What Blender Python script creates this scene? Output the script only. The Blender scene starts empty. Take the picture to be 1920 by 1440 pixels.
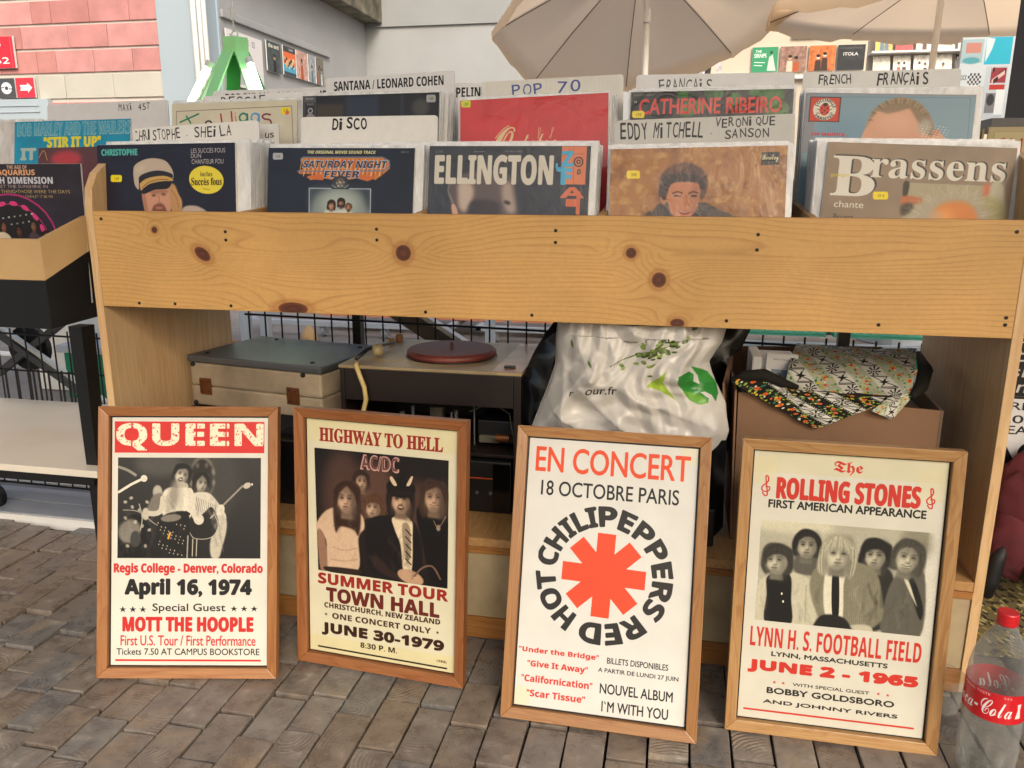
import bpy, math, random, bmesh
import numpy as np
from mathutils import Matrix, Vector
R = math.radians
random.seed(7)
S = bpy.context.scene
C = S.collection
# ---------------------------------------------------------------- camera
cam_d = bpy.data.cameras.new('camera'); cam = bpy.data.objects.new('camera', cam_d); C.objects.link(cam); S.camera = cam
cam_d.sensor_width = 36; cam_d.lens = 36*1500/1920; cam_d.clip_start = .02; cam_d.clip_end = 400
def look(loc, yaw, pitch, roll):
    fw = Vector((math.sin(yaw)*math.cos(pitch), math.cos(yaw)*math.cos(pitch), -math.sin(pitch)))
    r = Vector((math.cos(yaw), -math.sin(yaw), 0)); u = r.cross(fw); r2 = r*math.cos(roll)+u*math.sin(roll); u2 = -r*math.sin(roll)+u*math.cos(roll)
    M = Matrix((r2, u2, -fw)).transposed().to_4x4(); M.translation = loc; return M
cam.matrix_world = look((1.163, -1.4532, .9025), -.2006, .2364, .0041)
# ---------------------------------------------------------------- daylight
EL, AZ = 36, 152            # sun elevation and compass direction it comes from (degrees, clockwise from +y)
W = bpy.data.worlds.new('World'); S.world = W; W.use_nodes = True; nt = W.node_tree; bg = nt.nodes['Background']
sky = nt.nodes.new('ShaderNodeTexSky'); sky.sky_type = 'NISHITA'; sky.sun_disc = False; sky.sun_elevation = R(EL); sky.sun_rotation = R(AZ); sky.dust_density = 6; sky.ozone_density = 1.0; sky.air_density = 1.2
nt.links.new(sky.outputs[0], bg.inputs[0]); bg.inputs[1].default_value = .15
sd = bpy.data.lights.new('sun', 'SUN'); sd.energy = 1.1; sd.angle = R(16); sd.color = (1, .95, .88); sun = bpy.data.objects.new('sun', sd); C.objects.link(sun)
sun.rotation_euler = Vector((math.sin(R(AZ))*math.cos(R(EL)), math.cos(R(AZ))*math.cos(R(EL)), math.sin(R(EL)))).to_track_quat('Z', 'Y').to_euler()
S.view_settings.view_transform = 'Standard'; S.view_settings.look = 'None'; S.view_settings.exposure = .62; S.view_settings.gamma = 1; S.view_settings.use_curve_mapping = False
S.cycles.max_bounces = 8; S.cycles.transparent_max_bounces = 16; S.cycles.caustics_reflective = False; S.cycles.caustics_refractive = False
# ---------------------------------------------------------------- printed matter: numpy painter
def blur(m, r):
    r = float(r)
    if r < .4: return m
    n = int(max(1, math.ceil(r*2))); k = np.exp(-.5*(np.arange(-n, n+1)/r)**2); k /= k.sum()
    p = np.pad(m, ((n, n), (0, 0)), mode='edge'); m = sum(k[i]*p[i:i+m.shape[0]] for i in range(2*n+1))
    p = np.pad(m, ((0, 0), (n, n)), mode='edge'); return sum(k[i]*p[:, i:i+m.shape[1]] for i in range(2*n+1))
def smooth(pts, closed=True, n=5):
    P = np.array(pts, float); m = len(P); out = []
    rng_ = range(m if closed else m-1)
    for i in rng_:
        if closed: a, b, c, d = P[i-1], P[i], P[(i+1) % m], P[(i+2) % m]
        else: a, b, c, d = P[max(i-1, 0)], P[i], P[i+1], P[min(i+2, m-1)]
        for t in np.arange(n)/n:
            out.append(.5*((2*b)+(c-a)*t+(2*a-5*b+4*c-d)*t*t+(3*b-a-3*c+d)*t**3))
    if not closed: out.append(P[-1])
    return [tuple(q) for q in out]
def vnoise(h, w, cell, seed=0, octaves=3):
    r = np.random.RandomState(seed); out = np.zeros((h, w)); amp = 1; tot = 0
    for o in range(octaves):
        gh, gw = int(h/cell)+3, int(w/cell)+3; g = r.rand(gh, gw)
        y = np.arange(h)/cell; x = np.arange(w)/cell; yi = y.astype(int); xi = x.astype(int)
        fy = (y-yi)[:, None]; fx = (x-xi)[None]; fy = fy*fy*(3-2*fy); fx = fx*fx*(3-2*fx)
        v = (g[yi][:, xi]*(1-fy)*(1-fx)+g[yi+1][:, xi]*fy*(1-fx)+g[yi][:, xi+1]*(1-fy)*fx+g[yi+1][:, xi+1]*fy*fx)
        out += amp*v; tot += amp; amp *= .5; cell = max(1.01, cell/2)
    return out/tot
_tc = {}
def text_tris(s, bold=0.0, spacing=1.0, style=''):
    if style == 'serif': s = ''.join(chr(0x1D400+ord(c)-65) if 'A' <= c <= 'Z' else chr(0x1D41A+ord(c)-97) if 'a' <= c <= 'z' else c for c in s)
    if style == 'script': s = ''.join(chr(0x1D4D0+ord(c)-65) if 'A' <= c <= 'Z' else chr(0x1D4EA+ord(c)-97) if 'a' <= c <= 'z' else c for c in s)
    if style == 'sansb': s = ''.join(chr(0x1D5D4+ord(c)-65) if 'A' <= c <= 'Z' else chr(0x1D5EE+ord(c)-97) if 'a' <= c <= 'z' else chr(0x1D7EC+ord(c)-48) if '0' <= c <= '9' else c for c in s)
    if style == 'fraktur': s = ''.join(chr(0x1D56C+ord(c)-65) if 'A' <= c <= 'Z' else chr(0x1D586+ord(c)-97) if 'a' <= c <= 'z' else c for c in s)
    key = (s, spacing)
    if key in _tc: return _tc[key]
    c = bpy.data.curves.new('lettering', 'FONT'); c.body = s; c.space_character = spacing; c.resolution_u = 4
    o = bpy.data.objects.new('lettering', c); bpy.context.scene.collection.objects.link(o)
    dg = bpy.context.evaluated_depsgraph_get(); dg.update(); me = bpy.data.meshes.new_from_object(o.evaluated_get(dg))
    me.calc_loop_triangles(); V = np.array([v.co[:2] for v in me.vertices]); T = np.array([t.vertices[:] for t in me.loop_triangles])
    bpy.data.objects.remove(o); bpy.data.curves.remove(c); bpy.data.meshes.remove(me)
    lo, hi = V.min(0), V.max(0); V = (V-lo)/(hi-lo); V[:, 1] = 1-V[:, 1]
    _tc[key] = (V, T, (hi-lo)); return _tc[key]
class Cv:
    def __init__(s, w, h, bg): s.w, s.h = w, h; s.a = np.ones((h, w, 3))*np.array(col(bg))
    def _bb(s, P, pad):
        x0, y0 = P.min(0)-pad; x1, y1 = P.max(0)+pad
        return max(0, int(x0)), max(0, int(y0)), min(s.w, int(x1)+2), min(s.h, int(y1)+2)
    def put(s, m, c, x0, y0, al=1.0):
        h, w = m.shape; R = s.a[y0:y0+h, x0:x0+w]; m = (m*al)[..., None]; R[:] = R*(1-m)+(np.array(col(c)) if not isinstance(c, np.ndarray) else c)*m
    def poly(s, pts, c, soft=0, al=1.0, sm=False):
        if sm: pts = smooth(pts)
        P = np.array(pts, float)*[s.w, s.h]; x0, y0, x1, y1 = s._bb(P, soft*2.5+1)
        if x1 <= x0 or y1 <= y0: return
        ss = 2; xs = (np.arange((x1-x0)*ss)+.5)/ss+x0; ys = (np.arange((y1-y0)*ss)+.5)/ss+y0; m = np.zeros((len(ys), len(xs)), bool)
        for i in range(len(P)):
            (ax, ay), (bx, by) = P[i-1], P[i]
            if ay == by: continue
            rows = np.where((ys >= min(ay, by)) & (ys < max(ay, by)))[0]
            if len(rows) == 0: continue
            xc = ax+(ys[rows]-ay)*(bx-ax)/(by-ay); m[rows] ^= xs[None] < xc[:, None]
        m = m.reshape(y1-y0, ss, x1-x0, ss).mean((1, 3)).astype(float); s.put(blur(m, soft), c, x0, y0, al)
    def rect(s, x0, y0, x1, y1, c, soft=0, al=1.0): s.poly([(x0, y0), (x1, y0), (x1, y1), (x0, y1)], c, soft, al)
    def ell(s, cx, cy, rx, ry, c, rot=0, soft=0, al=1.0):
        t = np.linspace(0, 2*math.pi, 28, endpoint=False); q = s.w/s.h
        X = rx*np.cos(t); Y = ry*np.sin(t)/q; cr, sr = math.cos(rot), math.sin(rot)
        s.poly(list(zip(cx+X*cr-Y*sr, cy+(X*sr+Y*cr)*q)), c, soft, al)      # rx, ry both in units of width
    def line(s, pts, c, wd, al=1.0, sm=False, soft=0, taper=None):
        if sm: pts = smooth(pts, False)
        P = np.array(pts, float)*[s.w, s.h]; W = wd*s.w/2; x0, y0, x1, y1 = s._bb(P, W+2+soft*2)
        if x1 <= x0 or y1 <= y0: return
        Y, X = np.mgrid[y0:y1, x0:x1]; X = X+.5; Y = Y+.5; m = np.zeros(X.shape); n = len(P)-1
        for i in range(n):
            a, b = P[i], P[i+1]; d = b-a; L = d@d+1e-9; t = np.clip(((X-a[0])*d[0]+(Y-a[1])*d[1])/L, 0, 1)
            w_ = W if taper is None else W*(taper[0]+(taper[1]-taper[0])*(i+t)/n)
            m = np.maximum(m, np.clip(w_-np.hypot(X-a[0]-t*d[0], Y-a[1]-t*d[1])+.5, 0, 1))
        s.put(blur(m, soft), c, x0, y0, al)
    def text(s, t, x0, y0, x1, y1, c, bold=0.0, style='', al=1.0, sp=1.0, rot=0, arc=None, shear=0, worn=0):
        V, T, sz = text_tris(t, bold, sp, style); w, h = s.w, s.h
        if arc is None:
            P = np.empty_like(V); X = x0*w+V[:, 0]*(x1-x0)*w+shear*(1-V[:, 1])*(y1-y0)*h; Yy = y0*h+V[:, 1]*(y1-y0)*h
            if rot:
                cx, cy = (x0+x1)/2*w, (y0+y1)/2*h; cr, sr = math.cos(rot), math.sin(rot); X, Yy = cx+(X-cx)*cr-(Yy-cy)*sr, cy+(X-cx)*sr+(Yy-cy)*cr
            P[:, 0] = X; P[:, 1] = Yy
        else:      # arc = cx, cy, radius inner, radius outer (of width), angle0, angle1 (clockwise from up)
            cx, cy, r0, r1, a0, a1 = arc; th = a0+V[:, 0]*(a1-a0); r = (r1+(r0-r1)*V[:, 1])*w
            P = np.stack([cx*w+r*np.sin(th), cy*h-r*np.cos(th)], 1)
        bx0, by0, bx1, by1 = s._bb(P, 2)
        if bx1 <= bx0 or by1 <= by0: return
        ss = 3; m = np.zeros(((by1-by0)*ss, (bx1-bx0)*ss), bool); Q = (P-[bx0, by0])*ss; H, W = m.shape
        for tr in T:
            a, b, d = Q[tr[0]], Q[tr[1]], Q[tr[2]]
            X0, X1 = int(max(0, min(a[0], b[0], d[0]))), int(min(W, max(a[0], b[0], d[0])+2)); Y0, Y1 = int(max(0, min(a[1], b[1], d[1]))), int(min(H, max(a[1], b[1], d[1])+2))
            if X1 <= X0 or Y1 <= Y0: continue
            xs = np.arange(X0, X1)+.5; ys = (np.arange(Y0, Y1)+.5)[:, None]
            e = lambda p, q: (q[0]-p[0])*(ys-p[1])-(q[1]-p[1])*(xs-p[0])
            e1, e2, e3 = e(a, b), e(b, d), e(d, a); m[Y0:Y1, X0:X1] |= ((e1 >= 0) & (e2 >= 0) & (e3 >= 0)) | ((e1 <= 0) & (e2 <= 0) & (e3 <= 0))
        if bold > 0:
            hh = (abs(y1-y0)*h if arc is None else abs(arc[3]-arc[2])*w)*ss; rd = min(12, int(round(bold*hh*.8)))
            for _ in range(rd):
                d = m.copy(); d[1:] |= m[:-1]; d[:-1] |= m[1:]; d[:, 1:] |= m[:, :-1]; d[:, :-1] |= m[:, 1:]; m = d
        mm = m.reshape(by1-by0, ss, bx1-bx0, ss).mean((1, 3))
        if worn: mm = mm*(vnoise(mm.shape[0], mm.shape[1], 7, 5) < 1-worn)
        s.put(mm, c, bx0, by0, al)
    def grad(s, c0, c1, x0=0, y0=0, x1=1, y1=1, vert=True):
        a, b, c, d = int(x0*s.w), int(y0*s.h), int(x1*s.w), int(y1*s.h); t = np.linspace(0, 1, (d-b) if vert else (c-a)); t = t[:, None, None] if vert else t[None, :, None]
        s.a[b:d, a:c] = np.array(col(c0))*(1-t)+np.array(col(c1))*t
    def noise(s, amp, cell=6, seed=0, x0=0, y0=0, x1=1, y1=1):
        a, b, c, d = int(x0*s.w), int(y0*s.h), int(x1*s.w), int(y1*s.h); s.a[b:d, a:c] *= 1+amp*2*(vnoise(d-b, c-a, cell, seed)-.5)[..., None]
    def image(s, name):
        im = bpy.data.images.new(name, s.w, s.h); px = np.ones((s.h, s.w, 4), np.float32); px[..., :3] = np.clip(s.a[::-1], 0, 1)
        im.pixels.foreach_set(px.ravel()); im.update(); im.pack(); return im
def col(c):
    if isinstance(c, str): return [int(c[i:i+2], 16)/255 for i in (0, 2, 4)]
    return [c/255]*3 if isinstance(c, (int, float)) else [v/255 for v in c]
# ---------------------------------------------------------------- mesh helpers
def srgb(h):
    c = col(h); return tuple((v/12.92 if v <= .04045 else ((v+.055)/1.055)**2.4) for v in c)
class MB:
    def __init__(s): s.v = []; s.f = []; s.mi = []; s.uv = {}; s.m = 0
    def face(s, idx, uv=None):
        if uv: s.uv[len(s.f)] = uv
        s.f.append(tuple(idx)); s.mi.append(s.m)
    def add(s, vs, fs):
        b = len(s.v); s.v += [tuple(v) for v in vs]
        for f in fs: s.face([b+i for i in f])
    def box(s, x0, y0, z0, x1, y1, z1, M=None):
        vs = [Vector(p) for p in ((x0, y0, z0), (x1, y0, z0), (x1, y1, z0), (x0, y1, z0), (x0, y0, z1), (x1, y0, z1), (x1, y1, z1), (x0, y1, z1))]
        if M: vs = [M @ v for v in vs]
        s.add(vs, [(0, 3, 2, 1), (4, 5, 6, 7), (0, 1, 5, 4), (1, 2, 6, 5), (2, 3, 7, 6), (3, 0, 4, 7)])
    def hexa(s, b, t):      # bottom quad, top quad, both counter-clockwise from above
        s.add(list(b)+list(t), [(0, 3, 2, 1), (4, 5, 6, 7), (0, 1, 5, 4), (1, 2, 6, 5), (2, 3, 7, 6), (3, 0, 4, 7)])
    def quad(s, a, b, c, d, uv=((0, 0), (1, 0), (1, 1), (0, 1))):
        n = len(s.v); s.v += [tuple(a), tuple(b), tuple(c), tuple(d)]; s.face((n, n+1, n+2, n+3), uv)
    def tube(s, P, r, n=10, caps=True):
        P = [Vector(p) for p in P]; rs = r if isinstance(r, (list, tuple)) else [r]*len(P); b = len(s.v); prev = None
        for i, p in enumerate(P):
            d = (P[min(i+1, len(P)-1)]-P[max(i-1, 0)]).normalized()
            if prev is None: a = d.orthogonal().normalized()
            else: a = (prev-d*prev.dot(d)).normalized()
            prev = a; c = d.cross(a)
            for k in range(n):
                t = 2*math.pi*k/n; s.v.append(tuple(p+(a*math.cos(t)+c*math.sin(t))*rs[i]))
        for i in range(len(P)-1):
            for k in range(n): s.face((b+i*n+k, b+i*n+(k+1) % n, b+(i+1)*n+(k+1) % n, b+(i+1)*n+k))
        if caps: s.face([b+k for k in reversed(range(n))]); s.face([b+(len(P)-1)*n+k for k in range(n)])
    def lathe(s, prof, c=(0, 0, 0), n=32, M=None, caps=True):
        b = len(s.v)
        for r, z in prof:
            for k in range(n):
                t = 2*math.pi*k/n; p = Vector((c[0]+r*math.cos(t), c[1]+r*math.sin(t), c[2]+z)); s.v.append(tuple(M @ p if M else p))
        for i in range(len(prof)-1):
            for k in range(n): s.face((b+i*n+k, b+i*n+(k+1) % n, b+(i+1)*n+(k+1) % n, b+(i+1)*n+k))
        if caps: s.face([b+k for k in reversed(range(n))]); s.face([b+(len(prof)-1)*n+k for k in range(n)])
    def prism(s, pts, f0, f1):     # pts: 2-D outline counter-clockwise; f0, f1 map (u, v) to 3-D for the two caps
        n = len(pts); b = len(s.v); s.v += [tuple(f0(*p)) for p in pts]+[tuple(f1(*p)) for p in pts]
        s.face([b+i for i in reversed(range(n))]); s.face([b+n+i for i in range(n)])
        for i in range(n): j = (i+1) % n; s.face((b+i, b+j, b+n+j, b+n+i))
    def mesh(s, name, mats, sm=False, off=None):
        me = bpy.data.meshes.new(name); vs = s.v if off is None else [(v[0]-off[0], v[1]-off[1], v[2]-off[2]) for v in s.v]
        me.from_pydata(vs, [], s.f); mats = mats if isinstance(mats, (list, tuple)) else [mats]
        for m in mats: me.materials.append(m)
        me.polygons.foreach_set('material_index', s.mi)
        if s.uv:
            ul = me.uv_layers.new(name='UVMap')
            for fi, uv in s.uv.items():
                p = me.polygons[fi]
                for k, li in enumerate(p.loop_indices): ul.data[li].uv = uv[k]
        if sm: me.polygons.foreach_set('use_smooth', [True]*len(me.polygons))
        me.update(); return me
    def build(s, name, mats, parent=None, local=False, bevel=0, sm=False, fix=False):
        off = None
        if parent is not None and not local: off = parent['_b'] if '_b' in parent else (0, 0, 0)
        me = s.mesh(name, mats, sm, off)
        if bevel or fix:
            bm = bmesh.new(); bm.from_mesh(me)
            if fix: bmesh.ops.recalc_face_normals(bm, faces=bm.faces)
            if bevel: bmesh.ops.bevel(bm, geom=bm.edges[:], offset=bevel, segments=2, affect='EDGES', profile=.6, clamp_overlap=True)
            bm.to_mesh(me); bm.free()
        o = bpy.data.objects.new(name, me); C.objects.link(o)
        if parent is not None:
            o.parent = parent
            if off is not None: o['_b'] = tuple(off)
        return o
def tag(o, label=None, cat=None, group=None, kind=None):
    for k, v in (('label', label), ('category', cat), ('group', group), ('kind', kind)):
        if v: o[k] = v
    return o
BASES = []
def thing(name, label, cat, loc=(0, 0, 0), group=None):
    o = bpy.data.objects.new(name, None); C.objects.link(o); o.empty_display_size = .05; o.location = loc; o['_b'] = tuple(loc); BASES.append(o); return tag(o, label, cat, group)
def single(mb, name, mats, label, cat, group=None, base=None, **k):     # a thing that is one mesh
    if base is None:
        a = np.array(mb.v); base = (float(a[:, 0].mean()), float(a[:, 1].mean()), float(a[:, 2].min()))
    off = MB(); off.__dict__ = mb.__dict__; mb.v = [(v[0]-base[0], v[1]-base[1], v[2]-base[2]) for v in mb.v]
    o = mb.build(name, mats, **k); o.location = base; o['_b'] = tuple(base); return tag(o, label, cat, group)
# ---------------------------------------------------------------- materials
def newmat(name):
    m = bpy.data.materials.new(name); m.use_nodes = True; nt = m.node_tree; return m, nt, nt.nodes['Principled BSDF'], nt.nodes.new, nt.links.new
def ramp(nt, fac, stops):
    r = nt.nodes.new('ShaderNodeValToRGB'); e = r.color_ramp.elements
    while len(e) < len(stops): e.new(.5)
    for k, (p, c) in enumerate(stops): e[k].position = p; e[k].color = (*c, 1)
    nt.links.new(fac, r.inputs[0]); return r.outputs[0]
def mixc(nt, fac, a, b, mode='MIX'):
    m = nt.nodes.new('ShaderNodeMix'); m.data_type = 'RGBA'; m.blend_type = mode
    for s_, v in ((m.inputs[0], fac), (m.inputs[6], a), (m.inputs[7], b)):
        if hasattr(v, 'links'): nt.links.new(v, s_)
        else: s_.default_value = v if isinstance(v, (int, float)) else (*v[:3], 1)
    return m.outputs[2]
def noise(nt, vec, scale, detail=4, rough=.55, dist=0):
    n = nt.nodes.new('ShaderNodeTexNoise'); n.inputs['Scale'].default_value = scale; n.inputs['Detail'].default_value = detail; n.inputs['Roughness'].default_value = rough; n.inputs['Distortion'].default_value = dist
    nt.links.new(vec, n.inputs['Vector']); return n.outputs[0]
def mapping(nt, vec, scale=(1, 1, 1), loc=(0, 0, 0), rot=(0, 0, 0)):
    m = nt.nodes.new('ShaderNodeMapping'); m.inputs['Scale'].default_value = scale; m.inputs['Location'].default_value = loc; m.inputs['Rotation'].default_value = rot; nt.links.new(vec, m.inputs[0]); return m.outputs[0]
def bump(nt, h, st, dist=.002, normal=None):
    b = nt.nodes.new('ShaderNodeBump'); b.inputs['Strength'].default_value = st; b.inputs['Distance'].default_value = dist; nt.links.new(h, b.inputs['Height'])
    if normal: nt.links.new(normal, b.inputs['Normal'])
    return b.outputs[0]
def coords(nt, kind='Object', rnd=True):
    t = nt.nodes.new('ShaderNodeTexCoord').outputs[kind]
    if not rnd: return t
    oi = nt.nodes.new('ShaderNodeObjectInfo'); a = nt.nodes.new('ShaderNodeVectorMath'); a.operation = 'MULTIPLY_ADD'; nt.links.new(oi.outputs['Random'], a.inputs[0]); a.inputs[1].default_value = (7.3, 3.1, 5.7); nt.links.new(t, a.inputs[2]); return a.outputs[0]
def plain(name, c, rough=.6, var=.08, scale=12, bmp=.1, metal=0, coat=0, dirt=None, bscale=None, spec=.5):
    m, nt, P, N, L = newmat(name); v = coords(nt); c = srgb(c) if not isinstance(c, tuple) else c
    n = noise(nt, v, scale); k0 = tuple(x*(1-var*2) for x in c); k1 = tuple(min(1, x*(1+var)) for x in c)
    cc = ramp(nt, n, [(.3, k0), (.7, k1)])
    if dirt: cc = mixc(nt, ramp(nt, noise(nt, v, scale*.4, 6), [(.5, (0, 0, 0)), (.72, (.8, .8, .8))]), cc, srgb(dirt))
    L(cc, P.inputs['Base Color']); P.inputs['Metallic'].default_value = metal; P.inputs['Coat Weight'].default_value = coat; P.inputs['Specular IOR Level'].default_value = spec
    r = nt.nodes.new('ShaderNodeMapRange'); r.inputs[3].default_value = max(.03, rough-.08); r.inputs[4].default_value = min(1, rough+.08); L(n, r.inputs[0]); L(r.outputs[0], P.inputs['Roughness'])
    if bmp: L(bump(nt, noise(nt, v, bscale or scale*6), bmp, .001), P.inputs['Normal'])
    return m
def woodm(name, c1, c2, axis='x', rough=.45, k=1.0, line=.55, stain=None):
    m, nt, P, N, L = newmat(name); v = coords(nt); sc = {'x': (1.2, 14, 14), 'y': (14, 1.2, 14), 'z': (14, 14, 1.2)}[axis]
    v1 = mapping(nt, v, tuple(s_*k for s_ in sc)); base = noise(nt, v1, 1.6, 3, .5, .6)
    w = nt.nodes.new('ShaderNodeMath'); w.operation = 'MULTIPLY'; w.inputs[1].default_value = 9; L(base, w.inputs[0])
    f = nt.nodes.new('ShaderNodeMath'); f.operation = 'FRACT'; L(w.outputs[0], f.inputs[0])
    fine = noise(nt, mapping(nt, v, tuple(s_*k*(6 if s_ > 5 else 2) for s_ in sc)), 2.2, 4, .6)
    a, b = srgb(c1), srgb(c2); grain = ramp(nt, f.outputs[0], [(0, a), (.55, tuple(x*.94 for x in a)), (.9, tuple(x*(1-line)+y*line for x, y in zip(a, b))), (1, a)])
    cc = mixc(nt, ramp(nt, fine, [(.35, (.0,)*3), (.75, (.5,)*3)]), grain, b); big = noise(nt, mapping(nt, v, tuple(s_*.25 for s_ in sc)), 1.5, 2)
    cc = mixc(nt, ramp(nt, big, [(.35, (.0,)*3), (.7, (.45,)*3)]), cc, srgb(stain) if stain else tuple(x*.75 for x in b))
    L(cc, P.inputs['Base Color']); P.inputs['Roughness'].default_value = rough; L(bump(nt, fine, .12, .0006), P.inputs['Normal']); return m
def film_bump(nt, v, amt):
    vo = nt.nodes.new('ShaderNodeTexVoronoi'); vo.feature = 'DISTANCE_TO_EDGE'; vo.inputs['Scale'].default_value = 13
    nt.links.new(mapping(nt, v, (1, .55, 1)), vo.inputs['Vector']); w = noise(nt, mapping(nt, v, (1.0, .35, 1.0)), 11, 5, .55, 1.2)
    return bump(nt, w, amt, .006, bump(nt, ramp(nt, vo.outputs[0], [(0, (0, 0, 0)), (.06, (1, 1, 1))]), amt*.25, .001))
def artmat(name, cv, rough=.5, coat=0, wrinkle=.0):
    m, nt, P, N, L = newmat(name); t = nt.nodes.new('ShaderNodeTexImage'); t.image = cv.image(name); t.extension = 'EXTEND'
    u = nt.nodes.new('ShaderNodeTexCoord'); L(u.outputs['UV'], t.inputs[0]); L(t.outputs[0], P.inputs['Base Color']); P.inputs['Roughness'].default_value = rough
    P.inputs['Coat Weight'].default_value = coat; P.inputs['Coat Roughness'].default_value = .07; P.inputs['Specular IOR Level'].default_value = .3
    v = coords(nt)
    if wrinkle: L(film_bump(nt, v, wrinkle), P.inputs['Coat Normal'])
    L(bump(nt, noise(nt, v, 9, 3), .15, .003), P.inputs['Normal']); return m
def emis(name, c, st):
    m, nt, P, N, L = newmat(name); P.inputs['Base Color'].default_value = (*srgb(c), 1); P.inputs['Emission Color'].default_value = (*srgb(c), 1); P.inputs['Emission Strength'].default_value = st; return m
# ---------------------------------------------------------------- painter for print: heads, tape and so on
def head(c, u, v, r, skin='c8a890', hair='2a1c16', hl=1.0, sh=.4, smile=0, grin=0, beard=0, cap=0, tilt=0, part=None):
    q = c.w/c.h; sk = np.array(col(skin))*255; sf = r*c.w; hr = np.array(col(hair))*255; hi = tuple(np.clip(hr*1.5+22, 0, 255)); rr = random.Random(int(u*977+v*613)); yaw = rr.uniform(-.2, .2); r *= rr.uniform(.95, 1.04); fw = rr.uniform(.9, 1.05)
    T = lambda L: [(u+(x*math.cos(tilt)-y*math.sin(tilt))*r, v+(x*math.sin(tilt)+y*math.cos(tilt))*r*q) for x, y in L]; K = lambda k: tuple(np.clip(sk*k, 0, 255))
    def E(x, y, a, b, cl, so, al): (X, Y_), = T([(x, y)]); c.ell(X, Y_, a*r, b*r, cl, tilt, so*sf, al)
    hl *= rr.uniform(.9, 1.1); hb = [(-.92, -.1), (-.8, -.72), (-.35, -1.06), (.3, -1.06), (.8, -.7), (.93, -.05), (.95, hl*.6), (.7, hl), (.4, hl*.85), (-.4, hl*.85), (-.7, hl), (-.95, hl*.6)]
    c.poly(T([(x+rr.uniform(-.09, .09), y+rr.uniform(-.09, .09)) for x, y in hb]), hair, sf*.05, sm=True)
    c.poly(T([(-.34, .5), (.34, .5), (.42, 1.3), (-.42, 1.3)]), K(.62), sf*.06)
    c.poly(T([(x_*fw, y_) for x_, y_ in ((-.58, -.5), (-.3, -.8), (.3, -.8), (.58, -.5), (.62, .1), (.50, .55), (.22, .90), (-.22, .90), (-.50, .55), (-.62, .1))]), K(.93), sf*.05, sm=True)
    E(.52+yaw, .15, .26, .8, K(.45), .16, sh+.25); E(-.58, .2, .12, .6, K(.55), .1, .5); E(-.12+yaw, -.15, .42, .5, K(1.14), .2, .5); E(yaw, .82, .36, .16, K(.5), .09, .5); E(0, -.55, .6, .22, K(.5), .12, .6); E(-.3+yaw, .35, .16, .12, K(1.12), .1, .5)
    for s_ in (-1, 1):
        x = s_*.26+yaw; E(x, -.07, .19, .13, K(.5), .08, .7); E(x, -.02, .12, .035, K(.2), .03, .9); E(x, .06, .12, .03, K(.75), .04, .6); c.line(T([(x-.17, -.17+.02*s_), (x, -.23), (x+.17, -.18-.02*s_)]), tuple(hr*.7+sk*.15), .055*r, .6, soft=.03*sf)
    c.line(T([(yaw+.07, -.02), (yaw+.13, .25), (yaw+.02, .33)]), K(.6), .09*r, .6, soft=.05*sf); E(yaw+.02, .33, .13, .04, K(.4), .04, .8); E(yaw, .2, .05, .16, K(1.2), .05, .5)
    if smile: c.poly(T([(-.24+yaw, .47), (yaw, .54), (.26+yaw, .46), (yaw, .64)]), K(1.15), sf*.03); c.line(T([(-.27+yaw, .46), (yaw, .56), (.28+yaw, .44)]), K(.35), .04*r, .9); E(yaw, .66, .18, .03, K(.6), .03, .7)
    elif grin: E(yaw, .52, .22, .11, K(.22), .03, .95); E(yaw, .50, .17, .05, K(1.1), .02, .9)
    else: E(yaw, .51, .20, .028, K(.32), .03, .95); E(yaw, .57, .15, .035, K(.72), .04, .8); E(yaw, .64, .14, .03, K(.6), .04, .6)
    if beard: c.poly(T([(-.58, .2), (-.3, .40), (.3, .40), (.58, .2), (.5, .75), (.2, 1.0), (-.2, 1.0), (-.5, .75)]), hair, sf*.08, .8, True); c.line(T([(-.16, .54), (.16, .54)]), K(.7), .05*r)
    FR = ([(.60, .0), (.42, -.26), (.1, -.36), (-.3, -.30), (-.56, -.08), (-.60, .1)], [(.60, -.1), (.40, -.50), (.12, -.62), (-.22, -.52), (-.50, -.26), (-.60, .08)], [(.60, .12), (.46, -.32), (.04, -.76), (-.02, -.76), (-.44, -.34), (-.60, .12)], [(.60, .05), (.50, -.25), (.24, -.54), (-.10, -.62), (-.42, -.50), (-.60, -.1)])
    fr = [(-.70, .35), (-.84, -.45), (-.35, -1.02), (.3, -1.02), (.84, -.45), (.74, .35)]+FR[part if part is not None else rr.randrange(4)]
    c.poly(T([(x, y+rr.uniform(-.04, .04)) for x, y in fr]), hair, sf*.05, sm=True)
    for k in range(14):
        x = -.75+k*.115; y0 = -.98+abs(x)*.45; c.line(T([(x*.6, y0), (x*.95, y0+.3), (x*1.08, y0+.6+rr.random()*.2)]), hi if k % 3 else tuple(hr*.6), .035*r, .3, sm=True, soft=.02*sf)
    for k in range(26):
        a_ = rr.uniform(-3.5, .4); x0, y0 = .86*math.cos(a_), .95*math.sin(a_); dx = rr.uniform(-.12, .12); c.line(T([(x0*.9, y0*.9), (x0*1.04, y0*1.02), (x0*1.1+dx, y0*1.05+rr.uniform(.02, .22))]), tuple(hr*rr.uniform(.6, 1.5)), .045*r, .55, sm=True, soft=.015*sf, taper=(1, .3))
    if hl > 1.2:
        for s_ in (-1, 1):
            for k in range(4): x = s_*(.70+.07*k); c.line(T([(x, -.3), (x*1.05, .4), (x*.95, hl*.85)]), hi if k % 2 else tuple(hr*.6), .04*r, .35, sm=True, soft=.02*sf)
    if cap: E(0, -.72, .98, .42, '14100f', .04, 1); E(0, -.42, .80, .10, '1c1614', .04, 1)
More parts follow.
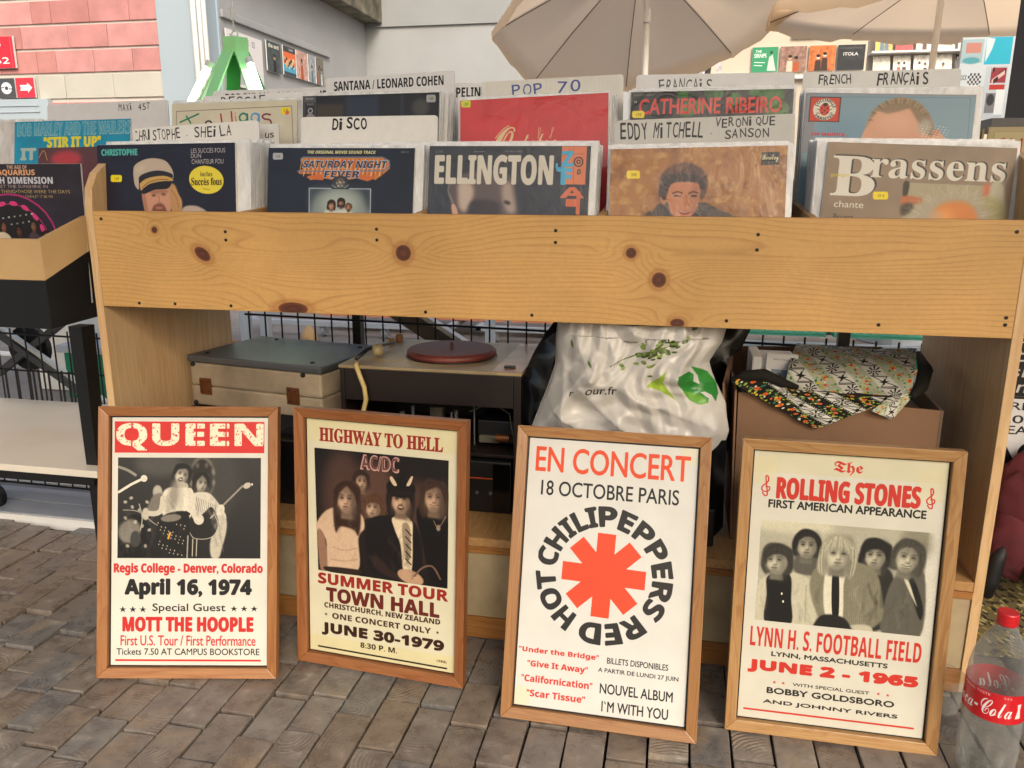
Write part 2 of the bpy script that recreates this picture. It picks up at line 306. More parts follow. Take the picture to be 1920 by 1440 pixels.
def paint(ops, w, h, bg='ffffff'):
    c = Cv(w, h, bg); ops = [tuple(bg if x == 'BG' else x for x in o) for o in ops]
    for o in ops:
        k = o[0]
        if k == 'T':
            _, t, x0, y0, x1, y1, cl, b, st, kw = o; kw = dict(kw); kw.pop('shear', None) if False else None
            c.text(t, x0, y0, x1, y1, cl, bold=b, style=st, **kw)
        elif k == 'R': c.rect(*o[1:5], o[5], o[6]*w/800, o[7])
        elif k == 'P': c.poly(o[1], o[2], o[3]*w/800, o[4], bool(o[5]))
        elif k == 'L': c.line(o[1], o[2], o[3], o[4], bool(o[5]), o[6]*w/800)
        elif k == 'E': c.ell(o[1], o[2], o[3], o[4], o[5], o[6], o[7]*w/800, o[8])
        elif k == 'H': head(c, o[1], o[2], o[3], **o[4])
        elif k == 'G': c.grad(o[1], o[2], max(0, o[3]), max(0, o[4]), min(1, o[5]), min(1, o[6]), o[7])
        elif k == 'N': c.noise(o[1], o[2], o[3], *[min(1, max(0, q_)) for q_ in o[4:8]])
        elif k == 'FO':      # cloth folds: soft strokes inside an outline
            pts, n, cl0, cl1 = o[1:5]; r_ = random.Random(n*31+int(pts[0][0]*999)); xs = [p[0] for p in pts]; ys = [p[1] for p in pts]
            def inside(x, y_): return sum(1 for i in range(len(pts)) if ((pts[i-1][1] > y_) != (pts[i][1] > y_)) and x < (pts[i][0]-pts[i-1][0])*(y_-pts[i-1][1])/(pts[i][1]-pts[i-1][1])+pts[i-1][0]) % 2
            m_ = 0; t_ = 0
            while m_ < n and t_ < n*8:
                t_ += 1; x, y_ = r_.uniform(min(xs), max(xs)), r_.uniform(min(ys), max(ys)); a_ = r_.gauss(1.6, .5); L_ = r_.uniform(.03, .10)
                q = [(x, y_), (x+math.cos(a_)*L_*.5+r_.uniform(-.01, .01), y_+math.sin(a_)*L_*.5), (x+math.cos(a_+r_.uniform(-.4, .4))*L_, y_+math.sin(a_)*L_)]
                if inside(*q[0]) and inside(*q[2]): c.line(q, cl0 if r_.random() < .6 else cl1, r_.uniform(.008, .022), r_.uniform(.10, .28), True, w*r_.uniform(.003, .008), (.4, 1)); m_ += 1
        elif k == 'W':
            kind, a = o[1], o[2]
            if kind == 'tape': c.rect(a['x0'], a['y0'], a['x1'], a['y1'], a['c'], .8, a['al'])
            elif kind in ('arc', 'arc2'):
                A = [R(a['a']), R(a['b'])]
                if kind == 'arc': c.text(a['t'], 0, 0, 0, 0, a['c'], bold=a.get('bold', .05), style='sansb', arc=(a['x'], a['y'], a['r0'], a['r1'], *A))
                else: c.text(a['t'], 0, 0, 0, 0, a['c'], bold=.02, style='sansb', arc=(a['x'], a['y'], a['r1'], a['r0'], A[1], A[0]))
            elif kind == 'asterisk':
                q = w/h
                for j in range(4):
                    t = R(45*j+2); d = (math.sin(t), -math.cos(t)); n = (d[1], -d[0]); r_, hw = a['r'], a['w']/2
                    c.poly([(a['x']+d[0]*p*r_+n[0]*s_*hw, a['y']+(d[1]*p*r_+n[1]*s_*hw)*q) for p, s_ in ((-1, -1), (1, -1), (1, 1), (-1, 1))], a['c'])
            elif kind == 'photo': c.poly(a['pts'], a['c'], 0)
            elif kind == 'mottle':
                n1 = vnoise(h, w, a['cell'], 3)[..., None]; n2 = vnoise(h, w, a['cell']*.6, 9)[..., None]; c.a = c.a*(1-np.clip((n1-.5)*4, 0, 1)*.7)+np.array(col(a['c1']))*np.clip((n1-.5)*4, 0, 1)*.7; c.a = c.a*(1-np.clip((n2-.55)*4, 0, 1)*.7)+np.array(col(a['c2']))*np.clip((n2-.55)*4, 0, 1)*.7
    return c
ART = {
 'queen': [('G', '3a3836', '1a1a1a', 0.0377, 0.162, 0.9585, 0.5689, True),
  ('E', 0.2991, 0.1881, 0.1529, 0.051, '77736a', 0, 20, 0.6),
  ('E', 0.6314, 0.2601, 0.1911, 0.1529, '5a5752', 0, 28, 0.5),
  ('P', [(0.0377, 0.162),
  (0.9517, 0.1598),
  (0.9585, 0.5689),
  (0.0459, 0.5711)], '161616', 0, 0.25, 0),
  ('E', 0.146, 0.4877, 0.1083, 0.0955, '0c0c0c', 0, 0, 1.0),
  ('E', 0.1136, 0.4595, 0.0701, 0.051, '8d877a', 0.6, 6, 0.8),
  ('E', 0.1524, 0.4917, 0.0331, 0.0331, '3a3a38', 0, 2, 1.0),
  ('L', [(0.0448, 0.2008),
  (0.1024, 0.2144),
  (0.1498, 0.233)], '8a857a', 0.0178, 1.0, 1, 0),
  ('L', [(0.0443, 0.302),
  (0.1226, 0.2711),
  (0.201, 0.2466)], 'd6cfbd', 0.0166, 1.0, 0, 0),
  ('E', 0.2048, 0.2466, 0.0217, 0.014, 'cfc8b6', -0.4, 0, 1.0),
  ('E', 0.0858, 0.3423, 0.0127, 0.0064, 'b9b2a2', 0, 1, 0.8),
  ('E', 0.1308, 0.3624, 0.0127, 0.0064, 'b9b2a2', 1, 1, 0.8),
  ('E', 0.1755, 0.3745, 0.0127, 0.0064, 'b9b2a2', 2, 1, 0.8),
  ('E', 0.2078, 0.3986, 0.0127, 0.0064, 'b9b2a2', 3, 1, 0.8),
  ('E', 0.0871, 0.407, 0.0127, 0.0064, 'b9b2a2', 4, 1, 0.8),
  ('E', 0.151, 0.423, 0.0127, 0.0064, 'b9b2a2', 5, 1, 0.8),
  ('E', 0.1237, 0.3261, 0.0127, 0.0064, 'b9b2a2', 6, 1, 0.8),
  ('E', 0.2258, 0.342, 0.0127, 0.0064, 'b9b2a2', 7, 1, 0.8),
  ('E', 0.1959, 0.4391, 0.0127, 0.0064, 'b9b2a2', 8, 1, 0.8),
  ('E', 0.2407, 0.4551, 0.0127, 0.0064, 'b9b2a2', 9, 1, 0.8),
  ('E', 0.1021, 0.5201, 0.0127, 0.0064, 'b9b2a2', 10, 1, 0.8),
  ('E', 0.2165, 0.5198, 0.0127, 0.0064, 'b9b2a2', 11, 1, 0.8),
  ('L', [(0.175, 0.3502),
  (0.1952, 0.4067),
  (0.1835, 0.4553)], 'a9a294', 0.0064, 1.0, 1, 0),
  ('L', [(0.0738, 0.3747),
  (0.1757, 0.3825),
  (0.304, 0.4388),
  (0.4823, 0.4545)], '8f897c', 0.0064, 1.0, 1, 0),
  ('E', 0.2924, 0.3014, 0.0306, 0.028, 'a7a090', 0, 3, 1.0),
  ('P', [(0.2635, 0.3176),
  (0.3269, 0.3094),
  (0.3345, 0.3741),
  (0.2266, 0.3824)], '6f6a60', 4, 1.0, 1),
  ('E', 0.5802, 0.2424, 0.0815, 0.0892, '6a645a', 0, 5, 1.0),
  ('E', 0.5777, 0.2473, 0.0688, 0.079, '25221f', 0, 4, 1.0),
  ('E', 0.6565, 0.2422, 0.0115, 0.0115, '2a2724', 0, 4, 0.5),
  ('E', 0.6512, 0.2626, 0.0115, 0.0115, '8a8478', 0, 4, 0.5),
  ('E', 0.6351, 0.2799, 0.0115, 0.0115, '2a2724', 0, 4, 0.5),
  ('E', 0.6109, 0.2915, 0.0115, 0.0115, '8a8478', 0, 4, 0.5),
  ('E', 0.582, 0.2958, 0.0115, 0.0115, '2a2724', 0, 4, 0.5),
  ('E', 0.5528, 0.2921, 0.0115, 0.0115, '8a8478', 0, 4, 0.5),
  ('E', 0.5278, 0.2809, 0.0115, 0.0115, '2a2724', 0, 4, 0.5),
  ('E', 0.5106, 0.264, 0.0115, 0.0115, '8a8478', 0, 4, 0.5),
  ('E', 0.5039, 0.2438, 0.0115, 0.0115, '2a2724', 0, 4, 0.5),
  ('E', 0.5086, 0.2234, 0.0115, 0.0115, '8a8478', 0, 4, 0.5),
  ('E', 0.5241, 0.2058, 0.0115, 0.0115, '2a2724', 0, 4, 0.5),
  ('E', 0.548, 0.1938, 0.0115, 0.0115, '8a8478', 0, 4, 0.5),
  ('E', 0.5767, 0.189, 0.0115, 0.0115, '2a2724', 0, 4, 0.5),
  ('E', 0.606, 0.1923, 0.0115, 0.0115, '8a8478', 0, 4, 0.5),
  ('E', 0.6314, 0.2031, 0.0115, 0.0115, '2a2724', 0, 4, 0.5),
  ('E', 0.6491, 0.2198, 0.0115, 0.0115, '8a8478', 0, 4, 0.5),
  ('H', 0.5755, 0.2643, 0.0637, {'part': 2, 'skin': 'a8a08f', 'hair': '1c1917', 'hl': 0.9, 'sh': 0.6, 'tilt': 0.1}),
  ('P', [(0.5178, 0.313),
  (0.5685, 0.3007),
  (0.6323, 0.3087),
  (0.6968, 0.357),
  (0.7358, 0.4054),
  (0.6855, 0.4379),
  (0.6086, 0.4057),
  (0.5324, 0.414),
  (0.4999, 0.3737)], 'c4bdac', 2, 1.0, 1),
  ('L', [(0.5243, 0.317),
  (0.5444, 0.3736)], '5d5850', 0.0038, 0.7, 1, 0),
  ('L', [(0.5396, 0.321),
  (0.5585, 0.3776)], '5d5850', 0.0038, 0.7, 1, 0),
  ('L', [(0.555, 0.325),
  (0.5725, 0.3816)], '5d5850', 0.0038, 0.7, 1, 0),
  ('L', [(0.5703, 0.329),
  (0.5866, 0.3856)], '5d5850', 0.0038, 0.7, 1, 0),
  ('L', [(0.5856, 0.333),
  (0.6007, 0.3896)], '5d5850', 0.0038, 0.7, 1, 0),
  ('L', [(0.601, 0.337),
  (0.6147, 0.3936)], '5d5850', 0.0038, 0.7, 1, 0),
  ('L', [(0.6163, 0.341),
  (0.6288, 0.3976)], '5d5850', 0.0038, 0.7, 1, 0),
  ('L', [(0.6317, 0.345),
  (0.6428, 0.4016)], '5d5850', 0.0038, 0.7, 1, 0),
  ('L', [(0.647, 0.3491),
  (0.6569, 0.4056)], '5d5850', 0.0038, 0.7, 1, 0),
  ('L', [(0.6623, 0.3531),
  (0.671, 0.4096)], '5d5850', 0.0038, 0.7, 1, 0),
  ('L', [(0.6777, 0.3571),
  (0.685, 0.4136)], '5d5850', 0.0038, 0.7, 1, 0),
  ('L', [(0.693, 0.3611),
  (0.6991, 0.4177)], '5d5850', 0.0038, 0.7, 1, 0),
  ('P', [(0.6525, 0.3733),
  (0.7294, 0.4055),
  (0.7366, 0.4539),
  (0.7123, 0.5186),
  (0.6878, 0.5671),
  (0.6433, 0.5672),
  (0.6297, 0.5188),
  (0.6475, 0.4461)], 'b5ae9d', 3, 1.0, 1),
  ('L', [(0.653, 0.3976),
  (0.685, 0.4136)], '6a655a', 0.0032, 0.7, 1, 0),
  ('L', [(0.6596, 0.4121),
  (0.6891, 0.4282)], '6a655a', 0.0032, 0.7, 1, 0),
  ('L', [(0.6662, 0.4266),
  (0.6932, 0.4427)], '6a655a', 0.0032, 0.7, 1, 0),
  ('L', [(0.6728, 0.4412),
  (0.6973, 0.4573)], '6a655a', 0.0032, 0.7, 1, 0),
  ('L', [(0.6794, 0.4557),
  (0.7013, 0.4718)], '6a655a', 0.0032, 0.7, 1, 0),
  ('L', [(0.686, 0.4702),
  (0.7054, 0.4863)], '6a655a', 0.0032, 0.7, 1, 0),
  ('L', [(0.6927, 0.4847),
  (0.7095, 0.5008)], '6a655a', 0.0032, 0.7, 1, 0),
  ('L', [(0.6993, 0.4993),
  (0.7135, 0.5154)], '6a655a', 0.0032, 0.7, 1, 0),
  ('L', [(0.7059, 0.5138),
  (0.7176, 0.5299)], '6a655a', 0.0032, 0.7, 1, 0),
  ('L', [(0.7125, 0.5283),
  (0.7217, 0.5444)], '6a655a', 0.0032, 0.7, 1, 0),
  ('P', [(0.5008, 0.4222),
  (0.5829, 0.3896),
  (0.6332, 0.3612),
  (0.6655, 0.3854),
  (0.6855, 0.4379),
  (0.6355, 0.4865),
  (0.5465, 0.4907),
  (0.4952, 0.4626)], '1c1a19', 1, 1.0, 1),
  ('L', [(0.6527, 0.3814),
  (0.6829, 0.4379),
  (0.6354, 0.4849),
  (0.5338, 0.4884),
  (0.4977, 0.461)], 'a39c8c', 0.0051, 1.0, 1, 0),
  ('L', [(0.634, 0.4057),
  (0.7346, 0.3408),
  (0.8378, 0.2758)], '8e8779', 0.0115, 1.0, 0, 0),
  ('E', 0.8671, 0.2741, 0.0255, 0.0115, 'b9b2a0', -0.5, 0, 1.0),
  ('E', 0.8988, 0.2692, 0.0051, 0.0051, 'e5dfd0', 0, 0, 1.0),
  ('E', 0.5578, 0.4107, 0.0331, 0.0229, 'c9c2b0', -0.3, 1, 1.0),
  ('E', 0.697, 0.3732, 0.0255, 0.0229, 'c9c2b0', 0.3, 1, 1.0),
  ('H', 0.4501, 0.2298, 0.0688, {'part': 1, 'skin': 'bdb5a3', 'hair': '1a1816', 'hl': 0.8, 'sh': 0.5, 'tilt': 0.35, 'grin': 1}),
  ('P', [(0.4151, 0.2606),
  (0.4788, 0.2645),
  (0.4855, 0.2847),
  (0.4283, 0.2889)], 'aaa291', 2, 1.0, 1),
  ('P', [(0.3293, 0.3013),
  (0.3773, 0.2818),
  (0.4409, 0.2832),
  (0.4982, 0.2847),
  (0.5306, 0.317),
  (0.5213, 0.3615),
  (0.4812, 0.398),
  (0.3414, 0.4024),
  (0.3177, 0.3579)], 'cfc8b5', 3, 1.0, 1),
  ('E', 0.3971, 0.3173, 0.0331, 0.0637, '7d766a', 0.1, 9, 0.8),
  ('E', 0.3597, 0.3619, 0.0178, 0.051, '948c7e', 0, 7, 0.6),
  ('E', 0.4417, 0.3253, 0.0178, 0.051, 'a39b8b', 0, 7, 0.5),
  ('L', [(0.4985, 0.2968),
  (0.516, 0.3494),
  (0.4814, 0.4061),
  (0.4631, 0.4505)], 'c9c1af', 0.0382, 1.0, 1, 0),
  ('L', [(0.4746, 0.3818),
  (0.4964, 0.3898)], '1a1816', 0.0153, 1.0, 1, 0),
  ('E', 0.4631, 0.4465, 0.028, 0.0331, 'bdb5a3', 0, 2, 1.0),
  ('L', [(0.3272, 0.3256),
  (0.3154, 0.3741),
  (0.2776, 0.3888),
  (0.2203, 0.3865)], 'bfb7a5', 0.0331, 1.0, 1, 0),
  ('E', 0.2165, 0.3905, 0.0229, 0.0255, 'b5ad9b', 0, 2, 1.0),
  ('P', [(0.3261, 0.3983),
  (0.4809, 0.3818),
  (0.5017, 0.4707),
  (0.4971, 0.57),
  (0.2556, 0.5706),
  (0.2855, 0.4712)], '141312', 2, 1.0, 1),
  ('E', 0.3796, 0.4063, 0.0662, 0.0153, '8f887a', -0.1, 2, 0.8),
  ('E', 0.2974, 0.4267, 0.0033, 0.0033, 'b5ad9c', 0, 0, 1.0),
  ('E', 0.3448, 0.4452, 0.0033, 0.0033, 'b5ad9c', 0, 0, 1.0),
  ('E', 0.3922, 0.4636, 0.0033, 0.0033, 'b5ad9c', 0, 0, 1.0),
  ('E', 0.4396, 0.4821, 0.0033, 0.0033, 'b5ad9c', 0, 0, 1.0),
  ('E', 0.309, 0.501, 0.0033, 0.0033, 'b5ad9c', 0, 0, 1.0),
  ('E', 0.3564, 0.5195, 0.0033, 0.0033, 'b5ad9c', 0, 0, 1.0),
  ('E', 0.4037, 0.5379, 0.0033, 0.0033, 'b5ad9c', 0, 0, 1.0),
  ('E', 0.4511, 0.5564, 0.0033, 0.0033, 'b5ad9c', 0, 0, 1.0),
  ('E', 0.318, 0.442, 0.0033, 0.0033, 'b5ad9c', 0, 0, 1.0),
  ('E', 0.3654, 0.4605, 0.0033, 0.0033, 'b5ad9c', 0, 0, 1.0),
  ('E', 0.4128, 0.4789, 0.0033, 0.0033, 'b5ad9c', 0, 0, 1.0),
  ('E', 0.4602, 0.4974, 0.0033, 0.0033, 'b5ad9c', 0, 0, 1.0),
  ('E', 0.3296, 0.5163, 0.0033, 0.0033, 'b5ad9c', 0, 0, 1.0),
  ('E', 0.377, 0.5348, 0.0033, 0.0033, 'b5ad9c', 0, 0, 1.0),
  ('E', 0.4244, 0.5532, 0.0033, 0.0033, 'b5ad9c', 0, 0, 1.0),
  ('E', 0.4693, 0.4384, 0.0033, 0.0033, 'b5ad9c', 0, 0, 1.0),
  ('E', 0.3386, 0.4573, 0.0033, 0.0033, 'b5ad9c', 0, 0, 1.0),
  ('E', 0.386, 0.4758, 0.0033, 0.0033, 'b5ad9c', 0, 0, 1.0),
  ('E', 0.4334, 0.4942, 0.0033, 0.0033, 'b5ad9c', 0, 0, 1.0),
  ('E', 0.3028, 0.5131, 0.0033, 0.0033, 'b5ad9c', 0, 0, 1.0),
  ('E', 0.3502, 0.5316, 0.0033, 0.0033, 'b5ad9c', 0, 0, 1.0),
  ('E', 0.3976, 0.5501, 0.0033, 0.0033, 'b5ad9c', 0, 0, 1.0),
  ('E', 0.4425, 0.4352, 0.0033, 0.0033, 'b5ad9c', 0, 0, 1.0),
  ('E', 0.3119, 0.4541, 0.0033, 0.0033, 'b5ad9c', 0, 0, 1.0),
  ('E', 0.3593, 0.4726, 0.0033, 0.0033, 'b5ad9c', 0, 0, 1.0),
  ('E', 0.4067, 0.4911, 0.0033, 0.0033, 'b5ad9c', 0, 0, 1.0),
  ('E', 0.4541, 0.5095, 0.0033, 0.0033, 'b5ad9c', 0, 0, 1.0),
  ('E', 0.3235, 0.5284, 0.0033, 0.0033, 'b5ad9c', 0, 0, 1.0),
  ('E', 0.3709, 0.5469, 0.0033, 0.0033, 'b5ad9c', 0, 0, 1.0),
  ('E', 0.4157, 0.4321, 0.0033, 0.0033, 'b5ad9c', 0, 0, 1.0),
  ('E', 0.4631, 0.4505, 0.0033, 0.0033, 'b5ad9c', 0, 0, 1.0),
  ('E', 0.3325, 0.4694, 0.0033, 0.0033, 'b5ad9c', 0, 0, 1.0),
  ('E', 0.3799, 0.4879, 0.0033, 0.0033, 'b5ad9c', 0, 0, 1.0),
  ('E', 0.4273, 0.5064, 0.0033, 0.0033, 'b5ad9c', 0, 0, 1.0),
  ('P', [(0.3705, 0.4629),
  (0.3833, 0.4645),
  (0.366, 0.4936),
  (0.3558, 0.4904)], 'd59a3e', 0, 1, 0),
  ('L', [(0.5211, 0.4908),
  (0.5173, 0.5595)], 'b0a998', 0.0064, 1.0, 1, 0),
  ('L', [(0.5465, 0.4907),
  (0.5427, 0.5594)], 'b0a998', 0.0064, 1.0, 1, 0),
  ('L', [(0.4891, 0.4788),
  (0.4844, 0.5676)], '9a9384', 0.0089, 1.0, 1, 0),
  ('FO', [(0.3266, 0.2932),
  (0.5174, 0.2887),
  (0.5317, 0.3736),
  (0.3413, 0.3983)], 5, '6a645a', 'efe8d8'),
  ('FO', [(0.5179, 0.317),
  (0.6832, 0.3085),
  (0.7361, 0.4216),
  (0.7129, 0.5509),
  (0.6366, 0.5511),
  (0.6343, 0.4218),
  (0.5196, 0.406)], 26, '4a453e', 'e6dfcf'),
  ('FO', [(0.2908, 0.4146),
  (0.4814, 0.4061),
  (0.4971, 0.5676),
  (0.2683, 0.5681)], 18, '050505', '4a4640'),
  ('FO', [(0.047, 0.3101),
  (0.2886, 0.3014),
  (0.2936, 0.56),
  (0.0521, 0.5606)], 30, '3a3834', 'a8a294'),
  ('N', 0.06, 6, 7, 0.0377, 0.162, 0.9547, 0.5689),
  ('N', 0.05, 2, 8, 0.0377, 0.162, 0.9547, 0.5689),
  ('R', 0, 0, 1, 0.162, 'BG', 0, 1.0),
  ('R', 0, 0.5689, 1, 1, 'BG', 0, 1.0),
  ('R', 0, 0.162, 0.0377, 0.5689, 'BG', 0, 1.0),
  ('R', 0.9547, 0.162, 1, 0.5689, 'BG', 0, 1.0),
  ('R', 0.0156, 0.0162, 0.9756, 0.1427, 'c9302c', 0, 1.0),
  ('T', 'QUEEN', 0.0285, 0.0251, 0.9665, 0.1314, 'e9dfc4', 0.035, 'sansb', {'worn': 0.3}),
  ('R', 0.1201, 0.0184, 0.1301, 0.1383, 'c9302c', 0, 1.0),
  ('R', 0.5341, 0.0173, 0.5439, 0.1373, 'c9302c', 0, 1.0),
  ('R', 0.7251, 0.0169, 0.7349, 0.1368, 'c9302c', 0, 1.0),
  ('T', 'Regis College - Denver, Colorado', 0.0171, 0.5897, 0.9686, 0.6375, 'bd2a28', 0.04, 'sansb', {}),
  ('T', 'April 16, 1974', 0.0895, 0.6533, 0.8965, 0.732, '1b1a1a', 0.09, 'sansb', {}),
  ('T', '★ ★ ★', 0.0523, 0.7623, 0.2256, 0.7877, '1b1a1a', 0, '', {}),
  ('T', '★ ★ ★', 0.7648, 0.7589, 0.9392, 0.7827, '1b1a1a', 0, '', {}),
  ('T', 'Special Guest', 0.2655, 0.7521, 0.7324, 0.7913, '1b1a1a', 0.02, '', {}),
  ('T', 'MOTT THE HOOPLE', 0.0761, 0.8074, 0.9089, 0.8634, 'bd2a28', 0.06, 'sansb', {}),
  ('T', 'First U.S. Tour / First Performance', 0.0623, 0.8807, 0.9263, 0.9213, 'bd2a28', 0.02, '', {}),
  ('T', 'Tickets 7.50 AT CAMPUS BOOKSTORE', 0.0367, 0.9331, 0.9524, 0.9591, '1b1a1a', 0.02, '', {}),
  ('R', 0.0287, 0.9774, 0.9617, 0.9848, 'c9302c', 0, 1.0)],
 'highway': [('P', [(0.0493, 0.1179),
  (0.9462, 0.1174),
  (0.949, 0.6452),
  (0.0646, 0.6405)], '171211', 0, 1, 0),
  ('E', 0.2437, 0.3172, 0.1486, 0.2027, '4a342c', 0, 30, 0.9),
  ('E', 0.7432, 0.3955, 0.0946, 0.1892, '5a3e33', 0, 26, 0.7),
  ('E', 0.4766, 0.2738, 0.1216, 0.1216, '6b4a3c', 0, 24, 0.7),
  ('T', 'AC/DC', 0.367, 0.1289, 0.6242, 0.1894, 'b78d84', 0.05, 'sansb', {}),
  ('T', 'AC/DC', 0.3737, 0.1318, 0.6176, 0.185, '5e3f3a', 0.0, 'sansb', {}),
  ('H', 0.3716, 0.2397, 0.0622, {'part': 1, 'skin': 'a98a70', 'hair': '2b1c16', 'hl': 1.0, 'sh': 0.5}),
  ('H', 0.4513, 0.3416, 0.0784, {'part': 0, 'skin': 'b39377', 'hair': '4b3122', 'hl': 1.3, 'sh': 0.5}),
  ('P', [(0.3789, 0.4261),
  (0.4479, 0.3861),
  (0.5428, 0.3783),
  (0.5827, 0.4602),
  (0.5816, 0.6157),
  (0.3892, 0.6163)], '1c1614', 3, 1.0, 1),
  ('P', [(0.0581, 0.4356),
  (0.1306, 0.3776),
  (0.2427, 0.3558),
  (0.3662, 0.3757),
  (0.3925, 0.4336),
  (0.3503, 0.4803),
  (0.3446, 0.6205),
  (0.1364, 0.6267),
  (0.1258, 0.5173),
  (0.0987, 0.4846),
  (0.0596, 0.4704)], 'c3a68a', 3, 1.0, 1),
  ('P', [(0.0625, 0.4702),
  (0.1126, 0.4921),
  (0.1297, 0.614),
  (0.0792, 0.632)], '8c6a55', 3, 1.0, 1),
  ('L', [(0.1677, 0.5312),
  (0.2516, 0.5412),
  (0.3355, 0.525)], '94775f', 0.0068, 0.6, 1, 2),
  ('L', [(0.1519, 0.5854),
  (0.2504, 0.587),
  (0.3415, 0.5725)], '94775f', 0.0068, 0.6, 1, 2),
  ('P', [(0.108, 0.6231),
  (0.3475, 0.6167),
  (0.3401, 0.6385),
  (0.1642, 0.6445)], '2a1f1a', 2, 1.0, 1),
  ('H', 0.2712, 0.3193, 0.1027, {'part': 2, 'skin': 'b8967c', 'hair': '2e1d16', 'hl': 2.2, 'sh': 0.7}),
  ('P', [(0.743, 0.3283),
  (0.8478, 0.3033),
  (0.9442, 0.3287),
  (0.9489, 0.6409),
  (0.8509, 0.6332),
  (0.7699, 0.4439)], '0f0c0c', 4, 1.0, 1),
  ('H', 0.854, 0.2738, 0.1027, {'part': 1, 'skin': 'b08f75', 'hair': '33221a', 'hl': 1.4, 'sh': 0.9, 'smile': 1}),
  ('P', [(0.4204, 0.4055),
  (0.5429, 0.3698),
  (0.6901, 0.3662),
  (0.7699, 0.4439),
  (0.7839, 0.5793),
  (0.717, 0.6462),
  (0.5815, 0.6331),
  (0.4445, 0.6199),
  (0.4046, 0.5276)], '151112', 3, 1.0, 1),
  ('P', [(0.5832, 0.375),
  (0.7034, 0.3735),
  (0.7168, 0.4485),
  (0.7103, 0.5931),
  (0.6563, 0.593),
  (0.6364, 0.4897),
  (0.5964, 0.4249)], 'd0bd9c', 2, 1.0, 1),
  ('P', [(0.6474, 0.4036),
  (0.6968, 0.4079),
  (0.7035, 0.5351),
  (0.6659, 0.53)], '7a6a58', 2, 0.8, 1),
  ('L', [(0.6701, 0.4186),
  (0.7061, 0.441)], '231b18', 0.0081, 1.0, 1, 0),
  ('L', [(0.6701, 0.4492),
  (0.7061, 0.4716)], '231b18', 0.0081, 1.0, 1, 0),
  ('L', [(0.67, 0.4799),
  (0.7062, 0.5023)], '231b18', 0.0081, 1.0, 1, 0),
  ('L', [(0.67, 0.5107),
  (0.7062, 0.5332)], '231b18', 0.0081, 1.0, 1, 0),
  ('L', [(0.6699, 0.5416),
  (0.7062, 0.5641)], '231b18', 0.0081, 1.0, 1, 0),
  ('P', [(0.4179, 0.5524),
  (0.4867, 0.5506),
  (0.5953, 0.6057),
  (0.717, 0.6028),
  (0.7907, 0.6174),
  (0.7708, 0.6453),
  (0.6359, 0.6366),
  (0.4996, 0.6147)], '2a1e1a', 2, 1.0, 1),
  ('E', 0.7035, 0.6171, 0.0892, 0.0297, 'b18f72', 0.25, 3, 1.0),
  ('L', [(0.7304, 0.6102),
  (0.7838, 0.5707),
  (0.8502, 0.5602),
  (0.9009, 0.6069)], '6a5243', 0.0122, 1.0, 1, 0),
  ('E', 0.8853, 0.3961, 0.0135, 0.0135, '8f7a68', 0, 1, 1.0),
  ('L', [(0.855, 0.3694),
  (0.8853, 0.3961),
  (0.9328, 0.3463)], '8f7a68', 0.0041, 1.0, 1, 0),
  ('H', 0.6371, 0.2966, 0.1, {'skin': 'b8967a', 'hair': '1a1110', 'hl': 1.2, 'sh': 0.6, 'cap': 1, 'grin': 1}),
  ('P', [(0.563, 0.2155),
  (0.5764, 0.2062),
  (0.6028, 0.2267),
  (0.6107, 0.2419),
  (0.5868, 0.242)], 'c9b294', 1, 1.0, 1),
  ('P', [(0.7165, 0.2017),
  (0.7059, 0.1983),
  (0.6823, 0.2232),
  (0.6743, 0.2387),
  (0.6981, 0.2344)], 'c9b294', 1, 1.0, 1),
  ('FO', [(0.0723, 0.4344),
  (0.2423, 0.3686),
  (0.3792, 0.4089),
  (0.3406, 0.6121),
  (0.1365, 0.6222)], 7, '8a6852', 'dcc0a4'),
  ('FO', [(0.4201, 0.4227),
  (0.7698, 0.427),
  (0.7708, 0.6323),
  (0.4309, 0.6036)], 26, '050404', '5a463a'),
  ('FO', [(0.7695, 0.3597),
  (0.9445, 0.3453),
  (0.9434, 0.6242),
  (0.7974, 0.6125)], 16, '050404', '3a2c26'),
  ('FO', [(0.5966, 0.3908),
  (0.7167, 0.3977),
  (0.7035, 0.5868),
  (0.6429, 0.5838)], 8, '8a7660', 'eedcc0'),
  ('N', 0.06, 6, 7, 0.0493, 0.1196, 0.949, 0.6435),
  ('N', 0.05, 2, 8, 0.0493, 0.1196, 0.949, 0.6435),
  ('R', 0, 0, 1, 0.1196, 'BG', 0, 1.0),
  ('R', 0, 0.6435, 1, 1, 'BG', 0, 1.0),
  ('R', 0, 0.1196, 0.0493, 0.6435, 'BG', 0, 1.0),
  ('R', 0.949, 0.1196, 1, 0.6435, 'BG', 0, 1.0),
  ('W', 'tape', {'x0': 0, 'y0': 0, 'x1': 1, 'y1': 0.09, 'c': 'd2c690', 'al': 0.5}),
  ('W', 'tape', {'x0': 0, 'y0': 0.93, 'x1': 1, 'y1': 1, 'c': 'd0c48a', 'al': 0.5}),
  ('T', 'HIGHWAY TO HELL', 0.0872, 0.0336, 0.9074, 0.0886, '8e2420', 0.035, 'serif', {}),
  ('T', 'SUMMER TOUR', 0.0642, 0.6522, 0.9511, 0.6977, '8e2420', 0.05, 'sansb', {}),
  ('T', 'TOWN HALL', 0.1221, 0.7129, 0.895, 0.7723, '5e2018', 0.05, 'sansb', {}),
  ('T', 'CHRISTCHURCH, NEW ZEALAND', 0.1055, 0.7794, 0.9034, 0.8048, '3a1f18', 0.03, 'sansb', {}),
  ('T', 'ONE CONCERT ONLY', 0.1615, 0.8218, 0.842, 0.8467, '3f241a', 0.03, 'sansb', {}),
  ('T', '★', 0.104, 0.8231, 0.1294, 0.8387, '3f241a', 0, '', {}),
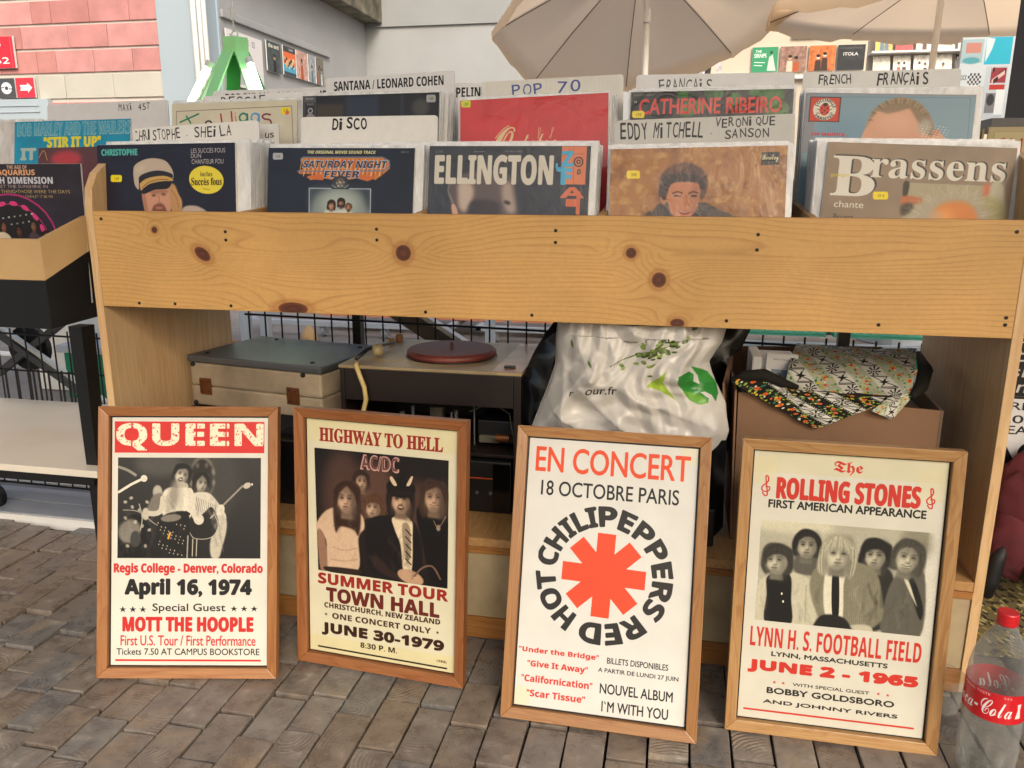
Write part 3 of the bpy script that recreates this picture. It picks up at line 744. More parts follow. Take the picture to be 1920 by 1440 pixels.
  ('T', '★', 0.8755, 0.828, 0.8985, 0.8432, '3f241a', 0, '', {}),
  ('T', 'JUNE 30-1979', 0.0879, 0.8704, 0.9277, 0.9234, '33190f', 0.06, 'sansb', {}),
  ('T', '8:30 P. M.', 0.3594, 0.9326, 0.614, 0.9561, '2a1812', 0.02, 'sansb', {}),
  ('T', '(192)', 0.8836, 0.9534, 0.9484, 0.9657, '2a1812', 0.02, 'sansb', {}),
  ('L', [(0.0593, 0.9804),
  (0.9487, 0.9854)], '181414', 0.0108, 1.0, 0, 0)],
 'enconcert': [('W', 'tape', {'x0': 0.9, 'y0': 0, 'x1': 1, 'y1': 0.06, 'c': 'd8d0a8', 'al': 0.5}),
  ('W', 'tape', {'x0': 0, 'y0': 0.93, 'x1': 0.09, 'y1': 1, 'c': 'd8d0a8', 'al': 0.5}),
  ('T', 'EN CONCERT', 0.0463, 0.0301, 0.9575, 0.1223, 'd84a28', 0.025, '', {}),
  ('T', '18 OCTOBRE PARIS', 0.0871, 0.1559, 0.9032, 0.2109, '201f1e', 0.015, '', {}),
  ('W', 'asterisk', {'x': 0.4895, 'y': 0.4907, 'r': 0.247, 'w': 0.108, 'c': 'd9482a'}),
  ('W', 'arc', {'t': 'PEPPERS', 'x': 0.4895, 'y': 0.4907, 'r0': 0.288, 'r1': 0.405, 'a': -7, 'b': 127, 'c': '262524'}),
  ('W', 'arc', {'t': 'RED', 'x': 0.4895, 'y': 0.4907, 'r0': 0.288, 'r1': 0.405, 'a': 138, 'b': 200, 'c': '262524'}),
  ('W', 'arc', {'t': 'HOT', 'x': 0.4895, 'y': 0.4907, 'r0': 0.288, 'r1': 0.405, 'a': 211, 'b': 268, 'c': '262524'}),
  ('W', 'arc', {'t': 'CHILI', 'x': 0.4895, 'y': 0.4907, 'r0': 0.288, 'r1': 0.405, 'a': 276, 'b': 350, 'c': '262524'}),
  ('T', '"Under the Bridge"', 0.0111, 0.7828, 0.4893, 0.8068, 'c2372a', 0.03, 'sansb', {}),
  ('T', '"Give It Away"', 0.0671, 0.8309, 0.4294, 0.8602, 'c2372a', 0.03, 'sansb', {}),
  ('T', '"Californication"', 0.0358, 0.8852, 0.4609, 0.9108, 'c2372a', 0.03, 'sansb', {}),
  ('T', '"Scar Tissue"', 0.073, 0.9387, 0.4223, 0.964, 'c2372a', 0.03, 'sansb', {}),
  ('T', 'BILLETS DISPONIBLES', 0.5403, 0.7876, 0.8932, 0.8093, '1d1c1c', 0.01, '', {}),
  ('T', 'A PARTIR DE LUNDI 27 JUIN', 0.4912, 0.8275, 0.954, 0.8474, '1d1c1c', 0.01, '', {}),
  ('T', 'NOUVEL ALBUM', 0.5072, 0.8835, 0.9271, 0.9198, '1d1c1c', 0.015, '', {}),
  ('T', 'I`M WITH YOU', 0.5225, 0.9468, 0.9059, 0.9844, '1d1c1c', 0.015, '', {})],
 'stones': [('P', [(0.0543, 0.379),
  (0.0499, 0.2467),
  (0.9357, 0.221),
  (0.9323, 0.3846),
  (0.9321, 0.6287),
  (0.0649, 0.6283)], '8f8b78', 0, 0.0, 0),
  ('W', 'photo', {'pts': [(0.0573, 0.261),
  (0.9358, 0.2217),
  (0.9321, 0.6287),
  (0.0649, 0.6283)], 'c': 'a8a490'}),
  ('E', 0.8743, 0.2923, 0.0824, 0.0706, '77735f', 0, 14, 0.7),
  ('E', 0.2176, 0.2611, 0.2353, 0.0294, 'c8c3a8', 0, 12, 0.9),
  ('P', [(0.2642, 0.365),
  (0.381, 0.3572),
  (0.4011, 0.4301),
  (0.2596, 0.4317)], '55524a', 4, 1.0, 1),
  ('H', 0.3133, 0.3288, 0.0824, {'part': 1, 'skin': 'a5a08a', 'hair': '1a1917', 'hl': 0.9, 'sh': 0.3}),
  ('P', [(0.598, 0.4244),
  (0.662, 0.3872),
  (0.7667, 0.4044),
  (0.8015, 0.5744),
  (0.6233, 0.6221),
  (0.5814, 0.4751)], '23221f', 4, 1.0, 1),
  ('H', 0.6734, 0.3442, 0.0894, {'part': 0, 'skin': 'a8a38d', 'hair': '161514', 'hl': 1.0, 'sh': 0.3}),
  ('P', [(0.7451, 0.496),
  (0.7801, 0.4197),
  (0.8437, 0.3908),
  (0.9324, 0.4008),
  (0.9366, 0.6283),
  (0.7393, 0.6227)], '57544a', 3, 1.0, 1),
  ('P', [(0.8517, 0.4309),
  (0.8817, 0.4206),
  (0.938, 0.5143),
  (0.9306, 0.5642),
  (0.8798, 0.4859)], '161513', 2, 1.0, 1),
  ('P', [(0.8316, 0.4242),
  (0.8503, 0.4212),
  (0.891, 0.4851),
  (0.9068, 0.5167)], 'cac5ae', 2, 1.0, 1),
  ('H', 0.8391, 0.3427, 0.0941, {'part': 3, 'skin': 'b0ab94', 'hair': '3c3a33', 'hl': 0.9, 'sh': 0.4, 'smile': 1, 'tilt': 0.15}),
  ('P', [(0.062, 0.4962),
  (0.1179, 0.45),
  (0.236, 0.4333),
  (0.3329, 0.4515),
  (0.3611, 0.4912),
  (0.3704, 0.6255),
  (0.0649, 0.6283)], 'bab59d', 3, 1.0, 1),
  ('P', [(0.116, 0.4543),
  (0.231, 0.442),
  (0.2491, 0.5332),
  (0.2544, 0.6279),
  (0.1175, 0.6285),
  (0.1159, 0.5262)], '141312', 2, 1.0, 1),
  ('E', 0.1969, 0.5159, 0.0047, 0.0047, 'e0dbc5', 0, 0, 1.0),
  ('E', 0.2071, 0.5448, 0.0047, 0.0047, 'e0dbc5', 0, 0, 1.0),
  ('L', [(0.324, 0.4772),
  (0.333, 0.6115)], '7f7b6a', 0.0059, 0.6, 1, 2),
  ('H', 0.1602, 0.3927, 0.0918, {'part': 0, 'skin': 'b5b099', 'hair': '2f2d28', 'hl': 1.0, 'sh': 0.3}),
  ('P', [(0.3535, 0.4251),
  (0.4311, 0.3867),
  (0.5918, 0.3757),
  (0.6878, 0.4099),
  (0.7281, 0.4973),
  (0.7335, 0.5798),
  (0.6359, 0.6295),
  (0.5296, 0.6212),
  (0.4351, 0.6203),
  (0.3512, 0.5087)], '77735f', 3, 1.0, 1),
  ('L', [(0.5492, 0.4032),
  (0.5634, 0.61)], '8f8b75', 0.0024, 0.6, 1, 0),
  ('L', [(0.5611, 0.4057),
  (0.5738, 0.6092)], '8f8b75', 0.0024, 0.6, 1, 0),
  ('L', [(0.5729, 0.4081),
  (0.5842, 0.6084)], '8f8b75', 0.0024, 0.6, 1, 0),
  ('L', [(0.5847, 0.4106),
  (0.5946, 0.6076)], '8f8b75', 0.0024, 0.6, 1, 0),
  ('L', [(0.5966, 0.413),
  (0.605, 0.6067)], '8f8b75', 0.0024, 0.6, 1, 0),
  ('L', [(0.6084, 0.4155),
  (0.6154, 0.6059)], '8f8b75', 0.0024, 0.6, 1, 0),
  ('L', [(0.6202, 0.4179),
  (0.6258, 0.6051)], '8f8b75', 0.0024, 0.6, 1, 0),
  ('L', [(0.632, 0.4204),
  (0.6361, 0.6042)], '8f8b75', 0.0024, 0.6, 1, 0),
  ('L', [(0.6438, 0.4228),
  (0.6465, 0.6034)], '8f8b75', 0.0024, 0.6, 1, 0),
  ('L', [(0.6556, 0.4253),
  (0.6568, 0.6026)], '8f8b75', 0.0024, 0.6, 1, 0),
  ('L', [(0.6673, 0.4277),
  (0.6671, 0.6018)], '8f8b75', 0.0024, 0.6, 1, 0),
  ('L', [(0.6791, 0.4302),
  (0.6775, 0.6009)], '8f8b75', 0.0024, 0.6, 1, 0),
  ('L', [(0.6909, 0.4326),
  (0.6878, 0.6001)], '8f8b75', 0.0024, 0.6, 1, 0),
  ('P', [(0.4331, 0.403),
  (0.53, 0.3881),
  (0.5218, 0.4629),
  (0.5265, 0.5961),
  (0.4429, 0.5859),
  (0.4172, 0.4871)], 'd2cdb6', 2, 1.0, 1),
  ('P', [(0.4597, 0.4111),
  (0.486, 0.4076),
  (0.5008, 0.481),
  (0.5071, 0.5808),
  (0.4781, 0.5848),
  (0.4622, 0.5005)], '121110', 1, 1.0, 1),
  ('P', [(0.4131, 0.584),
  (0.5429, 0.5864),
  (0.5818, 0.6635),
  (0.3811, 0.6672)], '1c1b18', 3, 1.0, 1),
  ('P', [(0.575, 0.6091),
  (0.6671, 0.6018),
  (0.6935, 0.6265),
  (0.6246, 0.6321)], 'b5b099', 3, 1.0, 1),
  ('H', 0.4768, 0.3508, 0.0988, {'part': 0, 'skin': 'b8b39c', 'hair': '9a9680', 'hl': 1.3, 'sh': 0.3}),
  ('FO', [(0.062, 0.4962),
  (0.1179, 0.45),
  (0.1304, 0.6361),
  (0.0686, 0.6281)], 8, '8a8672', 'dedac4'),
  ('FO', [(0.2428, 0.4412),
  (0.3474, 0.4755),
  (0.3694, 0.6171),
  (0.2626, 0.6256)], 14, '85816e', 'dedac4'),
  ('FO', [(0.5367, 0.3959),
  (0.6878, 0.4099),
  (0.7335, 0.5798),
  (0.575, 0.6091)], 22, '4e4b40', 'a39f88'),
  ('FO', [(0.3554, 0.4416),
  (0.4118, 0.421),
  (0.4341, 0.6119),
  (0.3571, 0.5083)], 10, '4e4b40', '9a967f'),
  ('FO', [(0.7338, 0.4969),
  (0.846, 0.4069),
  (0.921, 0.6146),
  (0.7493, 0.6119)], 18, '35332c', '7c7866'),
  ('FO', [(0.6115, 0.4399),
  (0.77, 0.4286),
  (0.7607, 0.611),
  (0.6453, 0.6119)], 10, '0c0b0a', '4a4840'),
  ('N', 0.05, 6, 7, 0.0585, 0.2486, 0.9923, 0.6229),
  ('N', 0.05, 2, 8, 0.0585, 0.2486, 0.9923, 0.6229),
  ('R', 0, 0, 1, 0.2486, 'BG', 0, 1.0),
  ('R', 0, 0.6229, 1, 1, 'BG', 0, 1.0),
  ('R', 0, 0.2486, 0.0585, 0.6229, 'BG', 0, 1.0),
  ('R', 0.9923, 0.2486, 1, 0.6229, 'BG', 0, 1.0),
  ('W', 'tape', {'x0': 0.02, 'y0': 0, 'x1': 1, 'y1': 0.075, 'c': 'c9c094', 'al': 0.45}),
  ('W', 'tape', {'x0': 0, 'y0': 0.02, 'x1': 0.12, 'y1': 0.12, 'c': 'cfc69a', 'al': 0.5}),
  ('W', 'tape', {'x0': 0.85, 'y0': 0.03, 'x1': 1, 'y1': 0.14, 'c': 'cfc69a', 'al': 0.4}),
  ('T', 'The', 0.4219, 0.0197, 0.5716, 0.0678, 'bf3328', 0.012, 'fraktur', {}),
  ('L', [(0.0548, 0.1501),
  (0.0676, 0.1599),
  (0.0811, 0.1527),
  (0.0683, 0.0944),
  (0.0797, 0.0905),
  (0.0814, 0.1082),
  (0.0505, 0.13),
  (0.059, 0.145),
  (0.0872, 0.1418),
  (0.0906, 0.1287),
  (0.0716, 0.1281)], 'bf3328', 0.0071, 1.0, 1, 0),
  ('L', [(0.9125, 0.154),
  (0.9249, 0.1634),
  (0.937, 0.1565),
  (0.9221, 0.1004),
  (0.9324, 0.0967),
  (0.935, 0.1137),
  (0.9075, 0.1347),
  (0.9162, 0.1491),
  (0.942, 0.146),
  (0.9445, 0.1334),
  (0.9269, 0.1328)], 'bf3328', 0.0071, 1.0, 1, 0),
  ('T', 'ROLLING STONES', 0.1316, 0.0918, 0.8725, 0.1657, 'bf3328', 0.05, 'sansb', {}),
  ('T', 'FIRST AMERICAN APPEARANCE', 0.0927, 0.1731, 0.9107, 0.2012, '1d1c1a', 0.05, '', {}),
  ('T', 'LYNN H. S. FOOTBALL FIELD', 0.0422, 0.6474, 0.9537, 0.7222, 'bf3328', 0.005, 'sansb', {}),
  ('T', 'LYNN, MASSACHUSETTS', 0.165, 0.737, 0.7862, 0.7563, '1d1c1a', 0.05, '', {}),
  ('T', 'JUNE 2 - 1965', 0.0419, 0.7754, 0.9486, 0.8208, 'bf3328', 0.13, 'sansb', {}),
  ('T', 'WITH SPECIAL GUEST', 0.2925, 0.848, 0.7043, 0.8598, '1d1c1a', 0.04, '', {}),
  ('T', 'BOBBY GOLDSBORO', 0.1543, 0.8756, 0.8381, 0.8973, '1d1c1a', 0.06, '', {}),
  ('T', 'AND JOHNNY RIVERS', 0.1367, 0.9233, 0.8616, 0.9409, '1d1c1a', 0.06, '', {}),
  ('T', '★', 0.1809, 0.8467, 0.2019, 0.8589, 'bf3328', 0, '', {}),
  ('T', '★', 0.23, 0.8466, 0.2509, 0.8588, 'bf3328', 0, '', {}),
  ('T', '★', 0.7424, 0.8459, 0.7627, 0.8578, 'bf3328', 0, '', {}),
  ('T', '★', 0.7916, 0.8473, 0.8119, 0.8592, 'bf3328', 0, '', {}),
  ('L', [(0.0348, 0.9678),
  (0.9489, 0.9669)], 'bf3328', 0.0106, 1.0, 0, 0)],
 'christophe': [('G', '1b1d30', '1b1d30', 0, 0, 1, 1, True),
  ('N', 0.12, 40, 3, 0, 0, 1, 1),
  ('L', [(0.3807, 0.0916),
  (0.488, 0.0471),
  (0.6374, 0.0493),
  (0.7472, 0.0963)], '3a3c50', 0.0038, 0.5, 1, 2),
  ('T', 'CHRISTOPHE', 0.033, 0.0285, 0.2978, 0.0681, '4fb0a8', 0.06, 'sansb', {}),
  ('T', 'LES SUCCÈS FOUS', 0.6886, 0.024, 0.9312, 0.06, 'cfc8c4', 0.0, '', {}),
  ('T', 'DUN', 0.6874, 0.0643, 0.7591, 0.0913, 'cfc8c4', 0.0, '', {}),
  ('T', 'CHANTEUR FOU', 0.6916, 0.0995, 0.9172, 0.1295, 'cfc8c4', 0.0, '', {}),
  ('P', [(0.0936, 0.2071),
  (0.102, 0.1935),
  (0.173, 0.1941),
  (0.1803, 0.2078),
  (0.1773, 0.2169),
  (0.1795, 0.226),
  (0.1712, 0.2395),
  (0.1, 0.239),
  (0.0928, 0.2253),
  (0.0958, 0.2162)], 'e8d81e', 0, 1, 0),
  ('T', '12€', 0.124, 0.2073, 0.1579, 0.2258, '6b6420', 0.0, '', {}),
  ('E', 0.7929, 0.2303, 0.1238, 0.0885, 'e0d040', 0.12, 0, 1.0),
  ('T', 'inclus', 0.7508, 0.1778, 0.8362, 0.2079, '4a3a1a', 0.01, 'serif', {}),
  ('T', 'Succès fous', 0.686, 0.217, 0.9016, 0.2637, '3a2a16', 0.01, 'serif', {}),
  ('L', [(0.7678, 0.2857),
  (0.8156, 0.2926)], '7a6a2a', 0.003, 1.0, 1, 0),
  ('P', [(0.3427, 0.2966),
  (0.3737, 0.2835),
  (0.5256, 0.2711),
  (0.5547, 0.3043),
  (0.5446, 0.3838),
  (0.5042, 0.4636),
  (0.3972, 0.4771),
  (0.3538, 0.4101),
  (0.3259, 0.3366)], 'c39078', 3, 1.0, 1),
  ('P', [(0.5259, 0.2645),
  (0.5637, 0.2582),
  (0.5918, 0.3177),
  (0.6164, 0.3707),
  (0.6023, 0.4635),
  (0.5496, 0.4635),
  (0.5299, 0.3705)], 'b58a5c', 3, 1.0, 1),
  ('L', [(0.5401, 0.2911),
  (0.576, 0.3441),
  (0.5891, 0.4037)], '7a5636', 0.0038, 0.8, 1, 0),
  ('L', [(0.5555, 0.2779),
  (0.5985, 0.3442),
  (0.6089, 0.3971)], 'd9b07a', 0.003, 0.8, 1, 0),
  ('P', [(0.3227, 0.3199),
  (0.3422, 0.31),
  (0.3588, 0.3767),
  (0.3676, 0.4503),
  (0.338, 0.4235)], 'a9785e', 2, 1.0, 1),
  ('P', [(0.3732, 0.2968),
  (0.4343, 0.2905),
  (0.5098, 0.2942),
  (0.5017, 0.3107),
  (0.4029, 0.3169)], '8a6048', 5, 0.7, 1),
  ('E', 0.4102, 0.3269, 0.0165, 0.0068, '4a2c22', 0, 3, 0.8),
  ('E', 0.4825, 0.3206, 0.018, 0.0068, '4a2c22', 0, 3, 0.8),
  ('L', [(0.4445, 0.3237),
  (0.4509, 0.357),
  (0.439, 0.3736),
  (0.4617, 0.3736)], '8f5c46', 0.0053, 0.7, 1, 1.5),
  ('P', [(0.3997, 0.4068),
  (0.4234, 0.3835),
  (0.4691, 0.3803),
  (0.4946, 0.4103),
  (0.5004, 0.4636),
  (0.3898, 0.4704)], '5d3a2c', 4, 0.8, 1),
  ('E', 0.4469, 0.4069, 0.0285, 0.009, 'b5675a', 0, 2, 1.0),
  ('P', [(0.2647, 0.173),
  (0.2802, 0.13),
  (0.3501, 0.0965),
  (0.4262, 0.0896),
  (0.501, 0.1063),
  (0.5445, 0.1527),
  (0.5596, 0.1989),
  (0.5499, 0.2186),
  (0.5285, 0.1855),
  (0.4385, 0.1681),
  (0.3466, 0.1904),
  (0.3065, 0.2432),
  (0.3009, 0.2898),
  (0.2715, 0.2562)], 'b9aa9a', 1, 1.0, 1),
  ('E', 0.3174, 0.157, 0.0375, 0.0225, 'cfc0ae', -0.5, 8, 0.5),
  ('P', [(0.3118, 0.2033),
  (0.3775, 0.1774),
  (0.4687, 0.1704),
  (0.5434, 0.1889),
  (0.5501, 0.212),
  (0.4826, 0.2048),
  (0.3761, 0.2171),
  (0.3139, 0.2499),
  (0.3036, 0.2365)], '24222c', 1, 1.0, 1),
  ('P', [(0.314, 0.2465),
  (0.3762, 0.2138),
  (0.4827, 0.2015),
  (0.5462, 0.2185),
  (0.5494, 0.235),
  (0.4664, 0.2377),
  (0.3747, 0.2569),
  (0.3236, 0.2965),
  (0.3113, 0.2765)], 'c29c5a', 1, 1.0, 1),
  ('L', [(0.3281, 0.2766),
  (0.3751, 0.2437),
  (0.4517, 0.2257),
  (0.5196, 0.2262)], '7a5a30', 0.0053, 1.0, 1, 0),
  ('P', [(0.3197, 0.2965),
  (0.3745, 0.2602),
  (0.4663, 0.241),
  (0.5267, 0.2381),
  (0.5413, 0.2514),
  (0.5101, 0.2843),
  (0.4191, 0.2904),
  (0.3419, 0.3166)], '1c1a22', 1, 1.0, 1),
  ('P', [(0.611, 0.4236),
  (0.6419, 0.3959),
  (0.7017, 0.392),
  (0.746, 0.4039),
  (0.7898, 0.4303),
  (0.8327, 0.4896),
  (0.609, 0.49)], 'b5a59a', 3, 1.0, 1)],
 'nightfever': [('G', '1c2434', '181f2e', 0, 0, 1, 1, True),
  ('N', 0.15, 60, 4, 0, 0, 1, 1),
  ('P', [(0.0297, 0.0454),
  (0.036, 0.0324),
  (0.097, 0.0322),
  (0.104, 0.0451),
  (0.1021, 0.0538),
  (0.1045, 0.0624),
  (0.0982, 0.0754),
  (0.0372, 0.0757),
  (0.0302, 0.0627),
  (0.0321, 0.0541)], 'a9adb8', 0, 1, 0),
  ('T', '16€', 0.0557, 0.0453, 0.086, 0.0625, '6b6420', 0.0, '', {}),
  ('T', 'THE ORIGINAL MOVIE SOUND TRACK', 0.2704, 0.0169, 0.7368, 0.0368, 'd8d49a', 0.05, 'sansb', {'shear': 0.2}),
  ('T', '2658 123', 0.9068, 0.0185, 0.9574, 0.0288, 'a8a8a8', 0.02, '', {}),
  ('P', [(0.2315, 0.062),
  (0.7856, 0.0577),
  (0.8323, 0.0825),
  (0.8375, 0.1285),
  (0.7966, 0.1618),
  (0.7415, 0.2019),
  (0.7125, 0.1856),
  (0.62, 0.1898),
  (0.5059, 0.2122),
  (0.3892, 0.1919),
  (0.3021, 0.2062),
  (0.2721, 0.1862),
  (0.3301, 0.1656),
  (0.2274, 0.1664),
  (0.2085, 0.1497),
  (0.2484, 0.1326)], 'c8793c', 1, 1, 0),
  ('L', [(0.2392, 0.0721),
  (0.2199, 0.1631)], 'e0b060', 0.005, 0.9, 0, 0),
  ('L', [(0.254, 0.0774),
  (0.2349, 0.1711)], 'b5512c', 0.005, 0.9, 0, 0),
  ('L', [(0.2689, 0.0827),
  (0.2499, 0.179)], 'f0d090', 0.005, 0.9, 0, 0),
  ('L', [(0.2832, 0.0719),
  (0.2648, 0.187)], '7a2f20', 0.005, 0.9, 0, 0),
  ('L', [(0.298, 0.0772),
  (0.2787, 0.1626)], 'e0b060', 0.005, 0.9, 0, 0),
  ('L', [(0.3128, 0.0825),
  (0.2936, 0.1706)], 'b5512c', 0.005, 0.9, 0, 0),
  ('L', [(0.327, 0.0717),
  (0.3085, 0.1785)], 'f0d090', 0.005, 0.9, 0, 0),
  ('L', [(0.3418, 0.077),
  (0.3234, 0.1865)], '7a2f20', 0.005, 0.9, 0, 0),
  ('L', [(0.3565, 0.0822),
  (0.3373, 0.1622)], 'e0b060', 0.005, 0.9, 0, 0),
  ('L', [(0.3707, 0.0715),
  (0.3521, 0.1701)], 'b5512c', 0.005, 0.9, 0, 0),
  ('L', [(0.3854, 0.0767),
  (0.3669, 0.178)], 'f0d090', 0.005, 0.9, 0, 0),
  ('L', [(0.4001, 0.082),
  (0.3818, 0.1859)], '7a2f20', 0.005, 0.9, 0, 0),
  ('L', [(0.4143, 0.0713),
  (0.3955, 0.1617)], 'e0b060', 0.005, 0.9, 0, 0),
  ('L', [(0.429, 0.0765),
  (0.4103, 0.1696)], 'b5512c', 0.005, 0.9, 0, 0),
  ('L', [(0.4436, 0.0818),
  (0.4251, 0.1775)], 'f0d090', 0.005, 0.9, 0, 0),
  ('L', [(0.4577, 0.0711),
  (0.4399, 0.1854)], '7a2f20', 0.005, 0.9, 0, 0),
  ('L', [(0.4723, 0.0763),
  (0.4535, 0.1612)], 'e0b060', 0.005, 0.9, 0, 0),
  ('L', [(0.487, 0.0816),
  (0.4683, 0.1691)], 'b5512c', 0.005, 0.9, 0, 0),
  ('L', [(0.501, 0.0709),
  (0.483, 0.177)], 'f0d090', 0.005, 0.9, 0, 0),
  ('L', [(0.5156, 0.0761),
  (0.4977, 0.1849)], '7a2f20', 0.005, 0.9, 0, 0),
  ('L', [(0.5302, 0.0814),
  (0.5113, 0.1608)], 'e0b060', 0.005, 0.9, 0, 0),
  ('L', [(0.5442, 0.0707),
  (0.526, 0.1686)], 'b5512c', 0.005, 0.9, 0, 0),
  ('L', [(0.5587, 0.0759),
  (0.5407, 0.1765)], 'f0d090', 0.005, 0.9, 0, 0),
  ('L', [(0.5732, 0.0811),
  (0.5553, 0.1844)], '7a2f20', 0.005, 0.9, 0, 0),
  ('L', [(0.5872, 0.0705),
  (0.5688, 0.1603)], 'e0b060', 0.005, 0.9, 0, 0),
  ('L', [(0.6017, 0.0757),
  (0.5834, 0.1682)], 'b5512c', 0.005, 0.9, 0, 0),
  ('L', [(0.6161, 0.0809),
  (0.5981, 0.176)], 'f0d090', 0.005, 0.9, 0, 0),
  ('L', [(0.63, 0.0703),
  (0.6127, 0.1839)], '7a2f20', 0.005, 0.9, 0, 0),
  ('L', [(0.6445, 0.0755),
  (0.6261, 0.1598)], 'e0b060', 0.005, 0.9, 0, 0),
  ('L', [(0.6589, 0.0807),
  (0.6407, 0.1677)], 'b5512c', 0.005, 0.9, 0, 0),
  ('L', [(0.6728, 0.0701),
  (0.6552, 0.1755)], 'f0d090', 0.005, 0.9, 0, 0),
  ('L', [(0.6872, 0.0753),
  (0.6698, 0.1834)], '7a2f20', 0.005, 0.9, 0, 0),
  ('L', [(0.7016, 0.0805),
  (0.6831, 0.1594)], 'e0b060', 0.005, 0.9, 0, 0),
  ('L', [(0.7153, 0.0699),
  (0.6976, 0.1672)], 'b5512c', 0.005, 0.9, 0, 0),
  ('L', [(0.7297, 0.0751),
  (0.7121, 0.175)], 'f0d090', 0.005, 0.9, 0, 0),
  ('L', [(0.7441, 0.0803),
  (0.7266, 0.1829)], '7a2f20', 0.005, 0.9, 0, 0),
  ('L', [(0.7578, 0.0697),
  (0.7399, 0.1589)], 'e0b060', 0.005, 0.9, 0, 0),
  ('L', [(0.7721, 0.0749),
  (0.7544, 0.1667)], 'b5512c', 0.005, 0.9, 0, 0),
  ('L', [(0.7864, 0.0801),
  (0.7688, 0.1746)], 'f0d090', 0.005, 0.9, 0, 0),
  ('L', [(0.8001, 0.0695),
  (0.7832, 0.1824)], '7a2f20', 0.005, 0.9, 0, 0),
  ('L', [(0.2325, 0.0923),
  (0.2282, 0.0721),
  (0.2461, 0.0599),
  (0.7856, 0.0577),
  (0.83, 0.0792),
  (0.8368, 0.1088),
  (0.8167, 0.1352),
  (0.7747, 0.1435),
  (0.2085, 0.1497)], '8fa0b8', 0.0079, 1.0, 0, 0),
  ('L', [(0.2325, 0.0923),
  (0.2282, 0.0721),
  (0.2461, 0.0599),
  (0.7856, 0.0577),
  (0.83, 0.0792),
  (0.8368, 0.1088),
  (0.8167, 0.1352),
  (0.7747, 0.1435),
  (0.2085, 0.1497)], '2a3550', 0.0029, 1.0, 0, 0),
  ('T', 'SATURDAY NIGHT', 0.2393, 0.0775, 0.8129, 0.1287, '9fb0c6', 0.05, 'sansb', {'shear': 0.25}),
  ('T', 'SATURDAY NIGHT', 0.2439, 0.0815, 0.8093, 0.1254, '27344e', 0.0, 'sansb', {'shear': 0.25}),
  ('T', 'FEVER', 0.3876, 0.1417, 0.6379, 0.1896, 'a5b4c8', 0.05, 'sansb', {'shear': 0.2}),
  ('T', 'FEVER', 0.3921, 0.1456, 0.6335, 0.1864, '27344e', 0.0, 'sansb', {'shear': 0.2}),
  ('P', [(0.2719, 0.1795),
  (0.3884, 0.1651),
  (0.3897, 0.2053),
  (0.3313, 0.2025)], 'c86a3a', 1, 1, 0),
  ('P', [(0.6334, 0.1631),
  (0.7515, 0.1853),
  (0.692, 0.209),
  (0.6345, 0.1963)], 'c86a3a', 1, 1, 0),
  ('E', 0.5062, 0.2209, 0.0619, 0.0446, '2a2f3c', 0, 0, 1.0),
  ('E', 0.5061, 0.2176, 0.0288, 0.0288, '8a7a68', 0, 8, 0.8),
  ('L', [(0.4502, 0.2349),
  (0.5076, 0.263),
  (0.5628, 0.2337)], 'b8c4d0', 0.0029, 1.0, 1, 0),
  ('E', 0.4803, 0.2044, 0.0036, 0.0036, '54402c', 0, 0, 1.0),
  ('E', 0.5017, 0.2156, 0.0036, 0.0036, 'd8d0c0', 0, 0, 1.0),
  ('E', 0.523, 0.2267, 0.0036, 0.0036, '54402c', 0, 0, 1.0),
  ('E', 0.4902, 0.2385, 0.0036, 0.0036, 'd8d0c0', 0, 0, 1.0),
  ('E', 0.51, 0.2062, 0.0036, 0.0036, '54402c', 0, 0, 1.0),
  ('E', 0.5313, 0.2173, 0.0036, 0.0036, 'd8d0c0', 0, 0, 1.0),
  ('E', 0.4985, 0.229, 0.0036, 0.0036, '54402c', 0, 0, 1.0),
  ('E', 0.5198, 0.2401, 0.0036, 0.0036, 'd8d0c0', 0, 0, 1.0),
  ('E', 0.4855, 0.2084, 0.0036, 0.0036, '54402c', 0, 0, 1.0),
  ('E', 0.5068, 0.2196, 0.0036, 0.0036, 'd8d0c0', 0, 0, 1.0),
  ('E', 0.5281, 0.2307, 0.0036, 0.0036, '54402c', 0, 0, 1.0),
  ('E', 0.4954, 0.2424, 0.0036, 0.0036, 'd8d0c0', 0, 0, 1.0),
  ('E', 0.5152, 0.2101, 0.0036, 0.0036, '54402c', 0, 0, 1.0),
  ('E', 0.4824, 0.2218, 0.0036, 0.0036, 'd8d0c0', 0, 0, 1.0),
  ('G', '6f7a7c', '8c9a96', 0.2927, 0.2568, 0.7206, 0.5015, True),
  ('P', [(0.2926, 0.2534),
  (0.4493, 0.2516),
  (0.3346, 0.3068),
  (0.2986, 0.4425)], '3a4450', 14, 0.9, 1),
  ('P', [(0.7113, 0.2486),
  (0.5648, 0.2503),
  (0.6519, 0.2826),
  (0.7176, 0.4215)], '2c3440', 16, 0.9, 1),
  ('E', 0.5034, 0.3515, 0.1295, 0.0863, 'b9c6bd', 0, 30, 0.7),
  ('L', [(0.3008, 0.5103),
  (0.2927, 0.2568),
  (0.7137, 0.2566),
  (0.717, 0.5015)], 'a8b6c2', 0.0058, 1.0, 0, 0),
  ('L', [(0.4495, 0.257),
  (0.565, 0.257)], '2c3440', 0.0072, 1.0, 0, 0),
  ('P', [(0.3968, 0.4205),
  (0.425, 0.393),
  (0.4833, 0.3988),
  (0.5553, 0.3909),
  (0.5846, 0.4038),
  (0.6217, 0.4366),
  (0.624, 0.5035),
  (0.3924, 0.5084)], 'c9cfc4', 4, 1.0, 1),
  ('H', 0.4494, 0.3624, 0.0302, {'skin': 'c08a6a', 'hair': '2a1a14', 'hl': 1.2, 'sh': 0.4, 'smile': 1}),
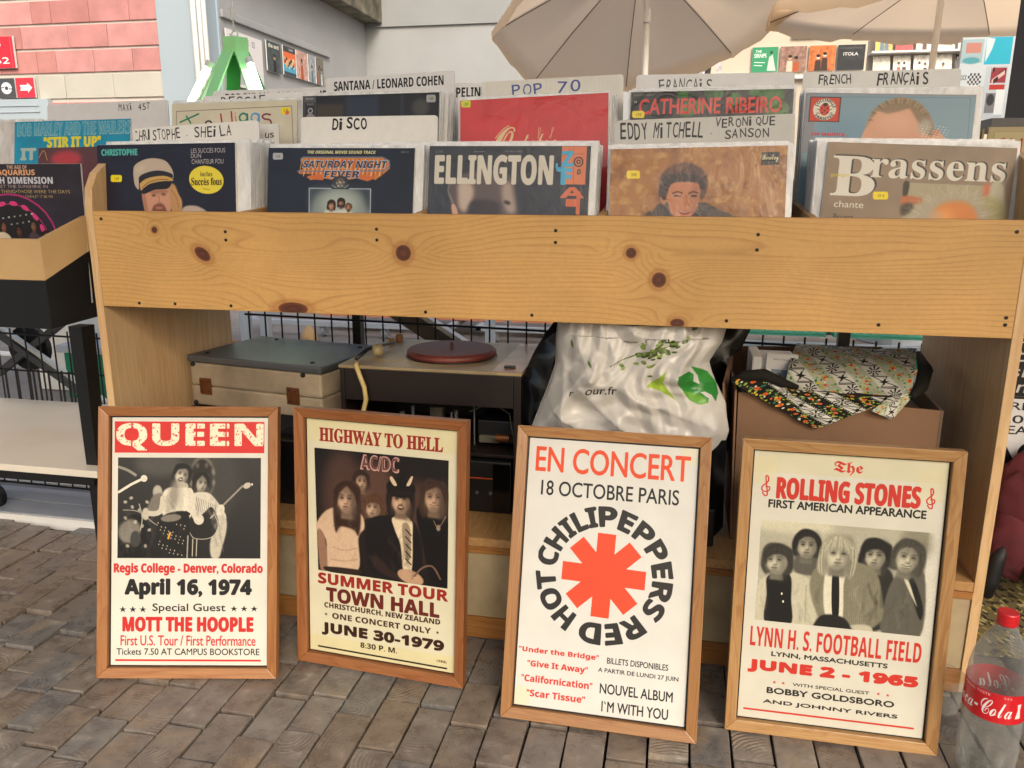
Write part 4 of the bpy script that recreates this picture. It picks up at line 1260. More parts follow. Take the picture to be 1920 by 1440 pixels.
  ('H', 0.5163, 0.3479, 0.0302, {'skin': 'b98262', 'hair': '241612', 'hl': 1.1, 'sh': 0.4, 'beard': 1}),
  ('H', 0.5677, 0.3739, 0.0245, {'skin': 'c08a68', 'hair': '5a3a28', 'hl': 0.4, 'sh': 0.4, 'beard': 1})],
 'ellington': [('G', '26272d', '181d30', 0, 0, 1, 1, True),
  ('N', 0.15, 50, 6, 0, 0, 1, 1),
  ('P', [(0.1365, 0.2397),
  (0.1615, 0.2134),
  (0.2145, 0.1739),
  (0.3354, 0.1472),
  (0.4702, 0.1593),
  (0.532, 0.1974),
  (0.5558, 0.2808),
  (0.5669, 0.3773),
  (0.5662, 0.5066),
  (0.1946, 0.5141),
  (0.1631, 0.4162),
  (0.1398, 0.3182)], '544644', 5, 1.0, 1),
  ('P', [(0.1962, 0.2261),
  (0.2711, 0.2255),
  (0.294, 0.2838),
  (0.2699, 0.3557),
  (0.2378, 0.4019),
  (0.2023, 0.3697),
  (0.1921, 0.2914)], 'b5a394', 9, 1.0, 1),
  ('P', [(0.4732, 0.2237),
  (0.5265, 0.2232),
  (0.5428, 0.2874),
  (0.5608, 0.3903),
  (0.5078, 0.3976),
  (0.47, 0.3012)], 'a08e82', 10, 1.0, 1),
  ('P', [(0.2827, 0.336),
  (0.3702, 0.3251),
  (0.4516, 0.3402),
  (0.4668, 0.3788),
  (0.4446, 0.483),
  (0.2818, 0.4731),
  (0.2651, 0.4015)], '2a2224', 8, 1.0, 1),
  ('L', [(0.138, 0.2267),
  (0.1296, 0.2725),
  (0.1598, 0.3376),
  (0.1899, 0.4026)], 'c8c4bc', 0.0093, 0.45, 1, 3),
  ('P', [(0.1551, 0.3573),
  (0.1814, 0.3635),
  (0.2013, 0.4287),
  (0.193, 0.4747),
  (0.1631, 0.4162)], 'c39a82', 2, 1.0, 1),
  ('E', 0.5052, 0.3395, 0.0226, 0.0106, '2a1e1c', 0.3, 4, 1.0),
  ('T', 'ELLINGTON', 0.0417, 0.0574, 0.7759, 0.2286, 'c9c3b5', 0.035, 'sansb', {}),
  ('T', 'CL 934', 0.0405, 0.028, 0.0844, 0.0423, '8a8a8a', 0, '', {}),
  ('T', 'A HIGH FIDELITY RECORDING', 0.4776, 0.0276, 0.5875, 0.037, '9a9a94', 0.02, '', {}),
  ('L', [(0.2819, 0.0362),
  (0.3506, 0.0335)], '8a8a88', 0.0027, 1.0, 1, 0),
  ('R', 0.8265, 0.0019, 0.9765, 0.2268, 'd0744a', 0, 1.0),
  ('L', [(0.8959, 0.0082),
  (0.9055, 0.223)], 'a0502e', 0.002, 1.0, 0, 0),
  ('L', [(0.903, 0.0466),
  (0.9608, 0.0465)], '8a4a30', 0.0027, 1.0, 0, 0),
  ('E', 0.9298, 0.0932, 0.0292, 0.0307, '2c2624', 0, 0, 1.0),
  ('E', 0.9298, 0.0932, 0.0213, 0.0223, 'd0744a', 0, 0, 1.0),
  ('E', 0.9298, 0.0932, 0.0133, 0.014, '2c2624', 0, 0, 1.0),
  ('E', 0.9298, 0.0932, 0.006, 0.006, 'd0744a', 0, 0, 1.0),
  ('T', 'G', 0.9187, 0.1407, 0.9501, 0.1626, '2c2624', 0.05, 'sansb', {'rot': 1.57}),
  ('T', 'Z', 0.8313, 0.0335, 0.895, 0.1187, '3f9fc8', 0.06, 'sansb', {'rot': 0}),
  ('T', 'J', 0.8002, 0.1001, 0.845, 0.1537, '3f9fc8', 0.06, 'sansb', {'rot': 1.57}),
  ('T', 'F', 0.8311, 0.1348, 0.8907, 0.2251, '3f9fc8', 0.07, 'sansb', {}),
  ('T', 'A', 0.8302, 0.246, 0.9689, 0.3047, 'c8643c', 0.08, 'sansb', {'rot': 0}),
  ('T', 'T', 0.8424, 0.2967, 0.9725, 0.3744, 'c8643c', 0.08, 'sansb', {'rot': 1.57})],
 'eddy': [('G', 'a06c36', 'a8763e', 0, 0, 1, 1, True),
  ('W', 'mottle', {'c1': '7a4a22', 'c2': 'c49a58', 'cell': 34}),
  ('P', [(0.2153, 0.387),
  (0.2574, 0.3627),
  (0.3106, 0.3142),
  (0.5039, 0.3159),
  (0.5638, 0.3194),
  (0.6245, 0.3532),
  (0.7087, 0.3899),
  (0.7692, 0.4323),
  (0.774, 0.5528),
  (0.1963, 0.5534)], '3a2a22', 3, 1.0, 1),
  ('P', [(0.3237, 0.3387),
  (0.374, 0.388),
  (0.4476, 0.4188),
  (0.4939, 0.3704),
  (0.5041, 0.3219),
  (0.5299, 0.3707),
  (0.5104, 0.4921),
  (0.3534, 0.4919)], '2a1c18', 4, 1.0, 1),
  ('P', [(0.2904, 0.2223),
  (0.2962, 0.1615),
  (0.34, 0.1135),
  (0.4115, 0.0875),
  (0.4839, 0.0979),
  (0.5389, 0.135),
  (0.5636, 0.1896),
  (0.5611, 0.2499),
  (0.5391, 0.298),
  (0.521, 0.2918),
  (0.5125, 0.2252),
  (0.356, 0.2232),
  (0.3222, 0.2959),
  (0.298, 0.3018),
  (0.2874, 0.2589)], '4a2c22', 4, 1.0, 1),
  ('E', 0.4004, 0.1146, 0.0656, 0.0238, '7a4c34', -0.2, 10, 0.6),
  ('P', [(0.3437, 0.2169),
  (0.3673, 0.199),
  (0.4394, 0.1939),
  (0.5116, 0.201),
  (0.5206, 0.2494),
  (0.5161, 0.3221),
  (0.4942, 0.3765),
  (0.4474, 0.4127),
  (0.3991, 0.4125),
  (0.3614, 0.3757),
  (0.341, 0.3144),
  (0.3335, 0.2717)], 'b87650', 3, 1.0, 1),
  ('E', 0.4966, 0.2794, 0.0215, 0.0775, '8a4f34', 0, 12, 0.6),
  ('P', [(0.2973, 0.2804),
  (0.3185, 0.2776),
  (0.3291, 0.3204),
  (0.3141, 0.3264),
  (0.2995, 0.308)], 'a4663f', 2, 1.0, 1),
  ('P', [(0.2896, 0.2345),
  (0.3175, 0.1618),
  (0.4138, 0.1511),
  (0.5102, 0.1647),
  (0.5543, 0.2257),
  (0.5249, 0.2374),
  (0.5118, 0.207),
  (0.4394, 0.1939),
  (0.3674, 0.202),
  (0.3443, 0.2352),
  (0.3224, 0.3021),
  (0.297, 0.2713)], '2c1a14', 3, 1.0, 1),
  ('E', 0.3942, 0.2772, 0.0215, 0.0054, '2a1812', 0.03, 2, 1.0),
  ('L', [(0.3665, 0.2629),
  (0.3934, 0.2528),
  (0.4208, 0.2616)], '2a1812', 0.0066, 1.0, 1, 0),
  ('E', 0.4875, 0.2781, 0.0215, 0.0054, '2a1812', 0.03, 2, 1.0),
  ('L', [(0.46, 0.2639),
  (0.4866, 0.2539),
  (0.5139, 0.2627)], '2a1812', 0.0066, 1.0, 1, 0),
  ('L', [(0.4455, 0.2789),
  (0.4527, 0.3094),
  (0.4442, 0.3263),
  (0.4683, 0.3265)], '8a4f34', 0.0054, 0.8, 1, 2),
  ('P', [(0.4033, 0.3607),
  (0.4398, 0.3701),
  (0.4933, 0.3522),
  (0.4702, 0.3794),
  (0.4283, 0.3852)], '8a3e30', 1, 1.0, 1),
  ('L', [(0.4094, 0.3638),
  (0.4459, 0.3725),
  (0.4904, 0.3558)], 'e0c8b0', 0.0036, 0.8, 1, 0),
  ('P', [(0.095, 0.1398),
  (0.1019, 0.126),
  (0.1686, 0.1271),
  (0.1764, 0.1411),
  (0.1742, 0.1504),
  (0.177, 0.1598),
  (0.1701, 0.1736),
  (0.1034, 0.1726),
  (0.0956, 0.1585),
  (0.0977, 0.1492)], 'e8cc1e', 0, 1, 0),
  ('T', '20€', 0.1235, 0.1403, 0.1567, 0.1594, '6b6420', 0.0, '', {}),
  ('R', 0.8567, 0.0364, 0.9559, 0.1076, '23261f', 0, 1.0),
  ('T', 'Barclay', 0.8612, 0.0484, 0.9524, 0.0916, 'd8d0a8', 0.03, 'script', {})],
 'brassens': [('G', '8f7c68', '84705c', 0, 0, 1, 1, True),
  ('N', 0.1, 60, 8, 0, 0, 1, 1),
  ('T', 'B', 0.0469, 0.0709, 0.2844, 0.2956, '2c2826', 0.012, 'serif', {}),
  ('T', 'B', 0.0378, 0.078, 0.2739, 0.3008, 'd8d4c8', 0.012, 'serif', {}),
  ('T', 'rassens', 0.2563, 0.0805, 0.9629, 0.188, '2c2826', 0.012, 'serif', {}),
  ('T', 'rassens', 0.2472, 0.0856, 0.9556, 0.1929, 'd8d4c8', 0.012, 'serif', {}),
  ('T', 'georges', 0.0302, 0.1804, 0.1296, 0.2007, 'c9b83e', 0.0, 'serif', {}),
  ('T', 'chante', 0.066, 0.3312, 0.2274, 0.3691, 'd8d4c8', 0.0, '', {}),
  ('T', 'Bruant', 0.0693, 0.4065, 0.1782, 0.4399, '2f2a26', 0.0, '', {}),
  ('P', [(0.2703, 0.2859),
  (0.2765, 0.2722),
  (0.3461, 0.269),
  (0.3552, 0.282),
  (0.3536, 0.291),
  (0.3571, 0.2997),
  (0.351, 0.3134),
  (0.2814, 0.3168),
  (0.2723, 0.3038),
  (0.2739, 0.2947)], 'ecd21a', 0, 1, 0),
  ('T', '10 €', 0.3001, 0.2845, 0.336, 0.3007, '6b6420', 0.0, '', {}),
  ('P', [(0.4315, 0.2126),
  (0.9549, 0.2127),
  (0.9885, 0.5554),
  (0.4508, 0.5872)], 'a39a7c', 0, 1, 0),
  ('P', [(0.4315, 0.2126),
  (0.4603, 0.2134),
  (0.456, 0.2889),
  (0.4337, 0.2899)], '2a2418', 2, 1.0, 1),
  ('P', [(0.4337, 0.2899),
  (0.5331, 0.2953),
  (0.5302, 0.3257),
  (0.4358, 0.337)], 'b5653a', 3, 1.0, 1),
  ('P', [(0.4358, 0.337),
  (0.4993, 0.3339),
  (0.4792, 0.3822),
  (0.4361, 0.3979)], '3a3020', 6, 1.0, 1),
  ('E', 0.8704, 0.2363, 0.019, 0.0379, 'd0603a', 0, 8, 1.0),
  ('P', [(0.8865, 0.2158),
  (0.9553, 0.216),
  (0.9806, 0.4893),
  (0.9193, 0.4927)], 'b9b49a', 6, 1.0, 1),
  ('P', [(0.8467, 0.297),
  (0.9585, 0.3048),
  (0.9806, 0.4893),
  (0.8948, 0.4941)], '9a9250', 14, 0.8, 1),
  ('E', 0.7002, 0.4312, 0.2085, 0.1706, 'a59a84', 0, 14, 1.0),
  ('L', [(0.7708, 0.2727),
  (0.8537, 0.2264)], 'd0c8b8', 0.0032, 0.35, 1, 1.5),
  ('L', [(0.8685, 0.3493),
  (0.8936, 0.2899)], 'bcb29c', 0.0032, 0.35, 1, 1.5),
  ('L', [(0.5479, 0.386),
  (0.4879, 0.3727)], 'bcb29c', 0.0032, 0.35, 1, 1.5),
  ('L', [(0.5616, 0.433),
  (0.495, 0.4043)], 'c8c0b0', 0.0032, 0.35, 1, 1.5),
  ('L', [(0.5389, 0.3597),
  (0.4906, 0.3331)], 'bcb29c', 0.0032, 0.35, 1, 1.5),
  ('L', [(0.5264, 0.372),
  (0.4883, 0.3361)], 'bcb29c', 0.0032, 0.35, 1, 1.5),
  ('L', [(0.8549, 0.3709),
  (0.9488, 0.3496)], 'bcb29c', 0.0032, 0.35, 1, 1.5),
  ('L', [(0.5361, 0.346),
  (0.5092, 0.2841)], 'c8c0b0', 0.0032, 0.35, 1, 1.5),
  ('L', [(0.5988, 0.3114),
  (0.5342, 0.2998)], 'd0c8b8', 0.0032, 0.35, 1, 1.5),
  ('L', [(0.5993, 0.2867),
  (0.5602, 0.226)], '8f8670', 0.0032, 0.35, 1, 1.5),
  ('L', [(0.5517, 0.409),
  (0.4875, 0.3898)], 'bcb29c', 0.0032, 0.35, 1, 1.5),
  ('L', [(0.6856, 0.2634),
  (0.7314, 0.2221)], 'd0c8b8', 0.0032, 0.35, 1, 1.5),
  ('L', [(0.8668, 0.4053),
  (0.935, 0.4077)], 'c8c0b0', 0.0032, 0.35, 1, 1.5),
  ('L', [(0.6229, 0.2853),
  (0.5593, 0.2739)], 'bcb29c', 0.0032, 0.35, 1, 1.5),
  ('L', [(0.7747, 0.2651),
  (0.7643, 0.215)], 'c8c0b0', 0.0032, 0.35, 1, 1.5),
  ('L', [(0.6183, 0.2984),
  (0.6015, 0.2311)], 'd0c8b8', 0.0032, 0.35, 1, 1.5),
  ('L', [(0.7519, 0.2655),
  (0.7431, 0.2062)], 'c8c0b0', 0.0032, 0.35, 1, 1.5),
  ('L', [(0.8543, 0.4043),
  (0.9195, 0.4113)], 'bcb29c', 0.0032, 0.35, 1, 1.5),
  ('L', [(0.6003, 0.2807),
  (0.5351, 0.2389)], '8f8670', 0.0032, 0.35, 1, 1.5),
  ('L', [(0.5876, 0.2958),
  (0.5536, 0.2284)], '8f8670', 0.0032, 0.35, 1, 1.5),
  ('L', [(0.8576, 0.4265),
  (0.8966, 0.4713)], 'c8c0b0', 0.0032, 0.35, 1, 1.5),
  ('L', [(0.5351, 0.4269),
  (0.475, 0.4587)], 'c8c0b0', 0.0032, 0.35, 1, 1.5),
  ('L', [(0.5281, 0.3647),
  (0.4609, 0.312)], '8f8670', 0.0032, 0.35, 1, 1.5),
  ('L', [(0.8412, 0.359),
  (0.9358, 0.3709)], 'c8c0b0', 0.0032, 0.35, 1, 1.5),
  ('L', [(0.549, 0.3894),
  (0.5012, 0.3511)], '8f8670', 0.0032, 0.35, 1, 1.5),
  ('L', [(0.53, 0.3677),
  (0.4429, 0.3857)], 'c8c0b0', 0.0032, 0.35, 1, 1.5),
  ('L', [(0.8825, 0.4104),
  (0.9432, 0.3877)], 'c8c0b0', 0.0032, 0.35, 1, 1.5),
  ('L', [(0.6508, 0.2934),
  (0.674, 0.229)], 'bcb29c', 0.0032, 0.35, 1, 1.5),
  ('L', [(0.7691, 0.2824),
  (0.7472, 0.2195)], '8f8670', 0.0032, 0.35, 1, 1.5),
  ('L', [(0.7063, 0.2689),
  (0.6524, 0.2097)], '8f8670', 0.0032, 0.35, 1, 1.5),
  ('L', [(0.8075, 0.2937),
  (0.8423, 0.2254)], '8f8670', 0.0032, 0.35, 1, 1.5),
  ('L', [(0.846, 0.3555),
  (0.9452, 0.3411)], '8f8670', 0.0032, 0.35, 1, 1.5),
  ('L', [(0.7827, 0.2843),
  (0.8075, 0.2509)], '8f8670', 0.0032, 0.35, 1, 1.5),
  ('L', [(0.6126, 0.306),
  (0.5726, 0.2632)], '8f8670', 0.0032, 0.35, 1, 1.5),
  ('L', [(0.6121, 0.2878),
  (0.5987, 0.2082)], '8f8670', 0.0032, 0.35, 1, 1.5),
  ('L', [(0.8565, 0.3938),
  (0.947, 0.3781)], '8f8670', 0.0032, 0.35, 1, 1.5),
  ('L', [(0.8745, 0.4086),
  (0.9437, 0.374)], '8f8670', 0.0032, 0.35, 1, 1.5),
  ('L', [(0.8716, 0.3994),
  (0.9563, 0.4167)], 'c8c0b0', 0.0032, 0.35, 1, 1.5),
  ('L', [(0.5422, 0.3539),
  (0.4751, 0.312)], 'c8c0b0', 0.0032, 0.35, 1, 1.5),
  ('L', [(0.594, 0.3044),
  (0.5072, 0.2621)], 'd0c8b8', 0.0032, 0.35, 1, 1.5),
  ('L', [(0.5562, 0.3459),
  (0.4674, 0.3461)], 'bcb29c', 0.0032, 0.35, 1, 1.5),
  ('L', [(0.7633, 0.2997),
  (0.7622, 0.2349)], 'd0c8b8', 0.0032, 0.35, 1, 1.5),
  ('L', [(0.8502, 0.3811),
  (0.9443, 0.3594)], 'd0c8b8', 0.0032, 0.35, 1, 1.5),
  ('L', [(0.6529, 0.2839),
  (0.5766, 0.2354)], 'bcb29c', 0.0032, 0.35, 1, 1.5),
  ('L', [(0.5558, 0.3203),
  (0.5101, 0.3048)], '8f8670', 0.0032, 0.35, 1, 1.5),
  ('L', [(0.8763, 0.3556),
  (0.9552, 0.3352)], 'd0c8b8', 0.0032, 0.35, 1, 1.5),
  ('L', [(0.7254, 0.28),
  (0.7328, 0.2272)], '8f8670', 0.0032, 0.35, 1, 1.5),
  ('L', [(0.8884, 0.4094),
  (0.956, 0.4418)], '8f8670', 0.0032, 0.35, 1, 1.5),
  ('L', [(0.6822, 0.2858),
  (0.6669, 0.2291)], 'bcb29c', 0.0032, 0.35, 1, 1.5),
  ('L', [(0.8789, 0.4143),
  (0.9403, 0.4546)], 'd0c8b8', 0.0032, 0.35, 1, 1.5),
  ('L', [(0.6366, 0.2908),
  (0.5951, 0.2145)], '8f8670', 0.0032, 0.35, 1, 1.5),
  ('L', [(0.7771, 0.2686),
  (0.7936, 0.2137)], 'bcb29c', 0.0032, 0.35, 1, 1.5),
  ('L', [(0.694, 0.2718),
  (0.6711, 0.2003)], 'bcb29c', 0.0032, 0.35, 1, 1.5),
  ('L', [(0.7493, 0.2862),
  (0.7743, 0.2048)], 'c8c0b0', 0.0032, 0.35, 1, 1.5),
  ('L', [(0.5268, 0.4345),
  (0.4587, 0.3969)], 'bcb29c', 0.0032, 0.35, 1, 1.5),
  ('L', [(0.6873, 0.2867),
  (0.6682, 0.2191)], '8f8670', 0.0032, 0.35, 1, 1.5),
  ('L', [(0.5631, 0.4206),
  (0.4942, 0.4272)], '8f8670', 0.0032, 0.35, 1, 1.5),
  ('L', [(0.5746, 0.328),
  (0.5331, 0.3039)], 'bcb29c', 0.0032, 0.35, 1, 1.5),
  ('L', [(0.809, 0.3135),
  (0.8936, 0.3033)], 'd0c8b8', 0.0032, 0.35, 1, 1.5),
  ('L', [(0.5655, 0.431),
  (0.5001, 0.4212)], '8f8670', 0.0032, 0.35, 1, 1.5),
  ('L', [(0.8049, 0.3239),
  (0.8619, 0.2956)], 'bcb29c', 0.0032, 0.35, 1, 1.5),
  ('L', [(0.5578, 0.4226),
  (0.4842, 0.3882)], 'bcb29c', 0.0032, 0.35, 1, 1.5),
  ('L', [(0.5352, 0.4362),
  (0.4632, 0.4385)], 'c8c0b0', 0.0032, 0.35, 1, 1.5),
  ('L', [(0.8759, 0.3574),
  (0.95, 0.3546)], 'bcb29c', 0.0032, 0.35, 1, 1.5),
  ('L', [(0.867, 0.3811),
  (0.9441, 0.3452)], 'd0c8b8', 0.0032, 0.35, 1, 1.5),
  ('L', [(0.8014, 0.301),
  (0.8608, 0.2762)], '8f8670', 0.0032, 0.35, 1, 1.5),
  ('L', [(0.5508, 0.3719),
  (0.4748, 0.3538)], '8f8670', 0.0032, 0.35, 1, 1.5),
  ('L', [(0.7192, 0.2744),
  (0.6701, 0.2104)], 'bcb29c', 0.0032, 0.35, 1, 1.5),
  ('L', [(0.5971, 0.3293),
  (0.5885, 0.2762)], '8f8670', 0.0032, 0.35, 1, 1.5),
  ('L', [(0.8302, 0.2936),
  (0.9156, 0.2481)], 'd0c8b8', 0.0032, 0.35, 1, 1.5),
  ('L', [(0.5651, 0.3841),
  (0.4941, 0.3392)], 'd0c8b8', 0.0032, 0.35, 1, 1.5),
  ('L', [(0.8009, 0.3153),
  (0.8705, 0.3018)], 'bcb29c', 0.0032, 0.35, 1, 1.5),
  ('L', [(0.5709, 0.3582),
  (0.4709, 0.3685)], 'bcb29c', 0.0032, 0.35, 1, 1.5),
  ('L', [(0.5642, 0.419),
  (0.5053, 0.4616)], 'd0c8b8', 0.0032, 0.35, 1, 1.5),
  ('L', [(0.7353, 0.2888),
  (0.7599, 0.2347)], 'd0c8b8', 0.0032, 0.35, 1, 1.5),
  ('L', [(0.6619, 0.2831),
  (0.6358, 0.218)], '8f8670', 0.0032, 0.35, 1, 1.5),
  ('L', [(0.8542, 0.3907),
  (0.9165, 0.3883)], '8f8670', 0.0032, 0.35, 1, 1.5),
  ('L', [(0.8726, 0.3859),
  (0.9427, 0.3501)], 'bcb29c', 0.0032, 0.35, 1, 1.5),
  ('L', [(0.5677, 0.317),
  (0.4821, 0.3096)], 'bcb29c', 0.0032, 0.35, 1, 1.5),
  ('L', [(0.8603, 0.3649),
  (0.9039, 0.3133)], 'd0c8b8', 0.0032, 0.35, 1, 1.5),
  ('L', [(0.7751, 0.3028),
  (0.7689, 0.2255)], 'd0c8b8', 0.0032, 0.35, 1, 1.5),
  ('L', [(0.7015, 0.2726),
  (0.6935, 0.2148)], '8f8670', 0.0032, 0.35, 1, 1.5),
  ('L', [(0.5446, 0.3884),
  (0.4658, 0.3899)], 'bcb29c', 0.0032, 0.35, 1, 1.5),
  ('L', [(0.8699, 0.403),
  (0.9596, 0.4253)], 'd0c8b8', 0.0032, 0.35, 1, 1.5),
  ('L', [(0.8815, 0.4168),
  (0.9678, 0.3801)], 'c8c0b0', 0.0032, 0.35, 1, 1.5),
  ('L', [(0.626, 0.3),
  (0.6002, 0.2474)], '8f8670', 0.0032, 0.35, 1, 1.5),
  ('L', [(0.8395, 0.3375),
  (0.8988, 0.286)], '8f8670', 0.0032, 0.35, 1, 1.5),
  ('L', [(0.8442, 0.3397),
  (0.9223, 0.3006)], 'bcb29c', 0.0032, 0.35, 1, 1.5),
  ('L', [(0.82, 0.3164),
  (0.8167, 0.2594)], 'bcb29c', 0.0032, 0.35, 1, 1.5),
  ('L', [(0.5604, 0.3476),
  (0.4795, 0.2938)], '8f8670', 0.0032, 0.35, 1, 1.5),
  ('L', [(0.5514, 0.4409),
  (0.4536, 0.4458)], 'c8c0b0', 0.0032, 0.35, 1, 1.5),
  ('L', [(0.6058, 0.3008),
  (0.5822, 0.2536)], 'd0c8b8', 0.0032, 0.35, 1, 1.5),
  ('L', [(0.6317, 0.2902),
  (0.5478, 0.238)], '8f8670', 0.0032, 0.35, 1, 1.5),
  ('L', [(0.5312, 0.3851),
  (0.4464, 0.3532)], 'd0c8b8', 0.0032, 0.35, 1, 1.5),
  ('L', [(0.6905, 0.29),
  (0.6613, 0.2093)], 'd0c8b8', 0.0032, 0.35, 1, 1.5),
  ('L', [(0.8044, 0.2913),
  (0.8852, 0.2722)], 'd0c8b8', 0.0032, 0.35, 1, 1.5),
  ('L', [(0.834, 0.3345),
  (0.8712, 0.2803)], 'bcb29c', 0.0032, 0.35, 1, 1.5),
  ('L', [(0.5362, 0.4259),
  (0.4551, 0.4158)], 'c8c0b0', 0.0032, 0.35, 1, 1.5),
  ('L', [(0.8797, 0.3855),
  (0.9492, 0.3403)], '8f8670', 0.0032, 0.35, 1, 1.5),
  ('L', [(0.5797, 0.3061),
  (0.4879, 0.2833)], 'bcb29c', 0.0032, 0.35, 1, 1.5),
  ('L', [(0.5684, 0.3609),
  (0.5258, 0.336)], '8f8670', 0.0032, 0.35, 1, 1.5),
  ('L', [(0.5696, 0.4348),
  (0.4836, 0.4589)], 'd0c8b8', 0.0032, 0.35, 1, 1.5),
  ('L', [(0.5305, 0.4265),
  (0.4356, 0.4272)], 'd0c8b8', 0.0032, 0.35, 1, 1.5),
  ('L', [(0.8056, 0.3135),
  (0.821, 0.2315)], 'c8c0b0', 0.0032, 0.35, 1, 1.5),
  ('L', [(0.5573, 0.4147),
  (0.5079, 0.425)], 'd0c8b8', 0.0032, 0.35, 1, 1.5),
  ('L', [(0.5296, 0.4186),
  (0.4562, 0.4066)], 'd0c8b8', 0.0032, 0.35, 1, 1.5),
  ('L', [(0.8593, 0.406),
  (0.9435, 0.4173)], 'bcb29c', 0.0032, 0.35, 1, 1.5),
  ('L', [(0.715, 0.2877),
  (0.6763, 0.2342)], 'bcb29c', 0.0032, 0.35, 1, 1.5),
  ('L', [(0.7579, 0.2639),
  (0.7164, 0.2074)], '8f8670', 0.0032, 0.35, 1, 1.5),
  ('L', [(0.6895, 0.2684),
  (0.6958, 0.2107)], 'd0c8b8', 0.0032, 0.35, 1, 1.5),
  ('L', [(0.8617, 0.3888),
  (0.9353, 0.41)], 'bcb29c', 0.0032, 0.35, 1, 1.5),
  ('L', [(0.727, 0.2867),
  (0.7654, 0.2312)], '8f8670', 0.0032, 0.35, 1, 1.5),
  ('L', [(0.8438, 0.3481),
  (0.8641, 0.2961)], 'bcb29c', 0.0032, 0.35, 1, 1.5),
  ('L', [(0.8124, 0.2902),
  (0.8871, 0.236)], '8f8670', 0.0032, 0.35, 1, 1.5),
  ('L', [(0.5353, 0.4113),
  (0.4888, 0.4402)], '8f8670', 0.0032, 0.35, 1, 1.5),
  ('L', [(0.883, 0.3691),
  (0.9382, 0.3836)], 'c8c0b0', 0.0032, 0.35, 1, 1.5),
  ('L', [(0.8301, 0.3164),
  (0.9116, 0.2761)], 'bcb29c', 0.0032, 0.35, 1, 1.5),
  ('L', [(0.7399, 0.2766),
  (0.7756, 0.2055)], 'd0c8b8', 0.0032, 0.35, 1, 1.5),
  ('L', [(0.8244, 0.3036),
  (0.8898, 0.2891)], 'c8c0b0', 0.0032, 0.35, 1, 1.5),
  ('L', [(0.732, 0.2801),
  (0.7011, 0.2239)], 'c8c0b0', 0.0032, 0.35, 1, 1.5),
  ('L', [(0.7891, 0.3008),
  (0.8367, 0.2789)], 'd0c8b8', 0.0032, 0.35, 1, 1.5),
  ('L', [(0.568, 0.4257),
  (0.5165, 0.4434)], '8f8670', 0.0032, 0.35, 1, 1.5),
  ('L', [(0.8785, 0.4049),
  (0.9363, 0.3961)], '8f8670', 0.0032, 0.35, 1, 1.5),
  ('L', [(0.5674, 0.3477),
  (0.5224, 0.3158)], 'bcb29c', 0.0032, 0.35, 1, 1.5),
  ('L', [(0.8054, 0.3207),
  (0.8257, 0.2548)], 'bcb29c', 0.0032, 0.35, 1, 1.5),
  ('L', [(0.6618, 0.2572),
  (0.5887, 0.196)], '8f8670', 0.0032, 0.35, 1, 1.5),
  ('L', [(0.6704, 0.2848),
  (0.6136, 0.2285)], 'd0c8b8', 0.0032, 0.35, 1, 1.5),
  ('L', [(0.8494, 0.3128),
  (0.9399, 0.3168)], 'd0c8b8', 0.0032, 0.35, 1, 1.5),
  ('L', [(0.5309, 0.3887),
  (0.4602, 0.428)], 'd0c8b8', 0.0032, 0.35, 1, 1.5),
  ('L', [(0.5427, 0.4256),
  (0.4668, 0.3927)], 'c8c0b0', 0.0032, 0.35, 1, 1.5),
  ('L', [(0.6801, 0.2843),
  (0.6385, 0.2114)], '8f8670', 0.0032, 0.35, 1, 1.5),
  ('L', [(0.8429, 0.3153),
  (0.9148, 0.3059)], 'd0c8b8', 0.0032, 0.35, 1, 1.5),
  ('L', [(0.7628, 0.2843),
  (0.8129, 0.2547)], 'c8c0b0', 0.0032, 0.35, 1, 1.5),
  ('L', [(0.6416, 0.2992),
  (0.6339, 0.2379)], '8f8670', 0.0032, 0.35, 1, 1.5),
  ('L', [(0.8553, 0.3839),
  (0.9357, 0.3507)], 'c8c0b0', 0.0032, 0.35, 1, 1.5),
  ('L', [(0.8676, 0.3625),
  (0.9442, 0.3244)], 'd0c8b8', 0.0032, 0.35, 1, 1.5),
  ('L', [(0.5408, 0.3899),
  (0.4663, 0.3471)], 'd0c8b8', 0.0032, 0.35, 1, 1.5),
  ('L', [(0.6167, 0.3162),
  (0.5654, 0.2802)], 'c8c0b0', 0.0032, 0.35, 1, 1.5),
  ('L', [(0.7246, 0.2644),
  (0.765, 0.2102)], 'd0c8b8', 0.0032, 0.35, 1, 1.5),
  ('L', [(0.7194, 0.2596),
  (0.7342, 0.2044)], 'bcb29c', 0.0032, 0.35, 1, 1.5),
  ('L', [(0.603, 0.3241),
  (0.5552, 0.302)], 'c8c0b0', 0.0032, 0.35, 1, 1.5),
  ('L', [(0.5836, 0.2916),
  (0.5615, 0.2377)], 'd0c8b8', 0.0032, 0.35, 1, 1.5),
  ('L', [(0.5655, 0.4214),
  (0.4691, 0.4498)], '8f8670', 0.0032, 0.35, 1, 1.5),
  ('L', [(0.8085, 0.286),
  (0.8677, 0.2337)], 'bcb29c', 0.0032, 0.35, 1, 1.5),
  ('L', [(0.6906, 0.2876),
  (0.6678, 0.2441)], 'c8c0b0', 0.0032, 0.35, 1, 1.5),
  ('L', [(0.6489, 0.3004),
  (0.5898, 0.2605)], 'bcb29c', 0.0032, 0.35, 1, 1.5),
  ('L', [(0.8752, 0.3854),
  (0.9267, 0.3377)], '8f8670', 0.0032, 0.35, 1, 1.5),
  ('L', [(0.5909, 0.335),
  (0.559, 0.2825)], 'd0c8b8', 0.0032, 0.35, 1, 1.5),
  ('L', [(0.8535, 0.3829),
  (0.937, 0.3935)], 'bcb29c', 0.0032, 0.35, 1, 1.5),
  ('L', [(0.7857, 0.2862),
